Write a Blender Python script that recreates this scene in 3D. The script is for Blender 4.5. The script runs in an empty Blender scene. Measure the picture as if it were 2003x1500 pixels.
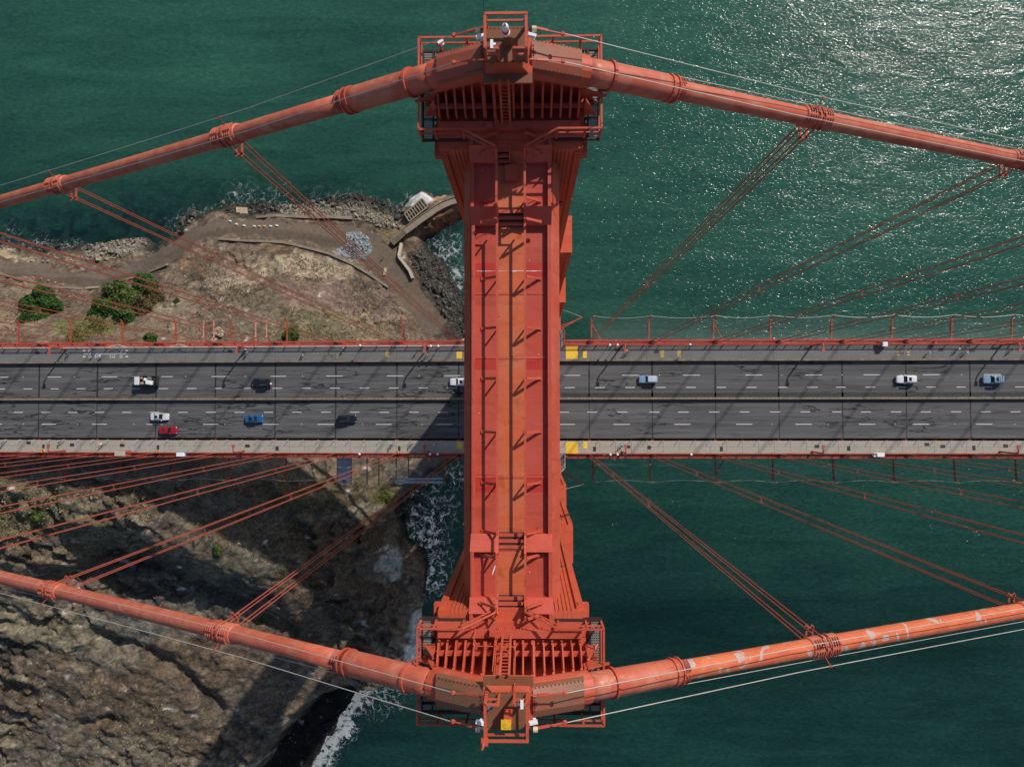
import bpy, math, random
import numpy as np
from mathutils import Vector, Matrix, Euler

random.seed(11)
S = bpy.context.scene
COL = S.collection
R = math.radians

# ------------------------------------------------------------------ camera
F_PX, PW, PH = 1480.0, 2003.0, 1500.0
CAM = Vector((0.763, -1.259, 259.04))
_fwd = Vector((-0.01961, 0.02732, -1.0)).normalized()
_up0 = Vector((math.sin(0.00107), math.cos(0.00107), 0))
_rt = _fwd.cross(_up0).normalized()
_up = _rt.cross(_fwd).normalized()
cam_d = bpy.data.cameras.new('camera')
cam_d.sensor_fit = 'HORIZONTAL'
cam_d.sensor_width = 36.0
cam_d.lens = 36.0 * F_PX / PW
cam_d.clip_start = 0.5
cam_d.clip_end = 9000
cam = bpy.data.objects.new('camera', cam_d)
COL.objects.link(cam)
m = Matrix.Identity(4)
for i in range(3):
    m[i][0], m[i][1], m[i][2], m[i][3] = _rt[i], _up[i], -_fwd[i], CAM[i]
cam.matrix_world = m
S.camera = cam


def P(px, py, z):
    """world point on the horizontal plane z that the survey pixel (2003 x 1500) looks at"""
    d = _fwd * F_PX + _rt * (px - PW / 2) + _up * (PH / 2 - py)
    t = (z - CAM.z) / d.z
    return CAM + d * t


# ------------------------------------------------------------------ light
SUN_EL, SUN_AZ = R(37), R(37)
wd = bpy.data.worlds.new('World')
S.world = wd
wd.use_nodes = True
wn = wd.node_tree
for n in list(wn.nodes):
    wn.nodes.remove(n)
sky = wn.nodes.new('ShaderNodeTexSky')
sky.sky_type = 'NISHITA'
sky.sun_disc = False
sky.sun_elevation = SUN_EL
sky.sun_rotation = SUN_AZ
sky.altitude = 250
bg = wn.nodes.new('ShaderNodeBackground')
bg.inputs['Strength'].default_value = 0.095
wo = wn.nodes.new('ShaderNodeOutputWorld')
wn.links.new(sky.outputs[0], bg.inputs[0])
wn.links.new(bg.outputs[0], wo.inputs[0])
sd = bpy.data.lights.new('sun', 'SUN')
sd.energy = 4.0
sd.angle = R(0.7)
sd.color = (1.0, 0.93, 0.84)
sun = bpy.data.objects.new('sun', sd)
COL.objects.link(sun)
to_sun = Vector((math.sin(SUN_AZ) * math.cos(SUN_EL), math.cos(SUN_AZ) * math.cos(SUN_EL), math.sin(SUN_EL)))
sun.rotation_euler = to_sun.to_track_quat('Z', 'Y').to_euler()
sun.location = (60, 80, 320)
S.view_settings.view_transform = 'Standard'
S.view_settings.look = 'None'
S.view_settings.exposure = 0.0
S.view_settings.gamma = 1.0
S.view_settings.use_curve_mapping = False
S.cycles.max_bounces = 6
S.cycles.transparent_max_bounces = 12

# ------------------------------------------------------------------ noise (numpy)
_tab = np.random.default_rng(5).random((256, 256)).astype(np.float32)


def vnoise(x, y, o=0):
    x = x + o * 17.31
    y = y + o * 9.77
    xi = np.floor(x).astype(int); yi = np.floor(y).astype(int)
    fx = x - xi; fy = y - yi
    fx = fx * fx * fx * (fx * (fx * 6 - 15) + 10)
    fy = fy * fy * fy * (fy * (fy * 6 - 15) + 10)
    a = _tab[xi & 255, yi & 255]; b = _tab[(xi + 1) & 255, yi & 255]
    c = _tab[xi & 255, (yi + 1) & 255]; d = _tab[(xi + 1) & 255, (yi + 1) & 255]
    return (a * (1 - fx) + b * fx) * (1 - fy) + (c * (1 - fx) + d * fx) * fy - 0.5


def fbm(x, y, octv=5, o=0, gain=0.5):
    s = 0.0; a = 1.0
    for k in range(octv):
        s = s + a * vnoise(x * 2 ** k, y * 2 ** k, o + k)
        a *= gain
    return s


def ridged(x, y, octv=4, o=0):
    s = 0.0; a = 1.0
    for k in range(octv):
        s = s + a * (1 - 2 * np.abs(2 * vnoise(x * 2 ** k, y * 2 ** k, o + k)))
        a *= 0.5
    return s


# ------------------------------------------------------------------ materials
def new_mat(name):
    mt = bpy.data.materials.new(name)
    mt.use_nodes = True
    nt = mt.node_tree
    return mt, nt, nt.nodes['Principled BSDF']


def nd(nt, typ, **kw):
    n = nt.nodes.new(typ)
    for k, v in kw.items():
        if k in n.inputs:
            n.inputs[k].default_value = v
        else:
            setattr(n, k, v)
    return n


def ramp(nt, src, stops):
    r = nt.nodes.new('ShaderNodeValToRGB')
    el = r.color_ramp.elements
    while len(el) < len(stops):
        el.new(0.5)
    for e, (p, c) in zip(el, stops):
        e.position = p
        e.color = (c, c, c, 1) if isinstance(c, (int, float)) else (*c, 1)
    nt.links.new(src, r.inputs[0])
    return r.outputs[0]


def mixc(nt, fac, a, b, mode='MIX'):
    n = nt.nodes.new('ShaderNodeMix')
    n.data_type = 'RGBA'
    n.blend_type = mode
    for sock, v in ((n.inputs[0], fac), (n.inputs[6], a), (n.inputs[7], b)):
        if isinstance(v, bpy.types.NodeSocket):
            nt.links.new(v, sock)
        elif isinstance(v, (int, float)):
            sock.default_value = v
        else:
            sock.default_value = (*v, 1)
    return n.outputs[2]


def pos(nt, scale=(1, 1, 1)):
    g = nt.nodes.new('ShaderNodeNewGeometry')
    mp = nt.nodes.new('ShaderNodeMapping')
    mp.inputs['Scale'].default_value = scale
    nt.links.new(g.outputs['Position'], mp.inputs[0])
    return mp.outputs[0]


def noise(nt, vec, scale, detail=4, rough=0.55, dist=0.0):
    n = nd(nt, 'ShaderNodeTexNoise', Scale=scale, Detail=detail, Roughness=rough, Distortion=dist)
    nt.links.new(vec, n.inputs['Vector'])
    return n.outputs['Fac']


def mat_plain(name, col, rough=0.6, metal=0.0, var=0.12, scale=1.5, bump=0.0, alpha=None):
    mt, nt, b = new_mat(name)
    f = noise(nt, pos(nt), scale, 4)
    lo = tuple(c * (1 - var) for c in col)
    hi = tuple(min(1, c * (1 + var)) for c in col)
    c = mixc(nt, ramp(nt, f, [(0.3, 0.0), (0.7, 1.0)]), lo, hi)
    nt.links.new(c, b.inputs['Base Color'])
    b.inputs['Roughness'].default_value = rough
    b.inputs['Metallic'].default_value = metal
    if bump:
        bp = nd(nt, 'ShaderNodeBump', Strength=bump, Distance=0.05)
        nt.links.new(noise(nt, pos(nt), scale * 6, 5), bp.inputs['Height'])
        nt.links.new(bp.outputs[0], b.inputs['Normal'])
    return mt


def mat_paint(name, col, fade=(0.62, 0.20, 0.14), rust=(0.20, 0.055, 0.02), fade_amt=0.35, rust_amt=0.12, scale=0.5, rough=0.5,
              patch=None, patch_at=0.62):
    """weathered bridge paint: faded patches, rust blooms, drips along z"""
    mt, nt, b = new_mat(name)
    p = pos(nt)
    f1 = noise(nt, p, scale, 5, 0.6, 0.6)
    c = mixc(nt, ramp(nt, f1, [(0.42, 0.0), (0.75, fade_amt)]), col, fade)
    f2 = noise(nt, p, scale * 3.1, 6, 0.65, 0.4)
    c = mixc(nt, ramp(nt, f2, [(0.57, 0.0), (0.72, rust_amt)]), c, rust)
    if patch:
        f3 = noise(nt, p, scale * 0.9, 3, 0.5, 1.2)
        c = mixc(nt, ramp(nt, f3, [(patch_at, 0.0), (patch_at + 0.02, 0.85)]), c, patch)
    f4 = noise(nt, p, 9.0, 3)
    c = mixc(nt, 0.10, c, ramp(nt, f4, [(0.3, 0.25), (0.7, 0.85)]), 'OVERLAY')
    # grime runs and brush strokes, stretched along the members
    f5 = noise(nt, pos(nt, (0.5, 2.6, 0.6)), scale * 2.2, 5, 0.6, 0.3)
    c = mixc(nt, ramp(nt, f5, [(0.52, 0.0), (0.74, 0.55)]), c, tuple(v * 0.55 for v in col))
    f6 = noise(nt, p, scale * 7.5, 3, 0.5)
    c = mixc(nt, ramp(nt, f6, [(0.70, 0.0), (0.73, min(0.8, rust_amt * 2.5))]), c, rust)
    nt.links.new(c, b.inputs['Base Color'])
    b.inputs['Roughness'].default_value = rough
    b.inputs['Specular IOR Level'].default_value = 0.3
    bp = nd(nt, 'ShaderNodeBump', Strength=0.06, Distance=0.03)
    nt.links.new(noise(nt, p, 5.0, 5), bp.inputs['Height'])
    nt.links.new(bp.outputs[0], b.inputs['Normal'])
    return mt


M = {}
OR = (0.475, 0.078, 0.042)
M['orange'] = mat_paint('orange_paint', OR)
M['leg'] = mat_paint('leg_paint', (0.51, 0.088, 0.040), fade_amt=0.25, rust_amt=0.18, scale=0.3)
M['cable'] = mat_paint('cable_paint', (0.48, 0.105, 0.062), fade=(0.58, 0.24, 0.15), fade_amt=0.75, rust_amt=0.3, scale=0.8, rough=0.42, patch=(0.52, 0.20, 0.13), patch_at=0.64)
M['cable_worn'] = mat_paint('worn_cable_paint', (0.55, 0.12, 0.055), fade=(0.66, 0.21, 0.08), fade_amt=0.8, rust_amt=0.1, scale=0.9,
                            rough=0.45, patch=(0.45, 0.36, 0.35), patch_at=0.60)
M['plate'] = mat_paint('strut_plate_paint', (0.46, 0.070, 0.042), fade=(0.46, 0.10, 0.078), fade_amt=0.55, rust_amt=0.3, scale=0.35,
                       patch=(0.40, 0.026, 0.018), patch_at=0.68)
M['primer'] = mat_paint('walkway_primer', (0.54, 0.112, 0.044), fade=(0.50, 0.165, 0.085), rust=(0.17, 0.075, 0.04), fade_amt=0.8,
                        rust_amt=0.4, scale=0.55, patch=(0.40, 0.085, 0.02), patch_at=0.66)
M['brown'] = mat_paint('rusty_brown_paint', (0.20, 0.075, 0.035), fade=(0.18, 0.11, 0.06), rust=(0.28, 0.07, 0.02), fade_amt=0.8,
                       rust_amt=0.6, scale=1.2)
M['cover'] = mat_paint('saddle_cover_paint', (0.34, 0.080, 0.048), fade=(0.16, 0.105, 0.06), fade_amt=0.9, rust_amt=0.3, scale=0.6)
M['cover_low'] = mat_paint('olive_saddle_cover_paint', (0.25, 0.082, 0.048), fade=(0.145, 0.105, 0.06), fade_amt=0.95, rust_amt=0.3, scale=0.5)
M['rope'] = mat_plain('suspender_paint', (0.38, 0.082, 0.052), 0.6)
M['wire'] = mat_plain('galvanised_wire', (0.50, 0.46, 0.42), 0.45, 0.2)
M['dark'] = mat_plain('dark_steel', (0.035, 0.012, 0.010), 0.7)
M['rivet'] = mat_plain('rivet_steel', (0.10, 0.018, 0.012), 0.6)
M['grate'] = mat_plain('grating_steel', (0.20, 0.19, 0.17), 0.6)
M['white'] = mat_plain('white_enamel', (0.78, 0.79, 0.80), 0.35, var=0.04)
M['tan'] = mat_plain('tan_plastic', (0.62, 0.48, 0.33), 0.5)
M['black'] = mat_plain('black_rubber', (0.018, 0.018, 0.019), 0.6)
M['glass'] = mat_plain('dark_glass', (0.012, 0.018, 0.022), 0.06, var=0.02)
M['chrome'] = mat_plain('bright_metal', (0.62, 0.63, 0.64), 0.22, 0.9)
M['lens'] = mat_plain('lamp_lens', (0.75, 0.78, 0.78), 0.12)
M['redlens'] = mat_plain('red_lens', (0.62, 0.02, 0.03), 0.2)
M['bluegrey'] = mat_plain('blue_grey_panel', (0.10, 0.17, 0.28), 0.35)
M['yellow'] = mat_paint('yellow_paint', (0.72, 0.42, 0.02), fade=(0.60, 0.33, 0.03), rust=(0.10, 0.07, 0.03), fade_amt=0.5, rust_amt=0.9, scale=3.0)
M['yellow_mark'] = mat_plain('yellow_marking', (0.78, 0.50, 0.035), 0.7, var=0.15, scale=3)
M['yellow_worn'] = mat_plain('worn_yellow_marking', (0.42, 0.29, 0.07), 0.8, var=0.5, scale=5)
M['white_mark'] = mat_plain('white_marking', (0.66, 0.66, 0.64), 0.7, var=0.15, scale=4)
M['tar'] = mat_plain('joint_tar', (0.014, 0.017, 0.018), 0.75, var=0.4, scale=1.2)
M['barrier'] = mat_plain('barrier_concrete', (0.20, 0.145, 0.095), 0.8, var=0.35, scale=0.6)
M['median'] = mat_plain('median_steel', (0.21, 0.17, 0.11), 0.7, var=0.3, scale=1.0)
M['rail_red'] = mat_paint('rail_paint', (0.40, 0.055, 0.035), fade=(0.5, 0.16, 0.11), fade_amt=0.6, scale=0.4)
M['pale_rail'] = mat_plain('pale_rail_paint', (0.62, 0.56, 0.50), 0.5)
M['pinkpost'] = mat_plain('pink_primer', (0.62, 0.24, 0.19), 0.6)
M['silver'] = mat_plain('aluminium_sheet', (0.40, 0.47, 0.53), 0.45, 0.3, var=0.2, scale=0.9)
M['hatch'] = mat_plain('hatch_iron', (0.028, 0.028, 0.034), 0.6)
M['skin'] = mat_plain('skin', (0.42, 0.24, 0.16), 0.6, var=0.05)
M['leaf'] = None


def mat_concrete(name, col, stain, amt=0.6, sx=0.15):
    mt, nt, b = new_mat(name)
    p = pos(nt)
    f = noise(nt, pos(nt, (sx, 1.0, 1.0)), 0.9, 5, 0.6)
    c = mixc(nt, ramp(nt, f, [(0.42, 0.0), (0.72, amt)]), col, stain)
    g = noise(nt, p, 2.2, 5, 0.65)
    c = mixc(nt, 0.35, c, ramp(nt, g, [(0.3, 0.25), (0.7, 0.8)]), 'OVERLAY')
    nt.links.new(c, b.inputs['Base Color'])
    b.inputs['Roughness'].default_value = 0.85
    bp = nd(nt, 'ShaderNodeBump', Strength=0.2, Distance=0.02)
    nt.links.new(noise(nt, p, 8.0, 5), bp.inputs['Height'])
    nt.links.new(bp.outputs[0], b.inputs['Normal'])
    return mt


M['walk_grey'] = mat_concrete('sidewalk_grey_concrete', (0.155, 0.155, 0.15), (0.11, 0.112, 0.112))
M['walk_pale'] = mat_concrete('sidewalk_pale_concrete', (0.34, 0.325, 0.28), (0.36, 0.27, 0.17), 0.55)
M['wall_conc'] = mat_concrete('old_sea_wall_concrete', (0.26, 0.22, 0.165), (0.15, 0.12, 0.08), 0.7, 0.8)


def mat_asphalt(name, base):
    mt, nt, b = new_mat(name)
    p = pos(nt)
    lanes = noise(nt, pos(nt, (0.03, 1.0, 1.0)), 1.1, 4, 0.6)              # wheel tracks and oil lines run along the road
    c = mixc(nt, ramp(nt, lanes, [(0.34, 0.0), (0.66, 1.0)]), tuple(v * 0.68 for v in base), tuple(v * 1.2 for v in base))
    blot = noise(nt, pos(nt, (0.10, 0.9, 1.0)), 0.55, 5, 0.7, 0.4)
    c = mixc(nt, ramp(nt, blot, [(0.55, 0.0), (0.68, 0.5)]), c, (0.042, 0.043, 0.044))
    # tar-sealed cracks: thin wandering lines, mostly along the road
    crk = nd(nt, 'ShaderNodeTexNoise', Scale=0.42, Detail=5, Roughness=0.55, Distortion=0.5)
    nt.links.new(pos(nt, (0.16, 1.35, 1.0)), crk.inputs['Vector'])
    band = ramp(nt, crk.outputs['Fac'], [(0.480, 0.0), (0.494, 1.0), (0.506, 1.0), (0.520, 0.0)])
    gate = ramp(nt, noise(nt, p, 0.06, 3, 0.5), [(0.40, 0.0), (0.50, 1.0)])
    mul = nd(nt, 'ShaderNodeMath', operation='MULTIPLY')
    nt.links.new(band, mul.inputs[0]); nt.links.new(gate, mul.inputs[1])
    c = mixc(nt, mul.outputs[0], c, (0.016, 0.018, 0.02))
    g = noise(nt, p, 14.0, 3, 0.7)
    c = mixc(nt, 0.3, c, ramp(nt, g, [(0.25, 0.2), (0.75, 0.8)]), 'OVERLAY')
    nt.links.new(c, b.inputs['Base Color'])
    b.inputs['Roughness'].default_value = 0.8
    b.inputs['Specular IOR Level'].default_value = 0.25
    bp = nd(nt, 'ShaderNodeBump', Strength=0.25, Distance=0.02)
    nt.links.new(g, bp.inputs['Height'])
    nt.links.new(bp.outputs[0], b.inputs['Normal'])
    return mt


M['asphalt'] = mat_asphalt('asphalt', (0.108, 0.108, 0.109))

# ------------------------------------------------------------------ object helpers
DECK = 75.0


def dz(x):
    """deck grade: level over the water, four percent down towards the land"""
    return -0.04 * max(0.0, -x)


def world_loc(o):
    v = Vector((0, 0, 0))
    while o is not None:
        v += o.location
        o = o.parent
    return v


def props(o, label=None, cat=None, group=None, kind=None, category=None):
    cat = cat or category
    if label: o['label'] = label
    if cat: o['category'] = cat
    if group: o['group'] = group
    if kind: o['kind'] = kind
    return o


def thing(name, label, cat, loc=(0, 0, 0), group=None, rot=(0, 0, 0)):
    o = bpy.data.objects.new(name, None)
    o.empty_display_size = 0.5
    COL.objects.link(o)
    o.location = loc
    o.rotation_euler = rot
    return props(o, label, cat, group)


def copy_tree(o, parent=None):
    c = o.copy()
    COL.objects.link(c)
    c.parent = parent
    for ch in list(o.children):
        copy_tree(ch, c)
    return c


class MB:
    def __init__(self):
        self.v = []; self.f = []; self.mi = []; self.cur = 0

    def add(self, vs, fs):
        n = len(self.v)
        self.v += [tuple(p) for p in vs]
        self.f += [tuple(i + n for i in f) for f in fs]
        self.mi += [self.cur] * len(fs)
        return self

    def box(self, x0, x1, y0, y1, z0, z1):
        if x0 > x1: x0, x1 = x1, x0
        if y0 > y1: y0, y1 = y1, y0
        return self.add([(x0, y0, z0), (x1, y0, z0), (x1, y1, z0), (x0, y1, z0), (x0, y0, z1), (x1, y0, z1), (x1, y1, z1), (x0, y1, z1)],
                        [(3, 2, 1, 0), (4, 5, 6, 7), (0, 1, 5, 4), (1, 2, 6, 5), (2, 3, 7, 6), (3, 0, 4, 7)])

    def bar(self, p, q, w, h=None, up=(0, 0, 1)):
        h = h or w
        p = Vector(p); q = Vector(q)
        d = (q - p).normalized()
        u = Vector(up)
        if abs(d.dot(u)) > 0.98: u = Vector((1, 0, 0))
        s = d.cross(u).normalized() * (w / 2)
        t = s.cross(d).normalized() * (h / 2)
        vs = [p - s - t, p + s - t, p + s + t, p - s + t, q - s - t, q + s - t, q + s + t, q - s + t]
        return self.add(vs, [(3, 2, 1, 0), (4, 5, 6, 7), (0, 1, 5, 4), (1, 2, 6, 5), (2, 3, 7, 6), (3, 0, 4, 7)][::1])

    def tube(self, pts, r, n=8, cap=True):
        pts = [Vector(p) for p in pts]
        rs = r if isinstance(r, (list, tuple)) else [r] * len(pts)
        vs = []; fs = []
        prev = None
        for i, p in enumerate(pts):
            d = (pts[min(i + 1, len(pts) - 1)] - pts[max(i - 1, 0)]).normalized()
            if prev is None:
                a = Vector((0, 0, 1)) if abs(d.z) < 0.9 else Vector((1, 0, 0))
                s = d.cross(a).normalized()
            else:
                s = (prev - d * prev.dot(d)).normalized()
            prev = s
            t = d.cross(s)
            for k in range(n):
                a = 2 * math.pi * k / n
                vs.append(p + (s * math.cos(a) + t * math.sin(a)) * rs[i])
        for i in range(len(pts) - 1):
            for k in range(n):
                k2 = (k + 1) % n
                fs.append((i * n + k, i * n + k2, (i + 1) * n + k2, (i + 1) * n + k))
        if cap:
            fs.append(tuple(range(n - 1, -1, -1)))
            fs.append(tuple(range((len(pts) - 1) * n, len(pts) * n)))
        return self.add(vs, fs)

    def prism(self, poly, z0, z1, axis='z'):
        n = len(poly)
        if axis == 'z':
            vs = [(x, y, z0) for x, y in poly] + [(x, y, z1) for x, y in poly]
        elif axis == 'x':
            vs = [(z0, x, y) for x, y in poly] + [(z1, x, y) for x, y in poly]
        else:
            vs = [(x, z0, y) for x, y in poly] + [(x, z1, y) for x, y in poly]
        fs = [tuple(range(n - 1, -1, -1)), tuple(range(n, 2 * n))] + [(i, (i + 1) % n, n + (i + 1) % n, n + i) for i in range(n)]
        return self.add(vs, fs)

    def lathe(self, prof, c=(0, 0, 0), n=14):
        c = Vector(c)
        vs = []; fs = []
        for r, z in prof:
            for k in range(n):
                a = 2 * math.pi * k / n
                vs.append(c + Vector((r * math.cos(a), r * math.sin(a), z)))
        for i in range(len(prof) - 1):
            for k in range(n):
                k2 = (k + 1) % n
                fs.append((i * n + k, i * n + k2, (i + 1) * n + k2, (i + 1) * n + k))
        fs.append(tuple(range(n - 1, -1, -1)))
        fs.append(tuple(range((len(prof) - 1) * n, len(prof) * n)))
        return self.add(vs, fs)

    def build(self, name, mat, parent=None, shear=False, smooth=False, local=False, **kw):
        vs = [Vector(p) for p in self.v]
        if shear:
            for p in vs:
                p.z += dz(p.x)
        if parent is not None:
            org = Vector((0, 0, 0)) if local else world_loc(parent)
        elif local:
            org = Vector((0, 0, 0))
        else:
            mn = Vector((min(p.x for p in vs), min(p.y for p in vs), min(p.z for p in vs)))
            mx = Vector((max(p.x for p in vs), max(p.y for p in vs), 0))
            org = Vector(((mn.x + mx.x) / 2, (mn.y + mx.y) / 2, mn.z))
        me = bpy.data.meshes.new(name)
        me.from_pydata([p - org for p in vs], [], self.f)
        mats = mat if isinstance(mat, (list, tuple)) else [mat]
        for q in mats:
            me.materials.append(q)
        if len(mats) > 1:
            me.polygons.foreach_set('material_index', self.mi)
        if smooth:
            me.polygons.foreach_set('use_smooth', [True] * len(me.polygons))
        me.update()
        import bmesh
        bm = bmesh.new(); bm.from_mesh(me)
        bmesh.ops.recalc_face_normals(bm, faces=bm.faces)
        bm.to_mesh(me); bm.free()
        o = bpy.data.objects.new(name, me)
        COL.objects.link(o)
        if parent is not None:
            o.parent = parent
        elif not local:
            o.location = org
        props(o, **kw)
        return o


def inst(src, name, parent, loc, rot=None, scale=None):
    """another object that shares src's mesh"""
    o = bpy.data.objects.new(name, src.data)
    COL.objects.link(o)
    o.parent = parent
    o.location = loc
    if rot: o.rotation_euler = rot
    if scale: o.scale = scale
    return o


def np_mesh(name, verts, quads, mat, attrs=None, cols=None, smooth=True, **kw):
    me = bpy.data.meshes.new(name)
    nv, nf = len(verts), len(quads)
    me.vertices.add(nv)
    me.vertices.foreach_set('co', np.asarray(verts, np.float32).ravel())
    me.loops.add(nf * 4)
    me.loops.foreach_set('vertex_index', np.asarray(quads, np.int32).ravel())
    me.polygons.add(nf)
    me.polygons.foreach_set('loop_start', np.arange(0, nf * 4, 4, dtype=np.int32))
    me.polygons.foreach_set('use_smooth', np.full(nf, smooth))
    me.update(calc_edges=True)
    for k, a in (attrs or {}).items():
        at = me.attributes.new(k, 'FLOAT', 'POINT')
        at.data.foreach_set('value', np.asarray(a, np.float32).ravel())
    for k, a in (cols or {}).items():
        at = me.attributes.new(k, 'FLOAT_COLOR', 'POINT')
        rgba = np.ones((nv, 4), np.float32); rgba[:, :3] = a
        at.data.foreach_set('color', rgba.ravel())
    me.materials.append(mat)
    me.validate()
    o = bpy.data.objects.new(name, me)
    COL.objects.link(o)
    props(o, **kw)
    return o

# ------------------------------------------------------------------ land: a height field surveyed from the photograph
COAST_PX = [(-150, 470), (0, 472), (60, 480), (110, 484), (160, 480), (200, 468), (280, 463), (305, 482), (345, 465), (352, 440), (375, 425),
            (405, 412), (440, 402), (470, 392), (500, 400), (540, 398), (600, 402), (640, 388), (690, 383), (740, 393), (785, 410), (800, 398),
            (805, 385), (822, 368), (838, 372), (850, 380), (870, 376), (900, 370), (914, 388), (912, 428), (895, 434), (872, 440), (856, 452),
            (846, 462), (834, 474), (848, 492), (866, 512), (884, 545), (902, 575), (918, 605), (930, 640), (936, 680), (936, 750), (922, 820),
            (905, 880), (880, 910), (840, 930), (805, 955), (790, 985), (790, 1020), (805, 1050), (832, 1068), (842, 1085), (836, 1110),
            (832, 1150), (828, 1200), (822, 1250), (808, 1290), (790, 1325), (745, 1345), (705, 1345), (688, 1370), (668, 1400), (645, 1440),
            (615, 1490), (590, 1540), (560, 1600), (300, 1750), (-200, 1750)]
coast = np.array([tuple(P(x, y, 0).xy) for x, y in COAST_PX])
HP = [  # survey points: pixel, height above the sea
    (0, 500, 4), (60, 500, 4), (180, 490, 3.5), (300, 490, 5), (360, 450, 5), (420, 425, 5), (600, 425, 5), (740, 420, 4.5), (780, 430, 4.5),
    (0, 535, 7.5), (100, 545, 8), (200, 548, 8), (260, 532, 8), (320, 500, 8), (380, 462, 8), (430, 445, 8), (520, 450, 8), (600, 455, 8),
    (680, 468, 7.5), (740, 492, 7), (770, 530, 7), (810, 580, 6.5), (850, 630, 6),
    (0, 600, 24), (100, 610, 23), (200, 590, 18), (260, 580, 16), (360, 545, 14), (430, 500, 13), (500, 500, 14), (560, 520, 16), (620, 545, 15),
    (680, 560, 12), (720, 590, 12), (770, 600, 9), (800, 640, 10), (850, 660, 7), (0, 655, 42), (100, 655, 41), (220, 650, 38), (330, 645, 33),
    (430, 620, 28), (450, 655, 31), (560, 600, 24), (560, 650, 27), (650, 620, 20), (680, 655, 21), (760, 650, 13),
    (-150, 600, 28), (-150, 700, 50), (-150, 800, 60), (-150, 950, 58), (-150, 1100, 56), (-150, 1300, 48), (-150, 1480, 40),
    (0, 760, 58), (200, 760, 56), (400, 770, 46), (550, 770, 34), (680, 770, 22), (780, 770, 11), (860, 770, 5),
    (0, 880, 63), (200, 880, 62), (380, 880, 58), (520, 880, 44), (650, 880, 28), (740, 880, 17), (800, 890, 8),
    (0, 960, 63), (120, 960, 63), (250, 960, 62), (400, 960, 57), (500, 965, 50), (600, 970, 38), (690, 970, 24), (0, 1030, 61), (150, 1030, 60), (300, 1005, 58),
    (400, 1010, 53), (490, 1020, 46), (580, 1030, 37), (750, 985, 14), (780, 1000, 6),
    (0, 1090, 56), (120, 1090, 54), (240, 1015, 61), (300, 1040, 58), (365, 1070, 54), (435, 1100, 49), (505, 1130, 43), (565, 1165, 37), (620, 1200, 30), (480, 1060, 49), (550, 1090, 42),
    (195, 1080, 46), (255, 1100, 44), (325, 1130, 39), (395, 1158, 35), (475, 1195, 31), (555, 1232, 26), (625, 1265, 21), (640, 1090, 32), (730, 1090, 22),
    (790, 1100, 10), (0, 1200, 47), (120, 1190, 46), (200, 1210, 41), (330, 1220, 36), (440, 1240, 31), (680, 1200, 23),
    (740, 1200, 16), (800, 1200, 8), (0, 1300, 41), (120, 1300, 41), (240, 1300, 37), (340, 1310, 33), (430, 1320, 29), (520, 1310, 26),
    (600, 1320, 23), (680, 1290, 18), (760, 1290, 10), (0, 1420, 36), (120, 1420, 35), (240, 1420, 32), (340, 1420, 29), (430, 1420, 25),
    (520, 1390, 21), (600, 1360, 19), (480, 1480, 21), (400, 1490, 24), (200, 1490, 29), (0, 1490, 32), (500, 1400, 22), (545, 1345, 21),
     (840, 395, 7), (880, 400, 8), (820, 430, 7), (860, 430, 6)]
hp = np.array([(*P(x, y, z).xy, z) for x, y, z in HP])


def tps_fit(pts, lam=6.0):
    d = np.hypot(pts[:, None, 0] - pts[None, :, 0], pts[:, None, 1] - pts[None, :, 1])
    K = d + 0.0
    n = len(pts)
    A = np.zeros((n + 3, n + 3))
    A[:n, :n] = -K + lam * 0.1 * np.eye(n)
    A[:n, n] = 1; A[:n, n + 1:] = pts[:, :2]
    A[n, :n] = 1; A[n + 1:, :n] = pts[:, :2].T
    b = np.zeros(n + 3); b[:n] = pts[:, 2]
    return np.linalg.solve(A, b)


def tps_eval(w, pts, x, y):
    out = np.full(x.shape, w[len(pts)]) + w[len(pts) + 1] * x + w[len(pts) + 2] * y
    for k, (a, b, _) in enumerate(pts):
        out -= w[k] * np.hypot(x - a, y - b)
    return out


def dist_poly(x, y, poly, closed=True):
    d = np.full(x.shape, 1e9)
    n = len(poly)
    for i in range(n if closed else n - 1):
        ax, ay = poly[i]; bx, by = poly[(i + 1) % n]
        vx, vy = bx - ax, by - ay
        t = np.clip(((x - ax) * vx + (y - ay) * vy) / (vx * vx + vy * vy + 1e-9), 0, 1)
        d = np.minimum(d, np.hypot(x - ax - t * vx, y - ay - t * vy))
    return d


def inside(x, y, poly):
    c = np.zeros(x.shape, bool)
    n = len(poly)
    for i in range(n):
        ax, ay = poly[i]; bx, by = poly[(i + 1) % n]
        cond = ((ay > y) != (by > y)) & (x < (bx - ax) * (y - ay) / (by - ay + 1e-12) + ax)
        c ^= cond
    return c


def line_px(pts):
    return np.array([tuple(P(x, y, z).xy) for x, y, z in pts])


def sstep(a, b, v):
    t = np.clip((v - a) / (b - a), 0, 1)
    return t * t * (3 - 2 * t)


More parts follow.
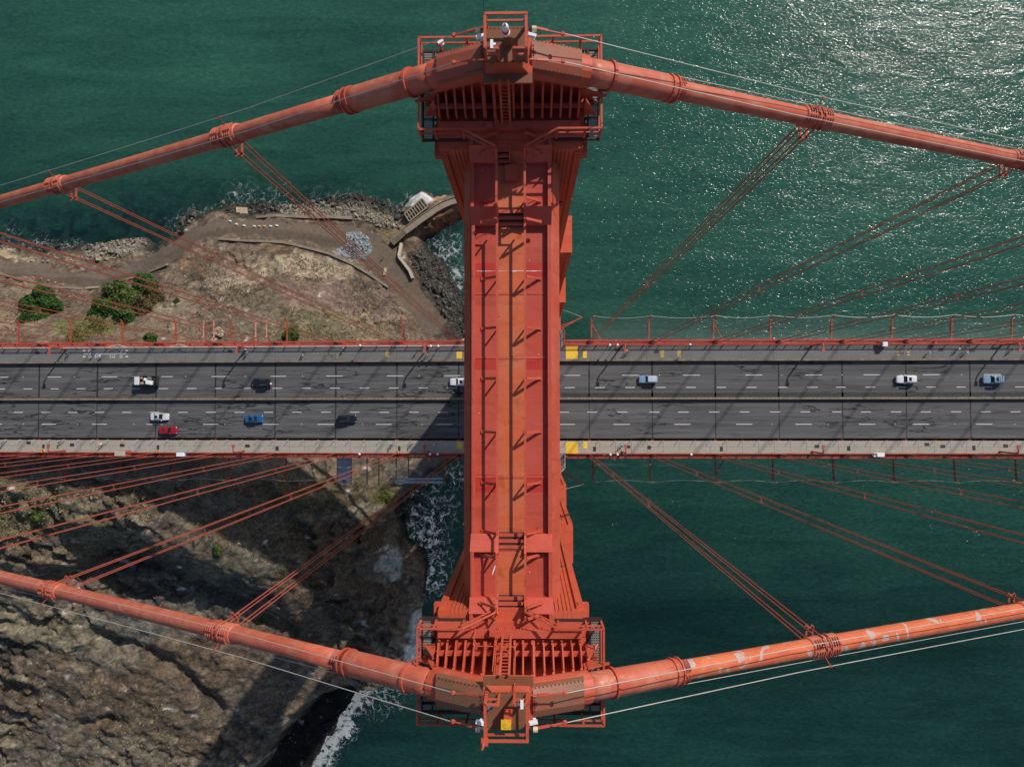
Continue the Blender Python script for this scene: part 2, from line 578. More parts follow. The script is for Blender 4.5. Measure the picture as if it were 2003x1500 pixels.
GX = np.arange(-232, -8, 0.45)
GY = np.arange(-146, 82, 0.45)
gx, gy = np.meshgrid(GX, GY)
wob = 2.4 * fbm(gx / 7, gy / 7, 4, 3)
wob2 = 2.4 * fbm(gx / 7, gy / 7, 4, 13)
dc = dist_poly(gx + wob, gy + wob2, coast)
ins = inside(gx + wob, gy + wob2, coast)
base = tps_eval(tps_fit(hp), hp, gx, gy)
low = sstep(-12, -30, gy)                      # 1 on the steep rock south of the deck
ROAD = line_px([(-60, 512, 7), (0, 524, 7), (60, 532, 7.5), (110, 545, 8), (180, 548, 8), (250, 534, 8), (320, 500, 8), (380, 462, 8),
                (430, 444, 8), (520, 450, 8), (600, 456, 8), (680, 470, 7.5), (735, 492, 7), (768, 530, 7), (805, 578, 6.5), (850, 632, 6)])
dr = dist_poly(gx, gy, ROAD, False) + 2.0 * fbm(gx / 4, gy / 4, 5, 9, 0.6)
rw = 3.3 + 1.6 * sstep(-75, -55, gx) * sstep(-30, -42, gx)
road_m = 1 - sstep(rw - 0.5, rw + 0.6, dr)
rough = np.clip(0.35 + 0.65 * low, 0, 1) * (1 - 0.95 * road_m)
# bedding planes run down to the lower right: stretch the noise along them
u = gx * 0.82 - gy * 0.57
v = gx * 0.57 + gy * 0.82
wx = 7 * fbm(gx / 16, gy / 16, 4, 23); wy = 7 * fbm(gx / 16, gy / 16, 4, 29)
patchy = 0.35 + 1.1 * np.clip(vnoise(gx / 24, gy / 24, 33) + 0.35, 0, 1)
det = 1.5 * patchy * fbm((u + wx) / 16, (v + wy) / 9, 6, 21, 0.58) * 1.6 * rough + 1.1 * fbm(gx / 3.2, gy / 3.2, 4, 31) * rough
det += 0.5 * patchy * ridged((u + wy) / 11, (v + wx) / 5, 5, 27) * rough
det += 0.35 * patchy * ridged((u + wx * 0.6) / 5, (v + wy * 0.6) / 2.6, 3, 41) * rough
terr = fbm(u / 40, v / 40, 2, 51) * 9
det += 0.0 * low * ((v / 5.5 + terr) % 1.0 - 0.5) * (vnoise(gx / 15, gy / 15, 61) + 0.5)


def gully(pts, depth, width):
    d = dist_poly(gx + wob * 0.6, gy + wob2 * 0.6, line_px(pts), False)
    return -depth * np.exp(-(d / width) ** 2)


det += gully([(200, 1070, 47), (265, 1085, 45), (330, 1112, 41), (400, 1140, 37), (490, 1180, 32), (600, 1245, 24)], 3.0, 3.0)
det += gully([(100, 1120, 50), (200, 1130, 44), (280, 1160, 40)], 3.0, 2.4)
det += gully([(640, 1180, 26), (650, 1240, 22), (648, 1300, 20)], 4.5, 2.8)
det += gully([(690, 1250, 18), (700, 1290, 16)], 4.0, 2.6)
det += gully([(190, 1240, 40), (250, 1270, 38), (330, 1310, 34), (420, 1390, 28)], 3.4, 2.2)
det += gully([(160, 1420, 34), (210, 1400, 33)], 2.0, 1.4)
det += gully([(500, 940, 42), (560, 1000, 36), (610, 1060, 32)], 2.4, 3.0)

def facets(x, y, cell, seed, tilt):
    """broken rock: every cell of a jittered grid is a plane with its own height and tilt"""
    cx = np.floor(x / cell); cy = np.floor(y / cell)
    best = np.full(x.shape, 1e9); out = np.zeros(x.shape); idv = np.zeros(x.shape)
    for i in (-1, 0, 1):
        for j in (-1, 0, 1):
            a = (cx + i).astype(int) + seed * 13; b_ = (cy + j).astype(int) + seed * 7
            r1 = _tab[a & 255, b_ & 255]; r2 = _tab[(a + 91) & 255, (b_ + 37) & 255]; r3 = _tab[(a + 17) & 255, (b_ + 151) & 255]
            px = (cx + i + 0.1 + 0.8 * r1) * cell; py = (cy + j + 0.1 + 0.8 * r2) * cell
            d = (x - px) ** 2 + (y - py) ** 2
            k = d < best
            best = np.where(k, d, best)
            ang = 6.2832 * r3
            out = np.where(k, tilt * ((x - px) * np.cos(ang) + (y - py) * np.sin(ang)) + (r2 - 0.5) * cell * tilt * 0.9, out)
            idv = np.where(k, r3, idv)
    return out, idv


fx_, fy_ = gx + wx * 0.45 + 1.2 * fbm(gx / 3, gy / 3, 3, 63), gy + wy * 0.45 + 1.2 * fbm(gx / 3, gy / 3, 3, 67)
fu, fv = fx_ * 0.82 - fy_ * 0.57, (fx_ * 0.57 + fy_ * 0.82) * 1.7
fa, ida = facets(fu, fv, 8.5, 3, 0.42); fb, idb = facets(fu, fv, 3.4, 5, 0.46); fc, idc = facets(fx_, fy_, 1.7, 9, 0.42)
spit = 1.2 * np.exp(-((gx - P(855, 412, 6).x) ** 2 + (gy - P(855, 412, 6).y) ** 2) / 110.0)
crag = np.clip(vnoise(gx / 20, gy / 20, 37) * 3.2 + 0.5, 0.06, 1) * (1 - 0.97 * road_m)
det += (fa * 0.62 + fb * 0.42 + fc * 0.5) * crag * np.maximum(0.34 + 0.66 * low, spit)
slope_k = 2.0 * spit + 0.75 + 1.5 * low
h = np.minimum(base + det, 0.25 + dc * slope_k * (0.75 + 0.5 * (vnoise(gx / 5, gy / 5, 71) + 0.5)) + 0.06 * np.maximum(dc - 4, 0) ** 2 + 0.6 * rough * ridged(gx / 4, gy / 4, 3, 81))
h = np.where(road_m > 0.02, h * (1 - road_m) + road_m * np.minimum(base, 8.0), h)
h = np.where(ins, np.maximum(h, 0.12), -0.5 - dc * 0.6)
shelf = np.array([tuple(P(x, y, 0).xy) for x, y in [(700, 1335), (640, 1345), (598, 1388), (555, 1445), (520, 1520), (500, 1600), (590, 1600), (625, 1510), (700, 1385)]])
dsh = dist_poly(gx + 0.8 * wob, gy + 0.8 * wob2, shelf)
dsh = np.where(inside(gx + 0.8 * wob, gy + 0.8 * wob2, shelf), 0, dsh)
h = np.where((dsh < 14) & (h > 0), np.minimum(h, 0.35 + 0.9 * np.maximum(0, fbm(gx / 4, gy / 4, 3, 91)) + dsh * 5.0), h)
H = h


def ground(x, y):
    i = np.clip((x - GX[0]) / 0.45, 0, len(GX) - 2); j = np.clip((y - GY[0]) / 0.45, 0, len(GY) - 2)
    i0, j0 = int(i), int(j); fi, fj = i - i0, j - j0
    return float((H[j0, i0] * (1 - fi) + H[j0, i0 + 1] * fi) * (1 - fj) + (H[j0 + 1, i0] * (1 - fi) + H[j0 + 1, i0 + 1] * fi) * fj)


def G(px, py):
    """point of the land that the survey pixel looks at"""
    z = 10.0
    for _ in range(25):
        p = P(px, py, z)
        z = 0.5 * z + 0.5 * max(0.0, ground(p.x, p.y))
    return Vector((p.x, p.y, max(0.0, ground(p.x, p.y))))


# ground colour (albedo of soil, rock, dry grass; lit and shaded by the renderer)
def C3(*c): return np.array(c)[None, None, :]


def lay(col, mask, c):
    return col * (1 - mask[..., None]) + mask[..., None] * np.array(c)


n1 = fbm(gx / 9, gy / 9, 5, 101); n2 = fbm(gx / 2.2, gy / 2.2, 4, 111); n3 = fbm(u / 14, v / 4, 5, 121); n4 = ridged(u / 9, v / 3, 4, 131)
col = np.ones(gx.shape + (3,)) * C3(0.142, 0.104, 0.076)
col = lay(col, sstep(-0.05, 0.35, n1) * 0.75, (0.19, 0.142, 0.098))
col = lay(col, sstep(0.05, 0.45, n3) * 0.6, (0.092, 0.068, 0.052))
col = lay(col, sstep(0.1, 0.5, n2) * 0.4, (0.25, 0.20, 0.14))
lowc = np.ones(gx.shape + (3,)) * C3(0.155, 0.116, 0.080)
lowc = lay(lowc, sstep(0.0, 0.4, n1) * 0.8, (0.19, 0.165, 0.122))
lowc = lay(lowc, sstep(0.05, 0.4, n3) * 0.7, (0.105, 0.092, 0.076))
lowc = lay(lowc, sstep(0.15, 0.5, n2) * 0.45, (0.19, 0.165, 0.125))
col = col * (1 - low[..., None]) + lowc * low[..., None]
col = col * (1 + (0.55 * (ida - 0.5) + 0.5 * (idb - 0.5) + 0.35 * (idc - 0.5)) * np.clip(crag, 0, 1) * (0.45 + 0.55 * low))[..., None]
BLOBS = [  # pixel, height, radii in metres, colour, strength
    (600, 520, 15, 13, 4, (0.35, 0.28, 0.195), 0.8), (480, 540, 14, 9, 4, (0.36, 0.29, 0.20), 0.7), (420, 560, 16, 8, 3, (0.34, 0.27, 0.19), 0.6),
    (690, 600, 12, 14, 6, (0.185, 0.125, 0.105), 0.7), (620, 570, 15, 10, 5, (0.20, 0.135, 0.112), 0.6), (720, 570, 10, 10, 5, (0.13, 0.095, 0.075), 0.7),
    (600, 640, 26, 12, 6, (0.16, 0.15, 0.075), 0.5), (720, 635, 15, 10, 4, (0.22, 0.185, 0.11), 0.5), (500, 610, 24, 10, 6, (0.15, 0.125, 0.085), 0.6),
    (380, 520, 12, 6, 3, (0.20, 0.12, 0.07), 0.7), (545, 486, 9, 7, 2.4, (0.19, 0.125, 0.07), 0.7), (330, 600, 24, 10, 6, (0.24, 0.19, 0.135), 0.6),
    (20, 500, 4, 8, 3, (0.36, 0.29, 0.18), 0.7), (250, 480, 4, 14, 3, (0.33, 0.30, 0.24), 0.5), (30, 625, 30, 12, 6, (0.25, 0.185, 0.125), 0.7),
    (160, 640, 38, 10, 3, (0.12, 0.14, 0.04), 0.7), (50, 980, 56, 22, 8, (0.175, 0.155, 0.09), 0.8), (220, 1000, 52, 20, 8, (0.165, 0.14, 0.095), 0.7),
    (330, 960, 50, 16, 5, (0.19, 0.15, 0.10), 0.7), (420, 1000, 44, 12, 8, (0.13, 0.11, 0.09), 0.7), (70, 1010, 56, 8, 3, (0.11, 0.125, 0.045), 0.6),
    (60, 1210, 44, 13, 6, (0.20, 0.175, 0.115), 0.8), (150, 1240, 40, 8, 5, (0.19, 0.165, 0.11), 0.7), (290, 1230, 38, 9, 6, (0.135, 0.13, 0.11), 0.8),
    (500, 1110, 34, 9, 9, (0.135, 0.12, 0.085), 0.7), (610, 960, 30, 12, 6, (0.13, 0.105, 0.055), 0.7), (755, 970, 12, 4, 4, (0.10, 0.10, 0.02), 0.8),
    (180, 1090, 46, 12, 5, (0.17, 0.135, 0.085), 0.6), (590, 1130, 30, 8, 8, (0.09, 0.062, 0.045), 0.6), (100, 1360, 36, 14, 7, (0.125, 0.098, 0.07), 0.7),
    (100, 1470, 33, 12, 5, (0.145, 0.13, 0.10), 0.7), (330, 1400, 30, 14, 10, (0.105, 0.083, 0.058), 0.7), (250, 1340, 34, 10, 5, (0.12, 0.085, 0.058), 0.6),
    (330, 1090, 38, 12, 5, (0.062, 0.058, 0.052), 0.8), (480, 1150, 32, 14, 5, (0.066, 0.062, 0.056), 0.8), (200, 1120, 44, 8, 4, (0.07, 0.064, 0.055), 0.7), (280, 1180, 40, 10, 5, (0.085, 0.08, 0.07), 0.7),
         (400, 1290, 32, 16, 8, (0.125, 0.085, 0.055), 0.7), (560, 1240, 26, 10, 8, (0.10, 0.07, 0.047), 0.7), (30, 1260, 42, 10, 4, (0.07, 0.065, 0.055), 0.7), (430, 1040, 42, 10, 5, (0.15, 0.115, 0.075), 0.6),
         (560, 1060, 34, 8, 8, (0.14, 0.125, 0.09), 0.7), (700, 960, 22, 8, 5, (0.11, 0.085, 0.05), 0.7), (700, 1100, 25, 8, 8, (0.095, 0.075, 0.052), 0.6), (720, 1180, 18, 10, 7, (0.085, 0.06, 0.042), 0.6),
    (765, 1100, 14, 2.2, 4.5, (0.50, 0.50, 0.47), 0.7), (818, 1240, 5, 2.0, 9, (0.52, 0.52, 0.49), 0.75), (806, 1290, 4, 2.5, 4, (0.6, 0.6, 0.58), 0.8),
    (828, 388, 6, 3.5, 2.6, (0.66, 0.66, 0.64), 0.95), (857, 384, 6, 3.0, 1.8, (0.44, 0.27, 0.18), 0.9), (862, 425, 6, 5, 3.2, (0.20, 0.10, 0.055), 0.9),
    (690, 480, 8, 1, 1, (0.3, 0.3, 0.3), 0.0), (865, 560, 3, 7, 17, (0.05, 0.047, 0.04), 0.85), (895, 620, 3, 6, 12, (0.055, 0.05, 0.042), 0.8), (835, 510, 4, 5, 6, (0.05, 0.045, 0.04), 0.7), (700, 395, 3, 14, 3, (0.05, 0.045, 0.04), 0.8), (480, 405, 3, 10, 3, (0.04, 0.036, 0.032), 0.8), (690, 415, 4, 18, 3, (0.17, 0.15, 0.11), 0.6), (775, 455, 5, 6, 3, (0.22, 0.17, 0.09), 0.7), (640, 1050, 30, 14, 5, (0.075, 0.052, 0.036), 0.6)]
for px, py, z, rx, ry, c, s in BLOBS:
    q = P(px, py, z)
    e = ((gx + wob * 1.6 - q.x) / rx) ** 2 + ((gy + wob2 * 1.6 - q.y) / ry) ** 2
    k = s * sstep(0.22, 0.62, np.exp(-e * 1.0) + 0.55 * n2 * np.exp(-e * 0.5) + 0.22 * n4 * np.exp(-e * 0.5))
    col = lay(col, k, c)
wet = (1 - sstep(0.8, 4.2, np.where(ins, h + 0.8 * n2, -1))) * (1 - road_m)
col = lay(col, wet * 0.9, (0.022, 0.021, 0.019))
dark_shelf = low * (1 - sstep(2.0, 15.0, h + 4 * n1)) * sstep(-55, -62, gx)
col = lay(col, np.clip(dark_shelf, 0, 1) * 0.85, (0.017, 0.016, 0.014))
for px, py, z, rx, ry, c, s in [(826, 384, 6, 4.2, 3.0, (0.72, 0.72, 0.70), 0.97), (812, 396, 5, 3.0, 2.2, (0.55, 0.54, 0.50), 0.85), (857, 380, 6, 3.4, 1.6, (0.50, 0.30, 0.20), 0.95), (868, 428, 6, 6, 3.2, (0.20, 0.095, 0.05), 0.9),
                                (818, 1240, 4, 2.2, 9, (0.55, 0.55, 0.52), 0.85), (806, 1290, 3, 2.6, 5, (0.62, 0.62, 0.60), 0.9)]:
    q = P(px, py, z)
    e = ((gx + wob * 0.6 - q.x) / rx) ** 2 + ((gy + wob2 * 0.6 - q.y) / ry) ** 2
    col = lay(col, s * sstep(0.3, 0.6, np.exp(-e) + 0.35 * n2 + 0.15 * n4), c)
rc = np.ones(gx.shape + (3,)) * C3(0.118, 0.088, 0.063)
rc = lay(rc, sstep(-0.1, 0.4, fbm(gx / 12, gy / 2.5, 4, 141)) * 0.6, (0.085, 0.066, 0.052))
rc = lay(rc, sstep(0.25, 0.5, n1) * 0.5, (0.15, 0.105, 0.085))
col = np.where(road_m[..., None] > 0.5, rc, col * 1.0)

mt, nt, b = new_mat('headland_rock_and_soil')
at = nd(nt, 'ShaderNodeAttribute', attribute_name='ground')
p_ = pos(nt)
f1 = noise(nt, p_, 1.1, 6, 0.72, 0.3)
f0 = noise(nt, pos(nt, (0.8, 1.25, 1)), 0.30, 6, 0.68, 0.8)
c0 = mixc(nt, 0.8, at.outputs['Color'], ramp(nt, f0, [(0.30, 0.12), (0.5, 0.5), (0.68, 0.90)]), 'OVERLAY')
c1 = mixc(nt, 0.75, c0, ramp(nt, f1, [(0.28, 0.10), (0.5, 0.5), (0.72, 0.92)]), 'OVERLAY')
f2 = noise(nt, p_, 3.5, 5, 0.7)
c2 = mixc(nt, ramp(nt, f2, [(0.68, 0.0), (0.78, 0.55)]), c1, (0.36, 0.31, 0.24))
spk = nd(nt, 'ShaderNodeTexVoronoi', Scale=0.8); nt.links.new(p_, spk.inputs['Vector'])
spm = ramp(nt, spk.outputs['Distance'], [(0.0, 0.8), (0.12, 0.8), (0.19, 0.0)])
spg = ramp(nt, noise(nt, p_, 0.12, 3, 0.6), [(0.5, 0.0), (0.6, 1.0)])
spx = nd(nt, 'ShaderNodeMath', operation='MULTIPLY'); nt.links.new(spm, spx.inputs[0]); nt.links.new(spg, spx.inputs[1])
c2 = mixc(nt, spx.outputs[0], c2, (0.34, 0.31, 0.26))
c3 = mixc(nt, ramp(nt, f2, [(0.26, 0.7), (0.36, 0.0)]), c2, (0.03, 0.027, 0.02))
nt.links.new(c3, b.inputs['Base Color'])
b.inputs['Roughness'].default_value = 0.9
b.inputs['Specular IOR Level'].default_value = 0.15
fh = nd(nt, 'ShaderNodeMath', operation='MULTIPLY_ADD'); nt.links.new(f2, fh.inputs[0]); fh.inputs[1].default_value = 0.35; nt.links.new(f1, fh.inputs[2])
bp = nd(nt, 'ShaderNodeBump', Strength=1.0, Distance=0.6)
nt.links.new(fh.outputs[0], bp.inputs['Height'])
nt.links.new(bp.outputs[0], b.inputs['Normal'])
M['land'] = mt
mt, nt, b = new_mat('packed_dirt')
at = nd(nt, 'ShaderNodeAttribute', attribute_name='ground')
p_ = pos(nt)
f1 = noise(nt, p_, 0.9, 6, 0.65)
c1 = mixc(nt, 0.5, at.outputs['Color'], ramp(nt, f1, [(0.3, 0.25), (0.7, 0.75)]), 'OVERLAY')
nt.links.new(c1, b.inputs['Base Color'])
b.inputs['Roughness'].default_value = 0.95
bp = nd(nt, 'ShaderNodeBump', Strength=0.35, Distance=0.15)
nt.links.new(f1, bp.inputs['Height'])
nt.links.new(bp.outputs[0], b.inputs['Normal'])
M['dirt'] = mt

ny, nx = gx.shape
V = np.stack([gx, gy, h], -1).reshape(-1, 3)
idx = np.arange(nx * ny).reshape(ny, nx)
Q = np.stack([idx[:-1, :-1], idx[:-1, 1:], idx[1:, 1:], idx[1:, :-1]], -1).reshape(-1, 4)
zmax = h.reshape(-1)[Q].max(1)
Q = Q[zmax > -2.5]
rm = road_m.reshape(-1)[Q].mean(1) > 0.5


def submesh(name, qs, mat, **kw):
    used = np.unique(qs)
    re = np.full(len(V), -1); re[used] = np.arange(len(used))
    return np_mesh(name, V[used], re[qs], mat, cols={'ground': col.reshape(-1, 3)[used]}, **kw)


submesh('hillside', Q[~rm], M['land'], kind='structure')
submesh('dirt_road', Q[rm], M['dirt'], kind='structure')

# ------------------------------------------------------------------ sea
def spaced(lo, hi, step, far):
    a = list(np.arange(lo, hi, step))
    x, s = a[-1], step
    while x < far:
        s *= 1.35; x += s; a.append(x)
    x, s = a[0], step
    pre = []
    while x > -far:
        s *= 1.35; x -= s; pre.append(x)
    return np.array(pre[::-1] + a)


SX = spaced(-200, 20, 0.75, 4000); SY = spaced(-150, 100, 0.75, 4000)
sx, sy = np.meshgrid(SX, SY)
dsea = dist_poly(sx, sy, coast)
insea = inside(sx, sy, coast)
foam = np.zeros(sx.shape)
for px, py, r, s in [(470, 388, 6, .5), (510, 396, 5, .45), (545, 394, 6, .45), (620, 395, 6, .3), (700, 372, 4, .2), (20, 455, 5, .3), (75, 468, 4, .3),
                     (375, 420, 4, .5), (345, 440, 4, .5), (800, 392, 3, .5), (845, 478, 6, .5), (868, 500, 8, .8), (888, 545, 7, .75), (900, 590, 6, .65),
                     (915, 640, 9, .9), (893, 930, 5, .6), (885, 915, 5, .4), (850, 950, 5, .45), (815, 965, 5, .5), (805, 1010, 8, .7), (840, 1020, 7, .8), (835, 1050, 7, .95),
                     (860, 990, 7, .6), (850, 1085, 6, .7), (850, 1135, 6, .75), (838, 1120, 4, .8), (815, 1265, 5, .9), (805, 1300, 6, .8), (730, 1340, 9, .75),
                     (760, 1345, 7, .6), (640, 1395, 5, .55), (615, 1440, 6, .6), (590, 1480, 6, .6)]:
    q = P(px, py, 0)
    foam = np.maximum(foam, s * np.exp(-((sx - q.x) ** 2 + (sy - q.y) ** 2) / (r * r) * 0.9))
surf = line_px([(708, 1330, 0), (700, 1350, 0), (690, 1375, 0), (675, 1395, 0), (672, 1420, 0), (655, 1440, 0), (640, 1465, 0), (620, 1490, 0), (600, 1530, 0)])
dsf = dist_poly(sx + 1.2 * fbm(sx / 4, sy / 4, 3, 5), sy, surf, False)
foam = np.maximum(foam, 1.7 * np.exp(-(dsf / 3.8) ** 2))
foam = np.maximum(foam, 0.55 * np.exp(-(dsea / 2.6) ** 2) * np.clip(0.4 + 1.6 * vnoise(sx / 9, sy / 9, 15), 0, 1))
kelp = np.zeros(sx.shape)
for px, py, rx, ry, s in [(130, 450, 26, 8, 1), (60, 440, 16, 8, .8), (260, 430, 20, 10, .9), (330, 400, 14, 8, .6), (390, 370, 16, 6, .55), (300, 385, 14, 6, .5), (480, 365, 16, 5, .5),
                          (20, 410, 8, 6, .5), (600, 375, 16, 5, .5), (850, 470, 12, 10, .7), (880, 430, 14, 8, .8), (830, 1000, 14, 18, .8), (870, 960, 12, 10, .7), (620, 1440, 14, 26, .9)]:
    q = P(px, py, 0)
    kelp = np.maximum(kelp, s * np.exp(-((sx - q.x) / rx) ** 2 - ((sy - q.y) / ry) ** 2))
silt = sstep(-90, 110, sy + 0.25 * sx + 14 * fbm(sx / 60, sy / 60, 3, 7)) * (0.8 + 0.4 * vnoise(sx / 45, sy / 20, 8))  # painted gradient: sky and glint light lifts the water colour towards the sun
Vs = np.stack([sx, sy, np.zeros_like(sx)], -1).reshape(-1, 3)
ny, nx = sx.shape
idx = np.arange(nx * ny).reshape(ny, nx)
Qs = np.stack([idx[:-1, :-1], idx[:-1, 1:], idx[1:, 1:], idx[1:, :-1]], -1).reshape(-1, 4)

mt, nt, b = new_mat('sea_water')
b.inputs['IOR'].default_value = 1.333
b.inputs['Roughness'].default_value = 0.16
b.subsurface_method = 'BURLEY'
b.inputs['Subsurface Weight'].default_value = 1.0
b.inputs['Subsurface Radius'].default_value = (1.0, 1.0, 1.0)
b.inputs['Subsurface Scale'].default_value = 220.0
b.inputs['Specular IOR Level'].default_value = 0.5
p_ = pos(nt)
a_f = nd(nt, 'ShaderNodeAttribute', attribute_name='foam').outputs['Fac']
a_k = nd(nt, 'ShaderNodeAttribute', attribute_name='kelp').outputs['Fac']
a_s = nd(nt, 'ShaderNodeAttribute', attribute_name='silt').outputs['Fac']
big = noise(nt, pos(nt, (1, 2.0, 1)), 0.02, 4, 0.55, 0.5)
deep = mixc(nt, ramp(nt, big, [(0.3, 0.0), (0.7, 1.0)]), (0.0060, 0.031, 0.026), (0.0125, 0.054, 0.041))
stk = nd(nt, 'ShaderNodeMapping'); nt.links.new(p_, stk.inputs[0]); stk.inputs['Rotation'].default_value = (0, 0, R(-24)); stk.inputs['Scale'].default_value = (0.25, 1.6, 1)
sk_ = noise(nt, stk.outputs[0], 0.07, 6, 0.62, 1.2)
deep = mixc(nt, ramp(nt, sk_, [(0.50, 0.0), (0.62, 0.40)]), deep, (0.016, 0.062, 0.047))
deep = mixc(nt, ramp(nt, sk_, [(0.36, 0.45), (0.46, 0.0)]), deep, (0.0045, 0.023, 0.021))
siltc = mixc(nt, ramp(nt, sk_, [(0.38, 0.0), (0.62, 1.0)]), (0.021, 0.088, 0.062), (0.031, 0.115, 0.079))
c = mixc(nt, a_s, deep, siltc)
kn = noise(nt, p_, 0.22, 5, 0.6, 0.5)
kk = nd(nt, 'ShaderNodeMath', operation='MULTIPLY')
nt.links.new(a_k, kk.inputs[0]); nt.links.new(ramp(nt, kn, [(0.40, 0.25), (0.58, 1.0)]), kk.inputs[1])
c = mixc(nt, kk.outputs[0], c, (0.006, 0.021, 0.026))
rot0 = nd(nt, 'ShaderNodeMapping'); nt.links.new(p_, rot0.inputs[0]); rot0.inputs['Rotation'].default_value = (0, 0, R(28)); rot0.inputs['Scale'].default_value = (1.0, 2.1, 1)
# foam threads: thin ridges of a warped noise, kept where the surf breaks
fn = nd(nt, 'ShaderNodeTexNoise', Scale=0.30, Detail=5, Roughness=0.6, Distortion=2.6)
nt.links.new(p_, fn.inputs['Vector'])
rd = nd(nt, 'ShaderNodeMath', operation='SUBTRACT'); nt.links.new(fn.outputs['Fac'], rd.inputs[0]); rd.inputs[1].default_value = 0.5
ab = nd(nt, 'ShaderNodeMath', operation='ABSOLUTE'); nt.links.new(rd.outputs[0], ab.inputs[0])
vn = nd(nt, 'ShaderNodeTexNoise', Scale=0.28, Detail=4, Roughness=0.6); nt.links.new(p_, vn.inputs['Vector'])
vad = nd(nt, 'ShaderNodeVectorMath', operation='MULTIPLY_ADD'); nt.links.new(vn.outputs['Color'], vad.inputs[0]); vad.inputs[1].default_value = (5.5, 5.5, 0); nt.links.new(p_, vad.inputs[2])
vo = nd(nt, 'ShaderNodeTexVoronoi', feature='DISTANCE_TO_EDGE', Scale=0.30); nt.links.new(vad.outputs[0], vo.inputs['Vector'])
vs_ = nd(nt, 'ShaderNodeMath', operation='MULTIPLY'); nt.links.new(vo.outputs['Distance'], vs_.inputs[0]); vs_.inputs[1].default_value = 0.34
ab2 = nd(nt, 'ShaderNodeMath', operation='MINIMUM'); nt.links.new(ab.outputs[0], ab2.inputs[0]); nt.links.new(vs_.outputs[0], ab2.inputs[1])
wdt = nd(nt, 'ShaderNodeMath', operation='MULTIPLY'); nt.links.new(a_f, wdt.inputs[0]); wdt.inputs[1].default_value = 0.030
brk = noise(nt, p_, 0.55, 4, 0.6)
wd2 = nd(nt, 'ShaderNodeMath', operation='MULTIPLY'); nt.links.new(wdt.outputs[0], wd2.inputs[0]); nt.links.new(ramp(nt, brk, [(0.36, 0.0), (0.62, 1.6)]), wd2.inputs[1])
sub = nd(nt, 'ShaderNodeMath', operation='SUBTRACT'); nt.links.new(wd2.outputs[0], sub.inputs[0]); nt.links.new(ab2.outputs[0], sub.inputs[1])
fm = nd(nt, 'ShaderNodeMath', operation='MULTIPLY'); nt.links.new(sub.outputs[0], fm.inputs[0]); fm.inputs[1].default_value = 55.0; fm.use_clamp = True
core = nd(nt, 'ShaderNodeMapRange'); nt.links.new(a_f, core.inputs[0])
core.inputs[1].default_value = 1.02; core.inputs[2].default_value = 1.3; core.inputs[3].default_value = 0.0; core.inputs[4].default_value = 0.9
core2 = nd(nt, 'ShaderNodeMath', operation='MULTIPLY'); nt.links.new(core.outputs[0], core2.inputs[0]); nt.links.new(ramp(nt, brk, [(0.35, 0.0), (0.55, 1.0)]), core2.inputs[1])
fmx = nd(nt, 'ShaderNodeMath', operation='MAXIMUM'); nt.links.new(fm.outputs[0], fmx.inputs[0]); nt.links.new(core2.outputs[0], fmx.inputs[1])
caps = noise(nt, pos(nt, (0.8, 1.6, 1)), 0.9, 5, 0.75, 0.6)            # sparse small whitecaps
chop = noise(nt, rot0.outputs[0], 0.55, 5, 0.65, 0.7)
c = mixc(nt, 0.45, c, ramp(nt, chop, [(0.32, 0.22), (0.5, 0.5), (0.70, 0.92)]), 'OVERLAY')  # lighter and darker wave slopes painted into the water colour
c = mixc(nt, ramp(nt, caps, [(0.715, 0.0), (0.78, 0.5)]), c, (0.30, 0.38, 0.35))
c = mixc(nt, fmx.outputs[0], c, (0.62, 0.66, 0.67))
nt.links.new(c, b.inputs['Base Color'])
# waves: a wind sea running to the lower left plus ripples
rot = nd(nt, 'ShaderNodeMapping'); nt.links.new(p_, rot.inputs[0]); rot.inputs['Rotation'].default_value = (0, 0, R(28)); rot.inputs['Scale'].default_value = (1.0, 2.1, 1)
w1 = noise(nt, rot.outputs[0], 0.07, 4, 0.5, 0.6)
w2 = noise(nt, rot.outputs[0], 0.85, 2, 0.5, 1.0)
b1 = nd(nt, 'ShaderNodeBump', Strength=1.0, Distance=0.55); nt.links.new(w1, b1.inputs['Height'])
b2 = nd(nt, 'ShaderNodeBump', Strength=1.0, Distance=0.14); nt.links.new(w2, b2.inputs['Height']); nt.links.new(b1.outputs[0], b2.inputs['Normal'])
nt.links.new(b2.outputs[0], b.inputs['Normal'])
rg = nd(nt, 'ShaderNodeMapRange'); nt.links.new(fmx.outputs[0], rg.inputs[0]); rg.inputs[3].default_value = 0.14; rg.inputs[4].default_value = 0.8
nt.links.new(rg.outputs[0], b.inputs['Roughness'])
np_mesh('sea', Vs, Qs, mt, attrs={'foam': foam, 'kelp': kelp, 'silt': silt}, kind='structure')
# ------------------------------------------------------------------ bridge tower
CU = 13.72          # cable plane, metres from the bridge axis
ZS = 226.45         # cable axis at the saddle
tower = thing('bridge_tower', 'tall orange suspension bridge tower standing astride the road, seen from above', 'bridge tower')
for s in (1, -1):
    pier = MB().prism([(-13, s * 8), (13, s * 8), (15, s * 11), (15, s * 18), (12, s * 21), (-12, s * 21), (-15, s * 18), (-15, s * 11)], -3, 5)
    pier.build('pier', M['wall_conc'], tower)

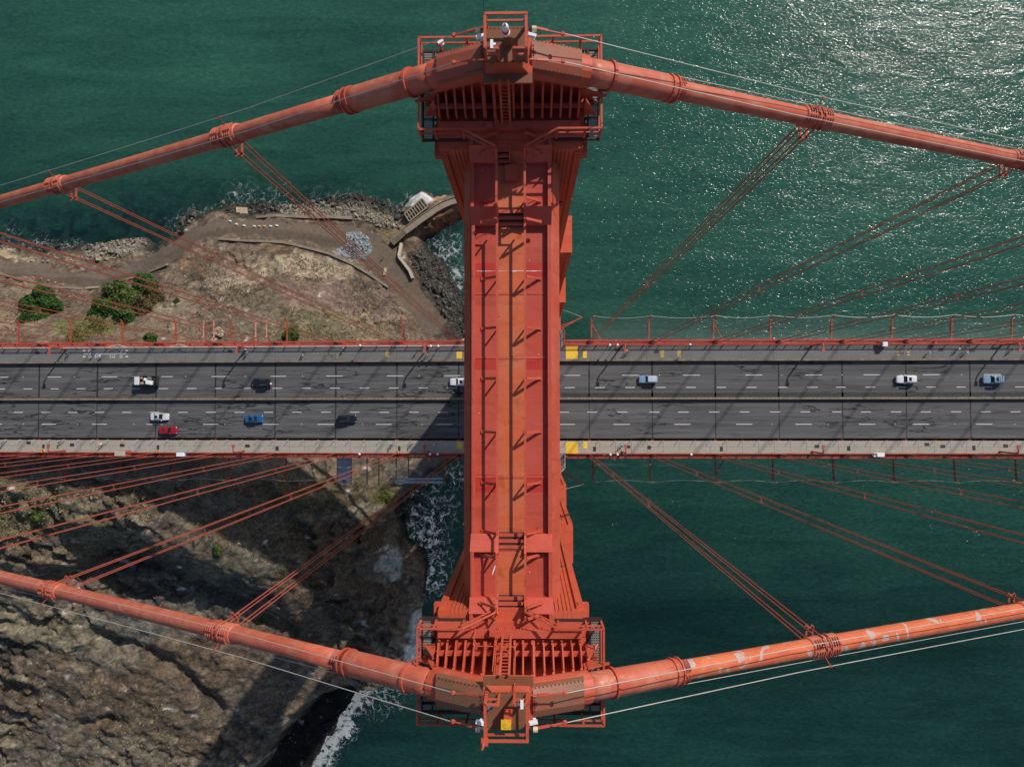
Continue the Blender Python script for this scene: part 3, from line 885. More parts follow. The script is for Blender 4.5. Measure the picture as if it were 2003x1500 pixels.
TIERS = [(198.0, 223.0, 3.47, 15.5, 3.47, 15.5), (168.0, 198.0, 4.44, 14.0, 3.6, 15.9), (131.6, 168.0, 5.46, 14.0, 4.6, 16.3),
         (75.0, 131.6, 6.48, 14.0, 5.6, 16.7), (5.0, 75.0, 8.0, 15.0, 6.6, 17.2)]
for s in (1, -1):
    leg = MB()
    fl = MB()
    groove = MB()
    for k, (z0, z1, hw, uf, hc, uc) in enumerate(TIERS):
        if k == 0:
            leg.box(-hw, hw, s * 11, s * uc, z0, z1)
        else:
            hl = hw - (0.22 if k == 1 else 0.0)
            leg.prism([(-hl, s * 11), (hw, s * 11), (hw, s * uf), (hc, s * uf), (hc, s * uc), (-hc, s * uc), (-hc, s * uf), (-hl, s * uf)], z0, z1)
        x = -hw + 0.62
        while x < hw - 0.6:
            fl.box(x, x + 0.145 + 0.04 * k, s * 10.95, s * 11.0, z0 + 1.2, z1 - (0.0 if k == 0 else 2.6))
            x += 0.19 + 0.06 * k
        if k == 0:
            x = -hw + 0.62
            while x < hw - 0.6:
                if abs(x) > 2.4: fl.box(x, x + 0.15, s * 11.0, s * 11.40, z1, z1 + 0.014)
                x += 0.19
        for zz in (z0 + (z1 - z0) * 0.28, z0 + (z1 - z0) * 0.62):
            groove.box(-hw + 0.5, hw - 0.5, s * 10.915, s * 11.0, zz, zz + 0.12)
        for e in (-1, 1):
            leg.box(e * (hw - 0.36), e * (hw - 0.02), s * 10.875, s * 11.0, z0, z1 - 0.3)
            for q in range(6):           # flutes on the outer cheeks too
                yy = 11.5 + q * 0.62
                if yy + 0.3 < uf:
                    fl.box(e * hw, e * (hw + 0.06), s * yy, s * (yy + 0.3), z0 + 1.2, z1 - 2.0)
    lo_ = leg.build('leg', M['leg'], tower)
    fl.build('fluting', M['leg'], lo_, kind='stuff')
    groove.build('joint_band', M['rivet'], lo_, kind='stuff')
    cap = MB()
    cap.box(-3.62, 3.62, s * 11.42, s * 15.6, 222.3, 222.75)
    cap.box(-3.5, 3.5, s * 11.45, s * 15.5, 222.75, 223.2)
    cap.box(-3.72, -3.2, s * 10.83, s * 12.4, 222.0, 222.5)
    cap.box(3.2, 3.72, s * 10.83, s * 12.4, 222.0, 222.5)
    cap.build('leg_cap', M['orange'], tower)

# top strut: stepped plate, low in the middle and rising in two steps to each leg
ST = [(7.6, 221.5), (8.35, 222.2), (10.5, 222.2), (11.1, 222.9), (11.9, 222.9)]
prof = [(-y, z) for y, z in ST[::-1]] + ST


def strut_shell(name, xs, mat, parent, close=True, dzs=None):
    """extrude a cross-section [(x, dz)] along the stepped strut profile"""
    vs, fs = [], []
    for y, z in prof:
        for x, d in xs:
            vs.append((x, y, z + d))
    n = len(xs)
    for i in range(len(prof) - 1):
        for k in range(n if close else n - 1):
            k2 = (k + 1) % n
            fs.append((i * n + k, i * n + k2, (i + 1) * n + k2, (i + 1) * n + k))
    fs += [tuple(range(n)), tuple(range((len(prof) - 1) * n, len(prof) * n))] if close else []
    return MB().add(vs, fs).build(name, mat, parent)


strut = MB().box(-1.75, 1.75, -11.2, 11.2, 214.0, 220.2).build('portal_strut', M['leg'], tower)
for e in (-1, 1):
    strut_shell('side_plate', [(e * 0.70, 0.0), (e * 1.83, 0.0), (e * 1.83, -0.5), (e * 0.70, -0.5)], M['plate'], strut)
    strut_shell('fin', [(e * 1.80, -0.45), (e * 1.80, 0.32), (e * 1.86, 0.32), (e * 1.86, -0.45)], M['orange'], strut)
    strut_shell('fin_flange', [(e * 1.86, 0.24), (e * 1.86, 0.32), (e * 1.96, 0.32), (e * 1.96, 0.24)], M['plate'], strut)
    # outer flange and bevel run level
    MB().prism([(e * 1.87, 221.42), (e * 2.07, 221.40), (e * 2.07, 220.4), (e * 1.87, 220.4)], -11.0, 11.0, 'y').build('flange', M['orange'], strut)
    MB().prism([(e * 2.07, 221.40), (e * 2.43, 220.55), (e * 2.43, 214.2), (e * 2.07, 214.2)], -11.0, 11.0, 'y').build('bevel_plate', M['orange'], strut)
strut_shell('walkway_plate', [(-0.70, 0.012), (0.70, 0.012), (0.70, -0.4), (-0.70, -0.4)], M['primer'], strut)
for y0, z in ((-4.9, 221.5), (1.0, 221.5), (4.2, 221.5)):
    b_ = MB().box(1.97, 2.06, y0, y0 + 0.12, z - 0.12, z - 0.085)
    for e in (-1, 1):
        b_.box(e * 0.72, e * 1.8, y0, y0 + 0.10, z, z + 0.025)
    b_.box(-0.66, 0.66, y0 - 0.02, y0 + 0.09, z + 0.01, z + 0.035)
    b_.build('seam_strap', M['orange'], strut)
M['touch_up'] = mat_paint('touch_up_paint', (0.43, 0.034, 0.024), fade=(0.45, 0.06, 0.045), fade_amt=0.7, rust_amt=0.1, scale=1.2)
for y0, y1 in ((5.05, 5.75), (0.45, 1.05), (-5.6, -4.75)):
    for e in (-1, 1):
        MB().box(e * 0.72, e * 1.79, y0, y1, 221.49, 221.5045).build('touch_up_band', M['touch_up'], strut)
k_ = MB()
for q in range(14):
    xa = -1.75 + q * 0.25
    if abs(xa) < 1.8:
        w_ = 0.008 + 0.018 * random.random()
        k_.box(xa, xa + 0.245, 5.36 - w_ + 0.03 * random.random(), 5.36 + w_, 221.508, 221.5165)
k_.build('sealant_line', M['white'], strut, kind='stuff')
dp = MB()
rr_ = random.Random(3)
for q in range(16):
    y = rr_.uniform(-10, 10.4)
    e = rr_.choice((-1, 1))
    x = e * rr_.choice((rr_.uniform(0.75, 1.7), rr_.uniform(0.72, 0.95)))
    z = 221.5 if abs(y) < 7.5 else (222.2 if 8.5 < abs(y) < 10.4 else None)
    if z is None: continue
    r_ = rr_.uniform(0.01, 0.024)
    dp.lathe([(r_, 0), (r_ * 0.7, 0.004)], (x, y, z + 0.002), 7)
for q in range(9):
    dp.tube([(-0.72 - 0.02 * q, -8.9 - 0.05 * q, 222.21), (-0.76 - 0.02 * q, -9.02 - 0.06 * q, 222.215)], 0.022, 5)
dp.build('droppings', M['white'], strut, kind='stuff')
rv = MB()
for e in (-1, 1):
    for q in range(60):
        y = -10.3 + q * 0.35
        rv.box(e * 1.95, e * 1.985, y, y + 0.04, 221.40, 221.44)
rv.build('rivet', M['rivet'], strut, kind='stuff')
# ramps filled solid across the fins at the steps
for s in (1, -1):
    for (ya, za), (yb, zb) in ((ST[0], ST[1]), (ST[2], ST[3])):
        for e in (-1, 1):
            vs = []
            for (y, z) in ((ya, za), (yb, zb)):
                for x in (0.74, 1.99):
                    vs += [(e * x, s * y, z + 0.04), (e * x, s * y, z + 0.34 if x > 1 else z + 0.30)]
            MB().add([(e * 0.74, s * ya, za + 0.33), (e * 1.99, s * ya, za + 0.33), (e * 1.99, s * yb, zb + 0.33), (e * 0.74, s * yb, zb + 0.33),
                      (e * 0.74, s * ya, za - 0.3), (e * 1.99, s * ya, za - 0.3), (e * 1.99, s * yb, zb - 0.3), (e * 0.74, s * yb, zb - 0.3)],
                     [(0, 1, 2, 3), (7, 6, 5, 4), (0, 4, 5, 1), (1, 5, 6, 2), (2, 6, 7, 3), (3, 7, 4, 0)]).build('step_panel', M['plate'], strut)
        st = MB()
        for q in range(3):
            yy = ya + (yb - ya) * (q + 0.15) / 3 - 0.06
            zz = za + 0.16 + (zb - za) * (q + 0.5) / 3
            st.box(-0.6 if ya < 9 or s < 0 else -0.62, 0.6 if ya < 9 or s < 0 else -0.06, s * yy, s * (yy + 0.17), zz, zz + 0.03)
        wst = (-0.64, 0.64) if ya < 9 or s < 0 else (-0.65, -0.05)
        for xx in wst:
            st.bar((xx, s * (ya - 0.12), za + 0.16), (xx, s * (yb + 0.1), zb + 0.22), 0.05, 0.2)
        st.build('stair', M['orange'], strut)
        MB().add([(wst[0], s * (ya - 0.04), za + 0.02), (wst[1], s * (ya - 0.04), za + 0.02), (wst[1], s * (yb + 0.02), zb + 0.025), (wst[0], s * (yb + 0.02), zb + 0.025),
                  (wst[0], s * yb, za - 0.1), (wst[1], s * yb, za - 0.1)], [(0, 1, 2, 3), (0, 1, 5, 4)]).build('stair_pan', M['dark'], strut)
hb = MB().box(-0.24, 0.30, 9.65, 10.3, 222.2, 222.62)
hb.box(-0.28, 0.34, 9.61, 10.34, 222.62, 222.66)
h_ = hb.build('hatch_box', M['plate'], strut)
MB().lathe([(0.06, 0), (0.06, 0.03)], (-0.09, 9.95, 222.66), 8).build('hatch_knob', M['dark'], h_) if False else None

# strut handrails with outrigger braces
BR = [275, 305, 391, 432, 540, 640, 740, 846, 947, 1043, 1084, 1170, 1192]
for e in (-1, 1):
    r_ = MB()
    pts = [(y, z + 0.9) for y, z in prof[1:-1]]
    pts = [(-10.8, pts[0][1])] + pts[1:-1] + [(10.8, pts[-1][1])]
    for (ya, za), (yb, zb) in zip(pts[:-1], pts[1:]):
        r_.bar((e * 0.68, ya, za), (e * 0.68, yb, zb), 0.105, 0.08)
    hr = r_.build('handrail', M['orange'], strut)
    for py in BR:
        y = (790.4 - py) / 40.3 - 1.259
        zf = 221.5 if abs(y) < 7.6 else (222.2 if abs(y) < 10.5 else 222.9)
        p_b = MB()
        p_b.bar((e * 0.68, y, zf), (e * 0.68, y, zf + 0.88), 0.07)
        p_b.bar((e * 0.73, y, zf + 0.8), (e * 1.40, y + 0.02, zf + 0.06), 0.12, 0.08)
        p_b.box(e * 1.32, e * 1.5, y - 0.06, y + 0.10, zf, zf + 0.07)
        p_b.build('rail_brace', M['orange'], hr)

for k, (z1, hw) in enumerate(((192.0, 2.6), (162.0, 2.8), (126.0, 2.9))):
    MB().box(-hw, hw, -11, 11, z1 - 8, z1).build('portal_strut', M['leg'], tower)

# ------------------------------------------------------------------ the two saddle heads
RX = [-3.33, -2.93, -2.52, -2.09, -1.69, -1.18, -0.72, 0.175, 0.565, 1.03, 1.51, 1.92, 2.36, 2.80, 3.19]


def drop(x):
    s, c = (0.486, 0.00035) if x > 0 else (0.619, 0.00045)
    a = abs(x)
    return s * (math.sqrt(a * a + 1.44) - 1.2) - c * a * a


def cable_z(x): return ZS - drop(x)


for s in (1, -1):
    def Y(u): return s * u
    sad = MB()
    sad.box(-3.45, 3.45, Y(13.30), Y(14.14), 223.2, 225.3)
    sad.box(-3.5, 3.5, Y(12.15), Y(15.25), 223.2, 223.36)
    sad.tube([(x, Y(CU), cable_z(x) - 0.05) for x in np.linspace(-3.4, 3.4, 19)], 0.72, 16)
    saddle = sad.build('cable_saddle', M['orange'], tower)
    for x in RX:
        th = 0.17 if abs(abs(x) - 1.1) < 0.12 else 0.10
        d = drop(x)
        rb = MB()
        rb.prism([(Y(13.4), 226.25 - d), (Y(12.98), 226.05 - d), (Y(12.30), 224.0), (Y(12.2), 223.36), (Y(13.4), 223.36)], x - th / 2, x + th / 2, 'x')
        rb.prism([(Y(14.04), 226.25 - d), (Y(14.46), 226.05 - d), (Y(15.14), 224.0), (Y(15.24), 223.36), (Y(14.04), 223.36)], x - th / 2, x + th / 2, 'x')
        # flange along the sloping edge
        rb.bar((x, Y(12.98), 226.05 - d), (x, Y(12.28), 224.0), th + 0.05, 0.04, up=(1, 0, 0))
        rb.build('rib', M['orange'], saddle)
    MB().box(-3.42, 3.42, Y(12.5), Y(12.74), 224.16, 224.22).build('stiffener', M['orange'], saddle)
    # riveted cover sheets over the cable, left and right of the pedestal
    for e, xa, xb in ((-1, 1.09, 3.22), (1, 1.00, 3.20)):
        xs = np.linspace(xa, xb, 8)
        vs, fs = [], []
        cs = [(13.02, 0.34), (13.10, 0.62), (13.42, 0.80), (14.02, 0.80), (14.34, 0.62), (14.42, 0.34)]
        for x in xs:
            for uu, zz in cs:
                vs.append((e * x, Y(uu), cable_z(e * x) + zz + 0.12))
        for x in xs:
            for uu, zz in cs:
                vs.append((e * x, Y(CU + (uu - CU) * 0.95), cable_z(e * x) + zz + 0.06))
        n = len(cs)
        o_ = len(xs) * n
        for i in range(len(xs) - 1):
            for k in range(n - 1):
                a = i * n + k
                fs.append((a, a + 1, a + n + 1, a + n)); fs.append((o_ + a, o_ + a + n, o_ + a + n + 1, o_ + a + 1))
        for i in (0, len(xs) - 1):
            for k in range(n - 1):
                a = i * n + k
                fs.append((a, o_ + a, o_ + a + 1, a + 1))
        cv = MB().add(vs, fs).build('cover_sheet', M['cover'] if s > 0 else M['cover_low'], saddle)
        q = MB()
        for x in np.arange(xa + 0.1, xb, 0.17):
            for uu, zz in ((13.12, 0.77), (14.32, 0.77)):
                zc = cable_z(e * x) + zz
                q.box(e * x - 0.018, e * x + 0.018, Y(uu) - 0.018, Y(uu) + 0.018, zc - 0.08, zc + 0.03)
        for uu in np.arange(13.45, 14.05, 0.14):
            x = xa + 0.07
            zc = cable_z(e * x) + 0.93
            q.box(e * x - 0.025, e * x + 0.025, Y(uu) - 0.025, Y(uu) + 0.025, zc - 0.02, zc + 0.03)
        q.build('cover_rivet', M['rivet'], saddle, kind='stuff')
    # gussets and brackets at both ends
    for e in (-1, 1):
        g = MB()
        for uu in (12.5, 13.0):
            g.prism([(e * 3.45, 225.2), (e * 4.05, 223.5), (e * 3.45, 223.3)], Y(uu) - 0.04, Y(uu) + 0.04, 'y')
        g.bar((e * 3.5, Y(12.9), 224.2), (e * 4.0, Y(12.3), 223.8), 0.09)
        g.bar((e * 3.5, Y(12.4), 224.0), (e * 4.0, Y(12.9), 223.8), 0.09)
        g.prism([(e * 3.3, 226.2 - drop(e * 3.3)), (e * 4.5, 226.0 - drop(e * 4.5)), (e * 4.5, 225.8 - drop(e * 4.5)), (e * 3.3, 225.4 - drop(e * 3.3))], Y(13.0), Y(13.06), 'y')
        g.prism([(e * 3.3, 226.2 - drop(e * 3.3)), (e * 4.5, 226.0 - drop(e * 4.5)), (e * 4.5, 225.8 - drop(e * 4.5)), (e * 3.3, 225.4 - drop(e * 3.3))], Y(14.38), Y(14.44), 'y')
        g.build('end_gusset', M['orange'], saddle, kind='stuff')
    kb = MB().box(-3.4, 3.3, Y(11.78), Y(12.12), 223.2, 223.62)
    for x in np.arange(-3.2, 3.2, 0.33):
        kb.box(x, x + 0.05, Y(11.68), Y(11.78), 223.3, 223.36)
    kb.build('edge_girder', M['orange'], saddle)
    MB().box(-2.0, 1.9, Y(11.12), Y(11.72), 222.93, 222.97).build('landing_plate', M['brown'], saddle)
    ld = MB()
    for xx in (-0.38, 0.0):
        ld.bar((xx, Y(12.52), 227.25), (xx, Y(11.98), 223.4), 0.06, 0.1)
    for q in range(13):
        t = (q + 0.5) / 13
        ld.bar((-0.38, Y(12.52 - 0.54 * t), 227.25 - 3.85 * t), (0.0, Y(12.52 - 0.54 * t), 227.25 - 3.85 * t), 0.035)
    ld.build('ladder', M['orange'], saddle)
    cd = MB()
    for xx in (-0.72, -0.64):
        cd.tube([(xx, Y(12.6), 226.6), (xx, Y(12.1), 224.4), (xx + 0.1, Y(11.7), 223.3)], 0.022, 6)
    if s < 0:
        cd.tube([(-1.66, -11.7, 223.5), (-1.68, -12.05, 224.2), (-1.5, -12.2, 224.5), (0.1, -12.2, 224.55), (0.22, -12.3, 224.6), (0.22, -12.9, 226.9), (0.24, -13.0, 228.0)], 0.028, 6)
        cd.box(-0.98, -0.68, -11.95, -11.62, 223.6, 223.95)
    else:
        cd.box(-1.15, -0.85, 11.8, 12.02, 223.6, 223.85)
    cd.build('conduit', M['orange'], saddle)

    # gallery round the saddle
    gal = MB()
    for e in (-1, 1):
        gal.box(e * 3.66, e * 3.74, Y(11.35), Y(15.75), 223.05, 223.22)
        gal.box(e * 4.16, e * 4.26, Y(11.35), Y(15.75), 223.0, 223.22)
        for uu in (11.4, 12.4, 13.4, 14.4, 15.4):
            gal.box(e * 3.4, e * 4.2, Y(uu), Y(uu) + 0.08, 222.9, 223.04)
    gal.box(-4.2, 4.2, Y(15.66), Y(15.78), 223.0, 223.2)
    gal.box(-4.2, 4.2, Y(15.22), Y(15.3), 223.0, 223.2)
    gal.box(-4.2, -2.1, Y(11.36), Y(11.46), 223.0, 223.2)
    gal.box(2.1, 4.2, Y(11.36), Y(11.46), 223.0, 223.2)
    gallery = gal.build('gallery', M['dark'], tower)
    gr = MB()
    for e in (-1, 1):
        for uu in np.arange(11.5, 15.6, 0.115):
            gr.box(e * 3.76, e * 4.15, Y(uu), Y(uu) + 0.06, 223.17, 223.2)
        for xx in (3.85, 3.95, 4.05):
            gr.box(e * xx, e * (xx + 0.03), Y(11.5), Y(15.6), 223.16, 223.19)
    for xx in np.arange(-3.6, 3.6, 0.14):
        gr.box(xx, xx + 0.03, Y(15.3), Y(15.66), 223.15, 223.18)
    gr.build('grating', M['grate'], gallery)
    def rail(pts, z, w=0.085):
        k = MB()
        for a, b2 in zip(pts[:-1], pts[1:]):
            k.bar((a[0], Y(a[1]), z), (b2[0], Y(b2[1]), z), w, 0.08)
        return k
    loop = [(-2.2, 11.43), (-4.22, 11.43), (-4.22, 15.72), (4.22, 15.72), (4.22, 11.43), (2.2, 11.43)]
    rail(loop, 224.5).build('top_rail', M['orange'], gallery)
    rail([(x * 0.985, u) for x, u in loop], 223.95, 0.06).build('mid_rail', M['orange'], gallery)
    for e in (-1, 1):
        k = MB().bar((e * 2.2, Y(11.43), 224.5), (e * 0.70, Y(10.85), 223.85), 0.085)
        k.bar((e * 2.2, Y(11.40), 223.95), (e * 0.72, Y(10.82), 223.4), 0.06)
        k.bar((e * 0.69, Y(10.85), 223.85), (e * 0.69, Y(10.7), 222.5), 0.09)
        k.build('slanting_rail', M['orange'], gallery)
    for x, u in ((-4.22, 11.43), (-2.2, 11.43), (-4.22, 13.3), (-4.22, 15.72), (-3.3, 15.72), (-2.0, 15.72), (2.0, 15.72), (3.3, 15.72), (4.22, 15.72), (4.22, 13.3),
                 (4.22, 11.43), (2.2, 11.43), (-3.5, 11.43), (3.5, 11.43)):
        MB().bar((x, Y(u), 223.0), (x, Y(u), 224.5), 0.09).build('rail_post', M['orange'], gallery)

    # pedestal over the saddle with its railed platform
    U0, U1 = (12.45, 12.86) if s > 0 else (12.62, 13.02)
    pd = MB().box(-1.09, 1.02, Y(U0), Y(14.7), 226.95, 227.05)
    vs = [(-0.98, Y(U1), 227.05), (0.86, Y(U1), 227.05), (0.86, Y(14.45), 227.05), (-0.98, Y(14.45), 227.05),
          (-0.55, Y(U1 + 0.12), 227.85), (0.45, Y(U1 + 0.12), 227.85), (0.86, Y(14.45), 227.85), (-0.98, Y(14.45), 227.85)]
    pd.add(vs, [(0, 1, 5, 4), (1, 2, 6, 5), (2, 3, 7, 6), (3, 0, 4, 7), (4, 5, 6, 7)])
    ped = pd.build('pedestal', M['orange'], tower)
    MB().box(-1.08, 1.01, Y(U0 + 0.01), Y(U1 + 0.04), 227.05, 227.062).build('base_plate', M['brown'], ped)
    MB().box(-0.96, 0.84, Y(12.99), Y(14.47), 227.85, 227.93).build('platform_plate', M['brown'], ped)
    q = MB()
    for xx in np.arange(-0.9, 0.85, 0.16):
        q.box(xx, xx + 0.04, Y(14.38), Y(14.42), 227.93, 227.95)
        q.box(xx, xx + 0.04, Y(12.96), Y(13.0), 227.93, 227.95)
    q.build('platform_rivet', M['rivet'], ped, kind='stuff')
    fr = MB()
    F0, F1 = 13.05, 14.45
    for e, xx in ((-1, -0.90), (1, 0.76)):
        fr.bar((xx, Y(F0), 229.0), (xx, Y(F1), 229.0), 0.11, 0.09)
        fr.bar((xx, Y(F0), 228.45), (xx, Y(F1), 228.45), 0.07, 0.07)
        for uu in (F0, F1):
            fr.bar((xx, Y(uu), 227.7), (xx, Y(uu), 229.0), 0.10, 0.12)
    fr.bar((-0.95, Y(F1), 229.02), (0.81, Y(F1), 229.02), 0.10, 0.09)
    fr.bar((-0.9, Y(F1), 228.45), (0.76, Y(F1), 228.45), 0.08)
    for a, b2 in ((-0.9, -0.38), (0.24, 0.76)):
        fr.bar((a, Y(F0), 229.0), (b2, Y(F0), 229.0), 0.09)
        fr.bar((a, Y(F0), 228.45), (b2, Y(F0), 228.45), 0.07)
        for xx in (a, b2):
            fr.bar((xx, Y(F0), 227.85), (xx, Y(F0), 229.0), 0.08, 0.1)
    fr.build('platform_rail', M['orange'], ped)
    MB().box(-0.17, 0.16, Y(13.62), Y(13.9), 227.93, 228.75).build('beacon_post', M['orange'] if s < 0 else M['brown'], ped)
    # rope anchors: turnbuckles from the platform corners
    tb = MB()
    for e in (-1, 1):
        for uu, u2 in ((13.05, 13.15), (14.42, 14.32)):
            xa = e * 0.95 - 0.06
            pa = Vector((xa, Y(uu), 228.0)); pb = Vector((e * 2.3, Y(u2), 227.55))
            tb.bar(pa, pb, 0.045)
            mid = pa.lerp(pb, 0.45)
            tb.bar(pa.lerp(pb, 0.2), pa.lerp(pb, 0.55), 0.09)
            tb.lathe([(0.07, -0.06), (0.11, 0), (0.07, 0.06)], pb, 8)
    tb.build('turnbuckles', M['orange'], ped, kind='stuff')
    wh = MB()
    if s > 0:
        wh.bar((-0.92, Y(14.45), 229.0), (-0.92, Y(14.5), 230.4), 0.02)
        wh.build('whip_aerial', M['black'], ped)
    else:
        wh.box(-1.05, -0.78, Y(14.35), Y(14.62), 228.9, 229.1).tube([(-0.96, Y(14.5), 229.05), (-0.97, Y(14.55), 229.5)], 0.055, 8)
        wh.build('corner_post', M['orange'], ped)


def at_tower(mb, name, mats, label, cat, **kw):
    o = mb.build(name, mats)
    return props(o, label, cat, **kw)


bl = thing('beacon_lamp', 'white aircraft beacon lamp with red middle band on the upper tower head', 'beacon', (-0.08, 13.78, 228.75))
MB().lathe([(0.19, 0), (0.19, 0.10), (0.15, 0.14)], n=18).build('lamp_base', M['white'], bl, local=True, smooth=True)
MB().lathe([(0.155, 0.14), (0.16, 0.20), (0.16, 0.30), (0.15, 0.34)], n=18).build('red_lens', M['redlens'], bl, local=True, smooth=True)
MB().lathe([(0.15, 0.34), (0.155, 0.42), (0.14, 0.52), (0.11, 0.62), (0.06, 0.66)], n=18).build('clear_lens', M['lens'], bl, local=True, smooth=True)
MB().lathe([(0.05, 0.66), (0.05, 0.73), (0.03, 0.74)], n=10).build('cap', M['grate'], bl, local=True)
at_tower(MB().box(-0.28, 0.12, -14.1, -13.72, 228.76, 228.82).lathe([(0.12, 0), (0.12, 0.02)], (-0.06, -13.92, 228.82), 14), 'beacon_mount',
         M['yellow'], 'square worn yellow mounting plate on the lower tower head, its beacon missing', 'mounting plate')
at_tower(MB().box(-0.84, -0.62, -13.52, -13.24, 228.3, 228.36).bar((-0.73, -13.4, 227.9), (-0.73, -13.4, 228.3), 0.06), 'control_panel', M['bluegrey'],
         'flat blue-grey panel inside the railing of the lower tower head', 'panel')


def floodlight(x, u, s, ang, label):
    t = thing('floodlight', label, 'floodlight', (x, s * u, 228.45), 'floodlights on the tower heads', (0, 0, ang))
    MB().box(-0.17, 0.17, -0.075, 0.075, 0.06, 0.2).box(-0.15, 0.15, -0.06, 0.06, 0.2, 0.225).build('housing', M['white'], t, local=True)
    MB().box(-0.14, 0.14, -0.08, -0.075, 0.075, 0.185).build('lens', M['lens'], t, local=True)
    MB().bar((0.05, 0, 0.06), (0.05, 0, -0.12), 0.09).box(-0.01, 0.11, -0.06, 0.06, -0.16, -0.12).build('bracket', M['white'], t, local=True)


floodlight(-1.13, 13.72, 1, 0.3, 'white floodlight beside the upper beacon, on the landward side of its railing')
floodlight(1.0, 13.76, 1, -0.25, 'white floodlight beside the upper beacon, on the open water side of its railing')
floodlight(-1.13, 13.92, -1, -0.25, 'white floodlight on the lower tower head beside the blue-grey panel')
floodlight(1.0, 13.9, -1, 0.2, 'white floodlight on the lower tower head, on the open water side of its railing')


def drum(x, u, s, e, label):
    t = thing('drum_sensor', label, 'sensor', (x, s * u, 228.5), 'tan drum sensors on the tower heads')
    MB().tube([(0, 0, 0), (e * 0.12, 0, 0.02)], 0.13, 16).build('collar', M['black'], t, local=True)
    MB().tube([(e * 0.12, 0, 0.02), (e * 0.3, 0, 0.03)], [0.125, 0.115], 16).build('drum', M['tan'], t, local=True)


drum(0.88, 14.05, 1, 1, 'tan drum sensor on the open water side of the upper beacon')
drum(-1.0, 13.95, 1, -1, 'tan drum sensor on the landward side of the upper beacon')
drum(0.88, 14.2, -1, 1, 'tan drum sensor on the open water side of the lower tower head')
drum(-1.0, 14.2, -1, -1, 'shaded drum sensor on the landward side of the lower tower head')


def white_cam(x, y, z, rot, label, L=0.36):
    t = thing('security_camera', label, 'camera', (x, y, z), 'white cameras on the tower', (0, 0, rot))
    MB().box(-0.06, 0.06, -L / 2, L / 2, 0.1, 0.22).build('housing', M['white'], t, local=True)
    MB().bar((0, 0, -0.3), (0, 0, 0.1), 0.05).box(-0.02, 0.16, 0.02, 0.1, 0.05, 0.1).build('bracket', M['white'], t, local=True)
    MB().box(-0.045, 0.045, -L / 2 - 0.012, -L / 2, 0.115, 0.205).build('lens', M['glass'], t, local=True)


white_cam(-0.62, 13.12, 229.0, 0.0, 'white box camera on the railing in front of the upper beacon')
white_cam(0.55, -12.95, 229.0, 3.14, 'white box camera on the railing of the lower tower head')
white_cam(-3.1, 15.05, 225.3, -1.0, 'small white camera on the outer saddle ribs of the upper tower head', 0.28)
# ------------------------------------------------------------------ main cables
PAN = 15.24
PX0 = 15.91
XR = [PX0 + PAN * k for k in range(9)]
XL = [-PX0 - PAN * k for k in range(10)]
NAME = {1: 'upper', -1: 'lower'}


def cpt(x, s, dy=0.0, dzz=0.0): return Vector((x, s * (CU + dy), cable_z(x) + dzz))


def ring(mb, x, s, r, w, tilt=True, n=20):
    a = cpt(x - 0.05, s); b2 = cpt(x + 0.05, s)
    d = (b2 - a).normalized()
    c = cpt(x, s)
    mb.tube([c - d * w / 2, c + d * w / 2], r, n)


def arc(mb, x, s, r, a0, a1, rr, n=9):
    """a bar bent over the cable: angles from the top of the cable, positive outward"""
    a = cpt(x - 0.05, s); b2 = cpt(x + 0.05, s)
    d = (b2 - a).normalized()
    up = Vector((0, 0, 1)); up = (up - d * up.dot(d)).normalized()
    out = Vector((0, s, 0))
    c = cpt(x, s)
    mb.tube([c + (up * math.cos(t) + out * math.sin(t)) * r for t in np.linspace(a0, a1, n)], rr, 6)


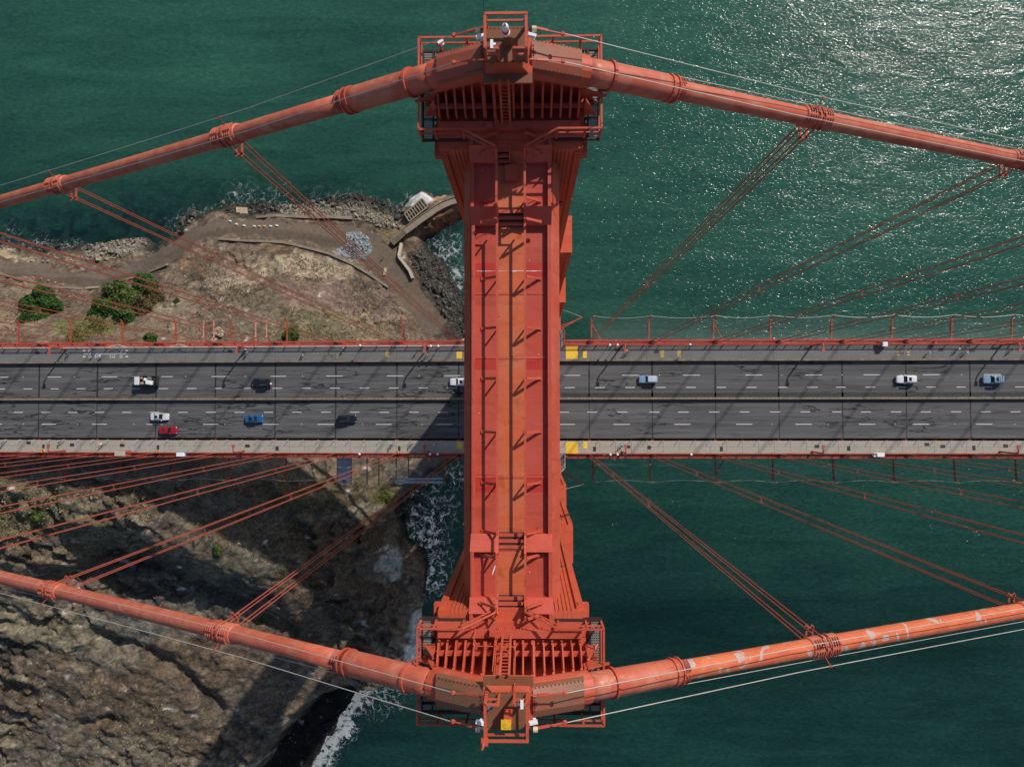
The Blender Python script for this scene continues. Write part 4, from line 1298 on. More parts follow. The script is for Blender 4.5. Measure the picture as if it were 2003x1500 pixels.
for s in (1, -1):
    lab = {1: 'thick orange main cable passing over the upper tower head', -1: 'thick orange main cable passing over the lower tower head, paint peeling over open water'}[s]
    mc = thing('main_cable', lab, 'bridge cable', (0, s * CU, ZS), 'main cables')
    xs = list(np.arange(-175, -8, 4.0)) + [-8.0]
    MB().tube([cpt(x, s) for x in xs], 0.465, 20).build('cable', M['cable'], mc, smooth=True)
    xs = [7.7] + list(np.arange(8, 150, 4.0))
    MB().tube([cpt(x, s) for x in xs], 0.465, 20).build('cable', M['cable'] if s > 0 else M['cable_worn'], mc, smooth=True)
    for xa, xb in ((-8.0, -3.3), (3.3, 7.7)):
        MB().tube([cpt(x, s) for x in np.linspace(xa, xb, 8)], 0.61, 24).build('sleeve', M['cable'], mc, smooth=True)
    for x in (-8.05, -7.75, 7.45, 7.75):
        k = MB(); ring(k, x, s, 0.67, 0.09)
        k.build('collar', M['orange'], mc)
    for e, x in ((-1, -8.25), (1, 7.95)):
        k = MB()
        for j in (0, 1):
            for a0, a1 in ((-1.2, -0.2), (0.2, 1.2)):
                arc(k, x + e * 0.14 * j, s, 0.57, a0, a1, 0.04)
        k.build('collar_bolt', M['rope'], mc)
    for x in (-4.6, 4.55):
        k = MB(); ring(k, x, s, 0.70, 0.14)
        k.build('collar', M['orange'], mc)
    # cable bands
    for x in XR[:5] + XL[:6]:
        e = 1 if x > 0 else -1
        k = MB()
        k.tube([cpt(x - 0.85, s), cpt(x - 0.8, s), cpt(x + 0.8, s), cpt(x + 0.85, s)], [0.5, 0.545, 0.545, 0.5], 22)
        bd = k.build('cable_band', M['cable'], mc, smooth=True)
        if abs(x) < 50:
            t = MB()
            for j in range(10):
                xx = x - 0.68 + j * 0.15
                if j in (4,): continue
                arc(t, xx, s, 0.60, -0.95, -0.14, 0.042, 6); arc(t, xx, s, 0.60, 0.14, 0.95, 0.042, 6)
            t.build('band_bolt', M['cable'], bd)
            k = MB()
            arc(k, x - 0.16, s, 0.61, -1.57, 1.57, 0.048, 13); arc(k, x + 0.16, s, 0.61, -1.57, 1.57, 0.048, 13)
            k.build('rope_loop', M['rope'], bd)
    # hand ropes and their stanchions
    def hand(xx, dy):
        a = abs(xx)
        k = min(1.0, max(0.0, (a - 2.3) / 5.0))
        q = cpt(xx, s, dy, 1.22)
        if a < 14:
            e_ = math.copysign(14.0, xx)
            k = (a - 2.3) / 11.7
            q.z = 227.55 * (1 - k) + (cable_z(e_) + 1.22) * k
        return q
    for dy in (-0.58, 0.62):
        for xs in (np.concatenate([[2.3, 6.0, 10.0, 14.0], np.arange(17, 150, 3.81)]), -np.concatenate([[2.3, 6.0, 10.0, 14.0], np.arange(17, 176, 3.81)])):
            pts = [hand(float(x), dy) for x in xs]
            pts[0] = Vector((pts[0].x, s * (CU + dy), 227.55))
            MB().tube(pts, 0.021, 5).build('hand_rope', M['wire'], mc)
    MB().tube([cpt(float(x), s, 0.56, 0.25) for x in np.concatenate([[4.8], np.arange(6, 150, 3.81)])], 0.016, 5).build('messenger_wire', M['wire'], mc)
    if s < 0:
        MB().tube([cpt(float(x), s, 0.56, 0.25) for x in np.concatenate([[-4.8], -np.arange(6, 150, 3.81)])], 0.016, 5).build('messenger_wire', M['wire'], mc)
    for x in XR[:3] + XL[:4]:
        k = MB()
        for dy in (-0.58, 0.62):
            k.bar(cpt(x, s, dy * 0.6, 0.4), hand(x, dy), 0.035)
            k.bar(hand(x - 0.08, dy), hand(x + 0.08, dy), 0.08)
        k.build('stanchions', M['rope'], mc, kind='stuff')

# suspender ropes
ORD = ['first', 'second', 'third', 'fourth', 'fifth', 'sixth', 'seventh', 'eighth', 'ninth', 'tenth']
for s in (1, -1):
    for side, XX in ((1, XR), (-1, XL)):
        for k, x in enumerate(XX):
            where = 'over open water' if side > 0 else 'on the landward span'
            t = thing('suspender', f'{ORD[k]} suspender ropes from the tower {where}, hung from the {NAME[s]} cable', 'suspender ropes',
                      (x, s * CU, DECK + dz(x)), 'suspender ropes of the bridge')
            top = cable_z(x)
            L = top - DECK - dz(x) - 0.3
            rm_ = MB().tube([(0, 0, 0), (0, 0, L)], 0.042, 6).build('rope', M['rope'], t, local=True)
            rm_.location = (-0.16, -0.38, 0)
            for dx, dy in ((0.16, -0.38), (-0.16, 0.38), (0.16, 0.38)):
                inst(rm_, 'rope', t, (dx, dy, 0))
            for fz in ((0.35, 0.62) if L > 40 else (0.5,)):
                MB().bar((-0.2, -0.48, L * fz), (0.2, 0.48, L * fz), 0.06).bar((0.2, -0.48, L * fz), (-0.2, 0.48, L * fz), 0.06).build('spacer', M['rope'], t, local=True)
            sk = MB()
            for dx in (-0.16, 0.16):
                for dy in (-0.38, 0.38):
                    sk.tube([(dx, dy, -0.2), (dx, dy, 1.3)], 0.085, 8)
            sk.build('rope_socket', M['rope'], t, local=True)
            if k < 2:
                MB().bar((-0.26, -0.46, L - 1.35), (0.26, -0.46, L - 1.35), 0.1).bar((-0.26, 0.46, L - 1.35), (0.26, 0.46, L - 1.35), 0.1).bar((-0.16, -0.6, L - 1.35), (-0.16, 0.6, L - 1.35), 0.1).bar((0.16, -0.6, L - 1.35), (0.16, 0.6, L - 1.35), 0.1).build('clamp', M['rope'], t, local=True)
# ------------------------------------------------------------------ deck
XA, XB = -200.0, 236.0
ROT_L = Euler((0, -0.04, 0))


def dk(px, py, up=0.0):
    """point on the deck surface under the survey pixel"""
    p = P(px, py, DECK)
    for _ in range(4):
        p = P(px, py, DECK + dz(p.x) + up)
    return p


def slope_rot(x): return Euler((0, -0.04 if x < 0 else 0, 0))


road = thing('roadway', None, None, (0, 0, DECK)); road['kind'] = 'structure'
joints = sorted([x for x in XL + XR if XA < x < XB] + [XA, XB, XL[-1] - PAN, XL[-1] - 2 * PAN] + [XR[-1] + PAN * k for k in range(1, 7)])
joints = sorted(set(joints + [0.0]))
YU0, YU1, YL0, YL1 = 0.42, 9.12, -9.54, -0.22
for a, b_ in zip(joints[:-1], joints[1:]):
    for y0, y1 in ((YU0, YU1), (YL0, YL1)):
        MB().box(a + 0.03, b_ - 0.03, y0, y1, DECK - 0.35, DECK).build('road_panel', M['asphalt'], road, shear=True)
for x in joints[1:-1]:
    if x == 0: continue
    for (y0, y1), w in (((YU0, YU1), 0.17 + 0.05 * random.random()), ((YL0, YL1), 0.09 + 0.06 * random.random())):
        k = MB()
        ys = np.linspace(y0, y1, 9)
        for p, q in zip(ys[:-1], ys[1:]):
            ww = w * (0.75 + 0.5 * random.random()); o_ = 0.05 * (random.random() - 0.5)
            k.box(x - ww + o_, x + ww + o_, p, q, DECK - 0.3, DECK + 0.004)
        k.build('expansion_joint', M['tar'], road, shear=True)
# the strip under the median
MB().box(XA, XB, YL1, YU0, DECK - 0.35, DECK - 0.01).build('median_strip', M['asphalt'], road, shear=True)
for y0, y1, xa, xb in ((0.45, 1.5, 9.0, XB), (-1.9, -1.45, XA, XB)):
    MB().box(xa, xb, y0, y1, DECK - 0.002, DECK + 0.004).build('tar_strip', mat_plain('tar_strip', (0.030, 0.033, 0.037), 0.7, var=0.35, scale=1.0), road, shear=True)

DASH = {734: [(0, 16), (91, 120), (199, 229), (315, 338), (414, 446), (529, 560), (638, 670), (757, 789), (868, 900), (1102, 1135), (1217, 1250), (1336, 1369), (1458, 1491),
              (1575, 1608), (1689, 1722), (1805, 1838), (1925, 1958)],
        758: [(0, 10), (46, 63), (99, 115), (150, 167), (203, 221), (257, 274), (311, 329), (366, 384), (421, 440), (477, 495), (533, 552), (590, 608), (646, 665), (704, 722), (761, 780),
              (819, 837), (875, 893), (1105, 1124), (1164, 1183), (1223, 1242), (1283, 1302), (1342, 1361), (1402, 1420), (1460, 1480), (1522, 1540), (1579, 1599), (1635, 1654), (1693, 1712),
              (1754, 1772), (1812, 1831), (1871, 1889), (1921, 1940), (1986, 2003)],
        806: [(27, 45), (81, 98), (134, 151), (186, 204), (239, 257), (293, 311), (349, 367), (403, 422), (459, 478), (516, 534), (572, 590), (628, 647), (685, 703), (742, 761), (800, 819),
              (857, 876), (1095, 1113), (1149, 1168), (1207, 1227), (1270, 1290), (1327, 1347), (1387, 1407), (1447, 1466), (1506, 1526), (1566, 1585), (1628, 1645), (1684, 1704), (1743, 1763),
              (1801, 1821), (1860, 1880), (1918, 1938), (1977, 1996)],
        830: [(0, 2), (81, 110), (180, 209), (287, 317), (397, 427), (515, 545), (621, 653), (735, 766), (853, 885), (1095, 1125), (1200, 1232), (1319, 1351), (1440, 1472), (1556, 1588), (1680, 1712),
              (1785, 1817), (1909, 1941)]}
dsrc = {}
for py, spans in DASH.items():
    for a, b_ in spans:
        pa, pb = dk(a, py), dk(b_, py)
        L = round(pb.x - pa.x, 1) if a > 0 else pb.x - pa.x
        yv = {734: 5.72, 758: 2.74, 806: -3.2, 830: -6.17}[py]
        key = round(L, 1)
        c = Vector(((pa.x + pb.x) / 2, yv, dz((pa.x + pb.x) / 2)))
        if key not in dsrc:
            o = MB().box(-key / 2, key / 2, -0.075, 0.075, -0.002, 0.005).build('lane_marking', M['white_mark'], road, local=True)
            o.location = c; o.rotation_euler = slope_rot(c.x); dsrc[key] = o
        else:
            inst(dsrc[key], 'lane_marking', road, c, slope_rot(c.x))
rs = None
for py, xs_ in ((734, (45, 145, 260, 363, 480, 592, 820, 1174, 1290, 1529, 1647, 1762, 1881)), (830, (3, 46, 152, 262, 440, 590, 709, 826, 1510, 1620, 1751, 1868, 1985))):
    for px in xs_:
        c = dk(px, py); c = Vector((c.x, {734: 5.72, 830: -6.17}[py], dz(c.x)))
        if rs is None:
            rs = MB().box(-0.09, 0.09, -0.09, 0.09, 0.0, 0.03).build('road_stud', M['white_mark'], road, local=True); rs.location = c
        else:
            inst(rs, 'road_stud', road, c)

# barriers
ub = thing('roadside_barrier', 'long brown concrete barrier between the road and the grey upper sidewalk', 'barrier', (0, 9.33, DECK), 'roadside barriers')
for a in np.arange(XA, XB - 1, PAN / 2):
    MB().box(a + 0.02, a + PAN / 2 - 0.02, 9.13, 9.5, DECK - 0.3, DECK + 0.93).build('segment', M['barrier'], ub, shear=True)
MB().box(XA, XB, 9.22, 9.42, DECK + 0.93, DECK + 0.99).build('top_rail', M['rail_red'], ub, shear=True)
lb = thing('roadside_barrier', 'long red steel barrier between the road and the pale lower sidewalk', 'barrier', (0, -9.85, DECK), 'roadside barriers')
MB().box(XA, XB, -9.72, -9.56, DECK - 0.3, DECK + 0.7).build('face_plate', M['barrier'], lb, shear=True)
MB().box(XA, XB, -10.12, -9.90, DECK + 0.6, DECK + 0.85).box(XA, XB, -9.9, -9.74, DECK + 0.3, DECK + 0.62).build('top_rail', M['rail_red'], lb, shear=True)
bp_ = None
for a in np.arange(XA + 1, XB, PAN / 4):
    if bp_ is None:
        bp_ = MB().box(-0.04, 0.04, -0.05, 0.05, 0.6, 1.75).box(-0.07, 0.07, -0.08, 0.02, 0.85, 0.92).build('post', M['pale_rail'], lb, local=True); bp_.location = (a, -0.2, dz(a))
    else:
        inst(bp_, 'post', lb, (a, -0.2, dz(a)))
md = thing('median_barrier', 'chain of narrow tan barrier blocks along the middle of the road', 'barrier', (0, 0.1, DECK))
sg = None
for a in np.arange(-149, 149, 1.0):
    if sg is None:
        sg = MB().prism([(-0.27, -0.02), (0.27, -0.02), (0.27, 0.10), (0.16, 0.3), (0.15, 0.62), (0.26, 0.68), (0.26, 0.84), (-0.26, 0.84), (-0.26, 0.68), (-0.15, 0.62), (-0.16, 0.3), (-0.27, 0.10)],
                        -0.475, 0.475, 'x').build('barrier_block', M['median'], md, local=True)
        sg.location = (a, 0, dz(a)); sg.rotation_euler = slope_rot(a)
    else:
        inst(sg, 'barrier_block', md, (a, 0.012 * (random.random() - 0.5), dz(a)), slope_rot(a))

# sidewalks
SWZ = 0.45
for nm, y0, y1, mat_, npan in (('upper', 9.52, 13.05, 'walk_grey', 2), ('lower', -13.22, -10.14, 'walk_pale', 4)):
    sw = thing('sidewalk', None, None, (0, (y0 + y1) / 2, DECK + SWZ)); sw['kind'] = 'structure'
    w = PAN / npan
    rows = ((y0, (y0 + y1) / 2 - (0.35 if nm == 'upper' else -0.1)), ((y0 + y1) / 2 - (0.35 if nm == 'upper' else -0.1), y1))
    for a in np.arange(-PX0 - PAN * 11, 155, w):
        for r0, r1 in (((y0, y1),) if nm == 'upper' else rows):
            MB().box(a + 0.025, a + w - 0.025, r0 + 0.015, r1 - 0.015, DECK - 0.1, DECK + SWZ + 0.006 * random.random()).build('slab', M[mat_], sw, shear=True)
    MB().box(XA, XB, y0 + 0.01, y1 - 0.01, DECK - 0.12, DECK + SWZ - 0.03).build('slab_bed', M['hatch'], sw, shear=True)
    hh = {'upper': [(73, 690, 9, 6), (450, 687, 9, 6), (1207, 684, 10, 6), (1284, 688, 9, 6), (1578, 682, 10, 6), (1840, 684, 9, 6), (1901, 685, 11, 6), (1946, 681, 10, 5)],
          'lower': [(56, 866, 9, 6), (85, 873, 5, 8), (141, 870, 9, 6), (239, 871, 9, 6), (309, 875, 5, 9), (484, 872, 9, 6), (542, 877, 6, 9), (781, 877, 5, 9), (1163, 878, 6, 9), (1229, 874, 8, 6),
                    (1411, 878, 6, 9), (1598, 873, 9, 6), (1660, 877, 6, 9), (1813, 869, 9, 6), (1844, 873, 9, 6), (1905, 876, 6, 9), (1967, 872, 9, 6)]}[nm]
    for px, py, w_, h_ in hh:
        p = dk(px, py, SWZ)
        MB().box(p.x - w_ / 16, p.x + w_ / 16, p.y - h_ / 16, p.y + h_ / 16, DECK + SWZ, DECK + SWZ + 0.03).build('hatch', M['hatch'], sw, shear=True)
    if nm == 'lower':
        p = dk(1270, 875, SWZ)
        MB().lathe([(0.5, 0.0), (0.5, 0.03)], (p.x, p.y, DECK + SWZ), 16).build('hatch', M['hatch'], sw)
    for x0_, x1_, ya, yb, mm in {'upper': [(1107, 1130, 677, 702, 'yellow_mark'), (1140, 1148, 687, 700, 'yellow_mark'), (893, 904, 688, 701, 'yellow_mark'),
                                           (1292, 1299, 684, 699, 'yellow_worn'), (1325, 1332, 684, 699, 'yellow_worn'), (754, 761, 685, 699, 'yellow_worn')],
                                 'lower': [(1107, 1130, 864, 888, 'yellow_mark'), (1141, 1149, 863, 877, 'yellow_mark'), (893, 904, 864, 878, 'yellow_mark')]}[nm]:
        pa, pb = dk(x0_, ya, SWZ), dk(x1_, yb, SWZ)
        MB().box(pa.x, pb.x, pb.y, pa.y, DECK + SWZ, DECK + SWZ + 0.012).build('yellow_pad', M[mm], sw, shear=True)
    if nm == 'upper':
        upper_walk = sw
    # the walk widens round each tower leg
    e = 1 if nm == 'upper' else -1
    bz = MB().prism([(-9.9, e * 12.9), (9.9, e * 12.9), (9.9, e * 16.6), (8.2, e * 18.4), (-8.2, e * 18.4), (-9.9, e * 16.6)], DECK - 0.4, DECK + SWZ - 0.012)
    bz.build('tower_bypass', M['walk_grey'], sw)

# painted words, arrows and symbols on the grey walk
def text(body, px, py, size, rz, mat_, sx=1.0):
    cu = bpy.data.curves.new('lettering', 'FONT')
    cu.body = body; cu.size = size; cu.align_x = 'CENTER'; cu.align_y = 'CENTER'; cu.extrude = 0.002; cu.space_character = 1.05; cu.offset = 0.012
    o = bpy.data.objects.new('lettering', cu)
    COL.objects.link(o)
    p = dk(px, py, SWZ)
    o.parent = upper_walk
    o.location = Vector((p.x, p.y, DECK + SWZ + 0.016 + dz(p.x))) - world_loc(upper_walk)
    o.rotation_euler = (Matrix.Rotation(-0.04 if p.x < 0 else 0, 4, 'Y') @ Matrix.Rotation(rz, 4, 'Z')).to_euler()
    o.scale = (sx, 1, 1)
    cu.materials.append(M[mat_])


def arrow(px, py, e, mat_, L=0.85, w=0.26):
    p = dk(px, py, SWZ)
    z = DECK + SWZ
    k = MB()
    k.prism([(p.x + e * L / 2, p.y), (p.x - e * 0.02, p.y + w), (p.x - e * 0.02, p.y - w)][::e], z, z + 0.014)
    k.box(p.x - e * L / 2, p.x - e * 0.02, p.y - w * 0.42, p.y + w * 0.42, z, z + 0.014)
    k.build('arrow_marking', M[mat_], upper_walk, shear=True)


def disc(px, py, mat_, r=0.4):
    p = dk(px, py, SWZ); z = DECK + SWZ
    k = MB()
    n = 20
    for i in range(n):
        a0, a1 = 2 * math.pi * i / n, 2 * math.pi * (i + 1) / n
        k.prism([(p.x + r * math.cos(a0), p.y + r * math.sin(a0)), (p.x + r * math.cos(a1), p.y + r * math.sin(a1)),
                 (p.x + (r - 0.09) * math.cos(a1), p.y + (r - 0.09) * math.sin(a1)), (p.x + (r - 0.09) * math.cos(a0), p.y + (r - 0.09) * math.sin(a0))], z, z + 0.014)
    # rider symbol
    k.box(p.x - 0.12, p.x + 0.2, p.y - 0.05, p.y + 0.05, z, z + 0.014)
    k.lathe([(0.06, 0), (0.06, 0.014)], (p.x - 0.18, p.y, z), 8)
    k.build('symbol_marking', M[mat_], upper_walk, shear=True)


for px, py, e in ((164.5, 685.8, -1), (248, 685.5, 1), (164.5, 697.5, -1), (248, 697.4, 1)):
    arrow(px, py, e, 'white_mark')
for px, py in ((175.5, 686), (236.8, 685.6), (175.5, 697.5), (236.8, 697.4)):
    disc(px, py, 'white_mark')
pa, pb = dk(164, 692, SWZ), dk(248, 691.5, SWZ)
MB().box(pa.x, pb.x, pa.y - 0.06, pa.y + 0.06, DECK + SWZ, DECK + SWZ + 0.012).build('line_marking', M['white_mark'], upper_walk, shear=True)
for cx, rz in ((191, R(90)), (220, R(-90))):
    e = 1 if rz > 0 else -1
    text('SPEED', cx - e * 4.2, 697.3, 0.34, rz, 'white_mark', 1.0)
    text('15', cx, 697.3, 0.62, rz, 'white_mark', 1.25)
    text('MPH', cx + e * 4.4, 697.3, 0.38, rz, 'white_mark', 1.1)
for cx, cy in ((649, 697), (1766, 692)):
    mt_ = 'yellow_worn' if cx < 1000 else 'yellow_mark'
    for px in (cx - 10, cx + 11):
        for py, e in ((cy - 3.2, 1), (cy + 2.2, -1)):
            arrow(px, py, e, mt_, 0.8, 0.17)
    disc(cx, cy - 0.3, 'hatch', 0.3)
    for q in range(10):
        px = cx - 38 + q * 8.2
        pa, pb = dk(px, cy - 6.5, SWZ), dk(px + 5, cy - 6.5, SWZ)
        MB().box(pa.x, pb.x, pa.y - 0.04, pa.y + 0.04, DECK + SWZ, DECK + SWZ + 0.012).build('line_marking', M['yellow_worn'], upper_walk, shear=True)

# outer railings
for s, nm in ((1, 'upper'), (-1, 'lower')):
    for e, a0, a1, tone in ((-1, XA, -9.9, 'pale_rail' if s > 0 else 'rail_red'), (1, 9.9, XB, 'rail_red')):
        where = 'landward' if e < 0 else 'seaward'
        tonew = 'pale topped' if tone == 'pale_rail' else 'red'
        rl = thing('sidewalk_railing', f'{tonew} outer railing of the {nm} sidewalk along the {where} span', 'railing', ((a0 + a1) / 2, s * 12.95, DECK), 'outer sidewalk railings')
        yy = s * 12.98 if s > 0 else s * 13.18
        z = DECK + SWZ
        bumps = []
        if s > 0 and e < 0:
            bumps = [dk(237, 678).x, dk(355, 678).x]
        MB().box(a0, a1, yy - 0.09, yy + 0.09, z + 1.1, z + 1.2).build('top_rail', M[tone], rl, shear=True)
        MB().box(a0, a1, yy - 0.04, yy + 0.04, z + 0.1, z + 0.16).build('bottom_rail', M['rail_red'], rl, shear=True)
        pk = MB()
        for x in np.arange(a0 + 0.1, a1, 0.24):
            pk.box(x, x + 0.035, yy - 0.03, yy + 0.03, z + 0.14, z + 1.12)
        pk.build('pickets', M['rail_red'], rl, shear=True, kind='stuff')
        ps = None
        for x in np.arange(a0 + 0.2, a1, PAN / 4):
            if ps is None:
                ps = MB().box(-0.09, 0.09, -0.1, 0.1, 0.0, 1.24).build('post', M['rail_red'], rl, local=True)
                ps.location = Vector((x, yy, z + dz(x))) - world_loc(rl)
            else:
                inst(ps, 'post', rl, Vector((x, yy, z + dz(x))) - world_loc(rl))
        for bx in bumps:
            MB().bar((bx - 2.6, yy, z + 1.16), (bx, yy + 0.75, z + 1.16), 0.1).bar((bx, yy + 0.75, z + 1.16), (bx + 2.6, yy, z + 1.16), 0.1).build('rail_bulge', M['pale_rail'], rl, shear=True)
            MB().prism([(bx - 2.6, yy), (bx + 2.6, yy), (bx, yy + 0.8)], z - 0.05, z - 0.012).build('bulge_floor', M['walk_grey'], rl, shear=True)

# rail round the tower bypass
for s, nm in ((1, 'upper'), (-1, 'lower')):
    for e, wh in ((1, 'seaward'), (-1, 'landward')):
        t = thing('bypass_railing', f'short railing where the {nm} walk turns round the tower leg, {wh} corner', 'railing', (e * 9.9, s * 15, DECK + SWZ), 'railings round the tower legs')
        k = MB()
        for z in (0.15, 1.15):
            k.bar((e * 9.9, s * 13.1, DECK + SWZ + z), (e * 9.9, s * 16.6, DECK + SWZ + z), 0.09)
            k.bar((e * 9.9, s * 16.6, DECK + SWZ + z), (e * 8.2, s * 18.4, DECK + SWZ + z), 0.09)
        k.build('rail', M['rail_red'] if s > 0 else M['pale_rail'], t)
        for x, y in ((9.9, 13.2), (9.9, 15), (9.9, 16.6), (8.2, 18.4)):
            MB().bar((e * x, s * y, DECK), (e * x, s * y, DECK + SWZ + 1.2), 0.12).build('post', M['rail_red'], t)

# stiffening trusses
for s, nm in ((1, 'upper'), (-1, 'lower')):
    tr = thing('stiffening_truss', f'red steel truss carrying the deck edge outside the {nm} sidewalk', 'truss', (0, s * 13.8, 67.4), 'deck trusses')
    segs = [(XA, -8.3), (8.3, XB)]
    for a, b_ in segs:
        MB().box(a, b_, s * 13.26, s * 13.52, DECK - 0.85, DECK + 0.16).build('top_chord', M['rail_red'], tr, shear=True)
        MB().box(a, b_, s * 13.98, s * 14.4, DECK - 0.9, DECK + 0.1).build('top_chord', M['rail_red'], tr, shear=True)
        MB().box(a, b_, s * 13.70, s * 13.78, DECK - 0.2, DECK + 0.0).build('service_pipe', M['rail_red'], tr, shear=True)
        MB().box(a, b_, s * 13.4, s * 14.2, 67.0, 67.8).build('bottom_chord', M['rail_red'], tr, shear=True)
    cr = None
    for x in np.arange(XA + 2, XB, PAN / 4):
        if abs(x) < 8.5: continue
        if cr is None:
            cr = MB().box(-0.14, 0.14, -0.28, 0.28, -0.5, -0.05).build('cross_batten', M['rail_red'], tr, local=True)
            cr.location = Vector((x, s * 13.75, DECK + dz(x))) - world_loc(tr)
        else:
            inst(cr, 'cross_batten', tr, Vector((x, s * 13.75, DECK + dz(x))) - world_loc(tr))
    for XX in (XL, XR + [XR[-1] + PAN * k for k in range(1, 6)]):
        for x in XX:
            MB().bar((x, s * 13.8, 67.5 + dz(x)), (x, s * 13.8, DECK - 0.5 + dz(x)), 0.5).build('truss_post', M['rail_red'], tr)
            x2 = x + (PAN / 2 if x > 0 else -PAN / 2)
            MB().bar((x, s * 13.8, DECK - 0.6 + dz(x)), (x2, s * 13.8, 67.6 + dz(x2)), 0.45).build('truss_diagonal', M['rail_red'], tr)
            x3 = x + (PAN if x > 0 else -PAN)
            MB().bar((x3, s * 13.8, DECK - 0.6 + dz(x3)), (x2, s * 13.8, 67.6 + dz(x2)), 0.45).build('truss_diagonal', M['rail_red'], tr)
    # anchor plates where the ropes come down
    for x in XL + XR:
        MB().box(x - 0.5, x + 0.5, s * 13.3, s * 14.1, DECK - 0.1 + dz(x), DECK + 0.22 + dz(x)).build('anchor_plate', M['dark'], tr)
fl_ = thing('floor_system', 'steel floor beams under the road between the trusses', 'floor beams', (0, 0, 72))
for x in joints[1:-1]:
    MB().box(x - 0.3, x + 0.3, -13.2, 13.2, DECK - 2.6 + dz(x), DECK - 0.4 + dz(x)).build('floor_beam', M['rail_red'], fl_)
MB().box(XA, XB, -13.2, 13.2, DECK - 0.6, DECK - 0.42).build('underside', M['dark'], fl_, shear=True)

# ------------------------------------------------------------------ net brackets
def net_mat():
    mt, nt, b = new_mat('net_mesh')
    b.inputs['Base Color'].default_value = (0.42, 0.50, 0.47, 1)
    tr = nt.nodes.new('ShaderNodeBsdfTransparent')
    mx = nt.nodes.new('ShaderNodeMixShader')
    mx.inputs[0].default_value = 0.07          # woven cover factor of the steel mesh
    out = nt.nodes['Material Output']
    nt.links.new(tr.outputs[0], mx.inputs[1]); nt.links.new(b.outputs[0], mx.inputs[2]); nt.links.new(mx.outputs[0], out.inputs[0])
    return mt


M['net'] = net_mat()
NETS = {(1, 1): [1157, 1269, 1395, 1506, 1625.5, 1743.5, 1860, 1978, 2095], (1, -1): [10.6, 117.5, 224, 332, 442.6, 556, 785],
        (-1, 1): [1159, 1271, 1399, 1511, 1629, 1747, 1866, 1986, 2100], (-1, -1): [5, 110, 219, 329, 439, 554, 869]}
ZN = 68.6
ordn = lambda i: ORD[i] if i < 10 else str(i)
for (s, e), xs_ in NETS.items():
    py0 = 640 if s > 0 else 925
    pts = []
    seq = xs_ if e > 0 else xs_[::-1]
    for i, px in enumerate(seq):
        p = P(px, py0, ZN)
        zb = ZN + dz(p.x)
        t = thing('net_bracket', f'{ordn(i)} red net bracket from the tower on the {NAME[s]} deck edge, {"seaward" if e > 0 else "landward"} span', 'bracket',
                  (p.x, s * 13.9, zb), 'net brackets along the deck edges')
        k = MB()
        k.bar((0, 0, 0), (0, s * 6.0, 0.35), 0.30, 0.35)
        k.bar((0, s * 6.0, 0.35), (0.5 * (1 if p.x > 0 else -0.6), s * 6.9, 1.0), 0.30, 0.32)
        k.build('arm', M['rail_red'] if s > 0 else M['rail_red'], t, local=True)
        MB().box(-0.2, 0.2, s * 5.85 - 0.2, s * 5.85 + 0.2, 0.15, 0.62).build('elbow', M['rail_red'], t, local=True)
        if e > 0 and i in (0, 2):
            MB().bar((0.1, s * 4.9, 0.2), (2.9, 0, 0.1), 0.2).build('brace', M['rail_red'], t, local=True)
        pts.append(Vector((p.x + 0.4, s * 20.8, zb + 1.0)))
    if e > 0 or s < 0:
        nt_ = thing('safety_net', f'thin grey safety net hung between brackets below the {NAME[s]} deck edge, {"seaward" if e > 0 else "landward"} span', 'net', (pts[0].x, s * 17, ZN), 'safety nets')
        vs, fs = [], []
        ed = []
        for a, b_ in zip(pts[:-1], pts[1:]):
            for q in range(8):
                tq = q / 8
                c = a.lerp(b_, tq); c.y -= s * 0.6 * math.sin(math.pi * tq); ed.append(c)
        ed.append(pts[-1])
        for c in ed:
            for r_ in np.linspace(0, 1, 5):
                vs.append((c.x, s * 14.3 * (1 - r_) + c.y * r_, c.z - 0.8 * math.sin(math.pi * min(1, r_ * 1.0)) - 0.2))
        for i in range(len(ed) - 1):
            for r_ in range(4):
                a = i * 5 + r_
                fs.append((a, a + 1, a + 6, a + 5))
        MB().add(vs, fs).build('mesh_sheet', M['net'], nt_)
        MB().tube(ed, 0.032, 5).build('edge_cable', M['wire'], nt_)
# corner brackets at the tower
for s in (1, -1):
    pa = Vector((9.0, s * 17.6, ZN)); pb = P(1139 if s > 0 else 1142, 620 if s > 0 else 947, ZN)
    t = thing('net_bracket', f'slanting red net bracket at the tower corner of the {NAME[s]} deck edge', 'bracket', pa, 'net brackets along the deck edges')
    MB().bar(pa, pb, 0.3).build('arm', M['rail_red'], t)
    MB().bar(pa + Vector((-1.5, s * 0.2, 0)), pa.lerp(pb, 0.75), 0.2).build('brace', M['rail_red'], t)
    MB().tube([pb, Vector((8.3, s * 22.5, ZN + 4))], 0.045, 5).build('stay_wire', M['wire'], t)
for px, i in ((388, 0), (408.5, 1), (493, 2), (515, 3)):
    p = P(px, 640, ZN)
    t = thing('net_bracket', ['pale pink primed net bracket over the hillside, nearest the frame edge of four', 'pale pink primed net bracket, second of four, over the brown hillside',
                              'pale pink primed net bracket, third of four, beside the buff plant clump', 'pale pink primed net bracket, fourth of four, next to the dark green shrub'][i], 'bracket', (p.x, 13.9, ZN + dz(p.x)), 'pale net brackets')
    MB().bar((0, 0, 0), (0, 6.4, 0.3), 0.28, 0.3).build('arm', M['pinkpost'], t, local=True)
    MB().bar((-0.02, 2.0, 0.4), (-0.02, 2.3, 0.4), 0.5).bar((0, 6.3, 0), (0, 6.3, 0.7), 0.3).build('clamp', M['pinkpost'], t, local=True)
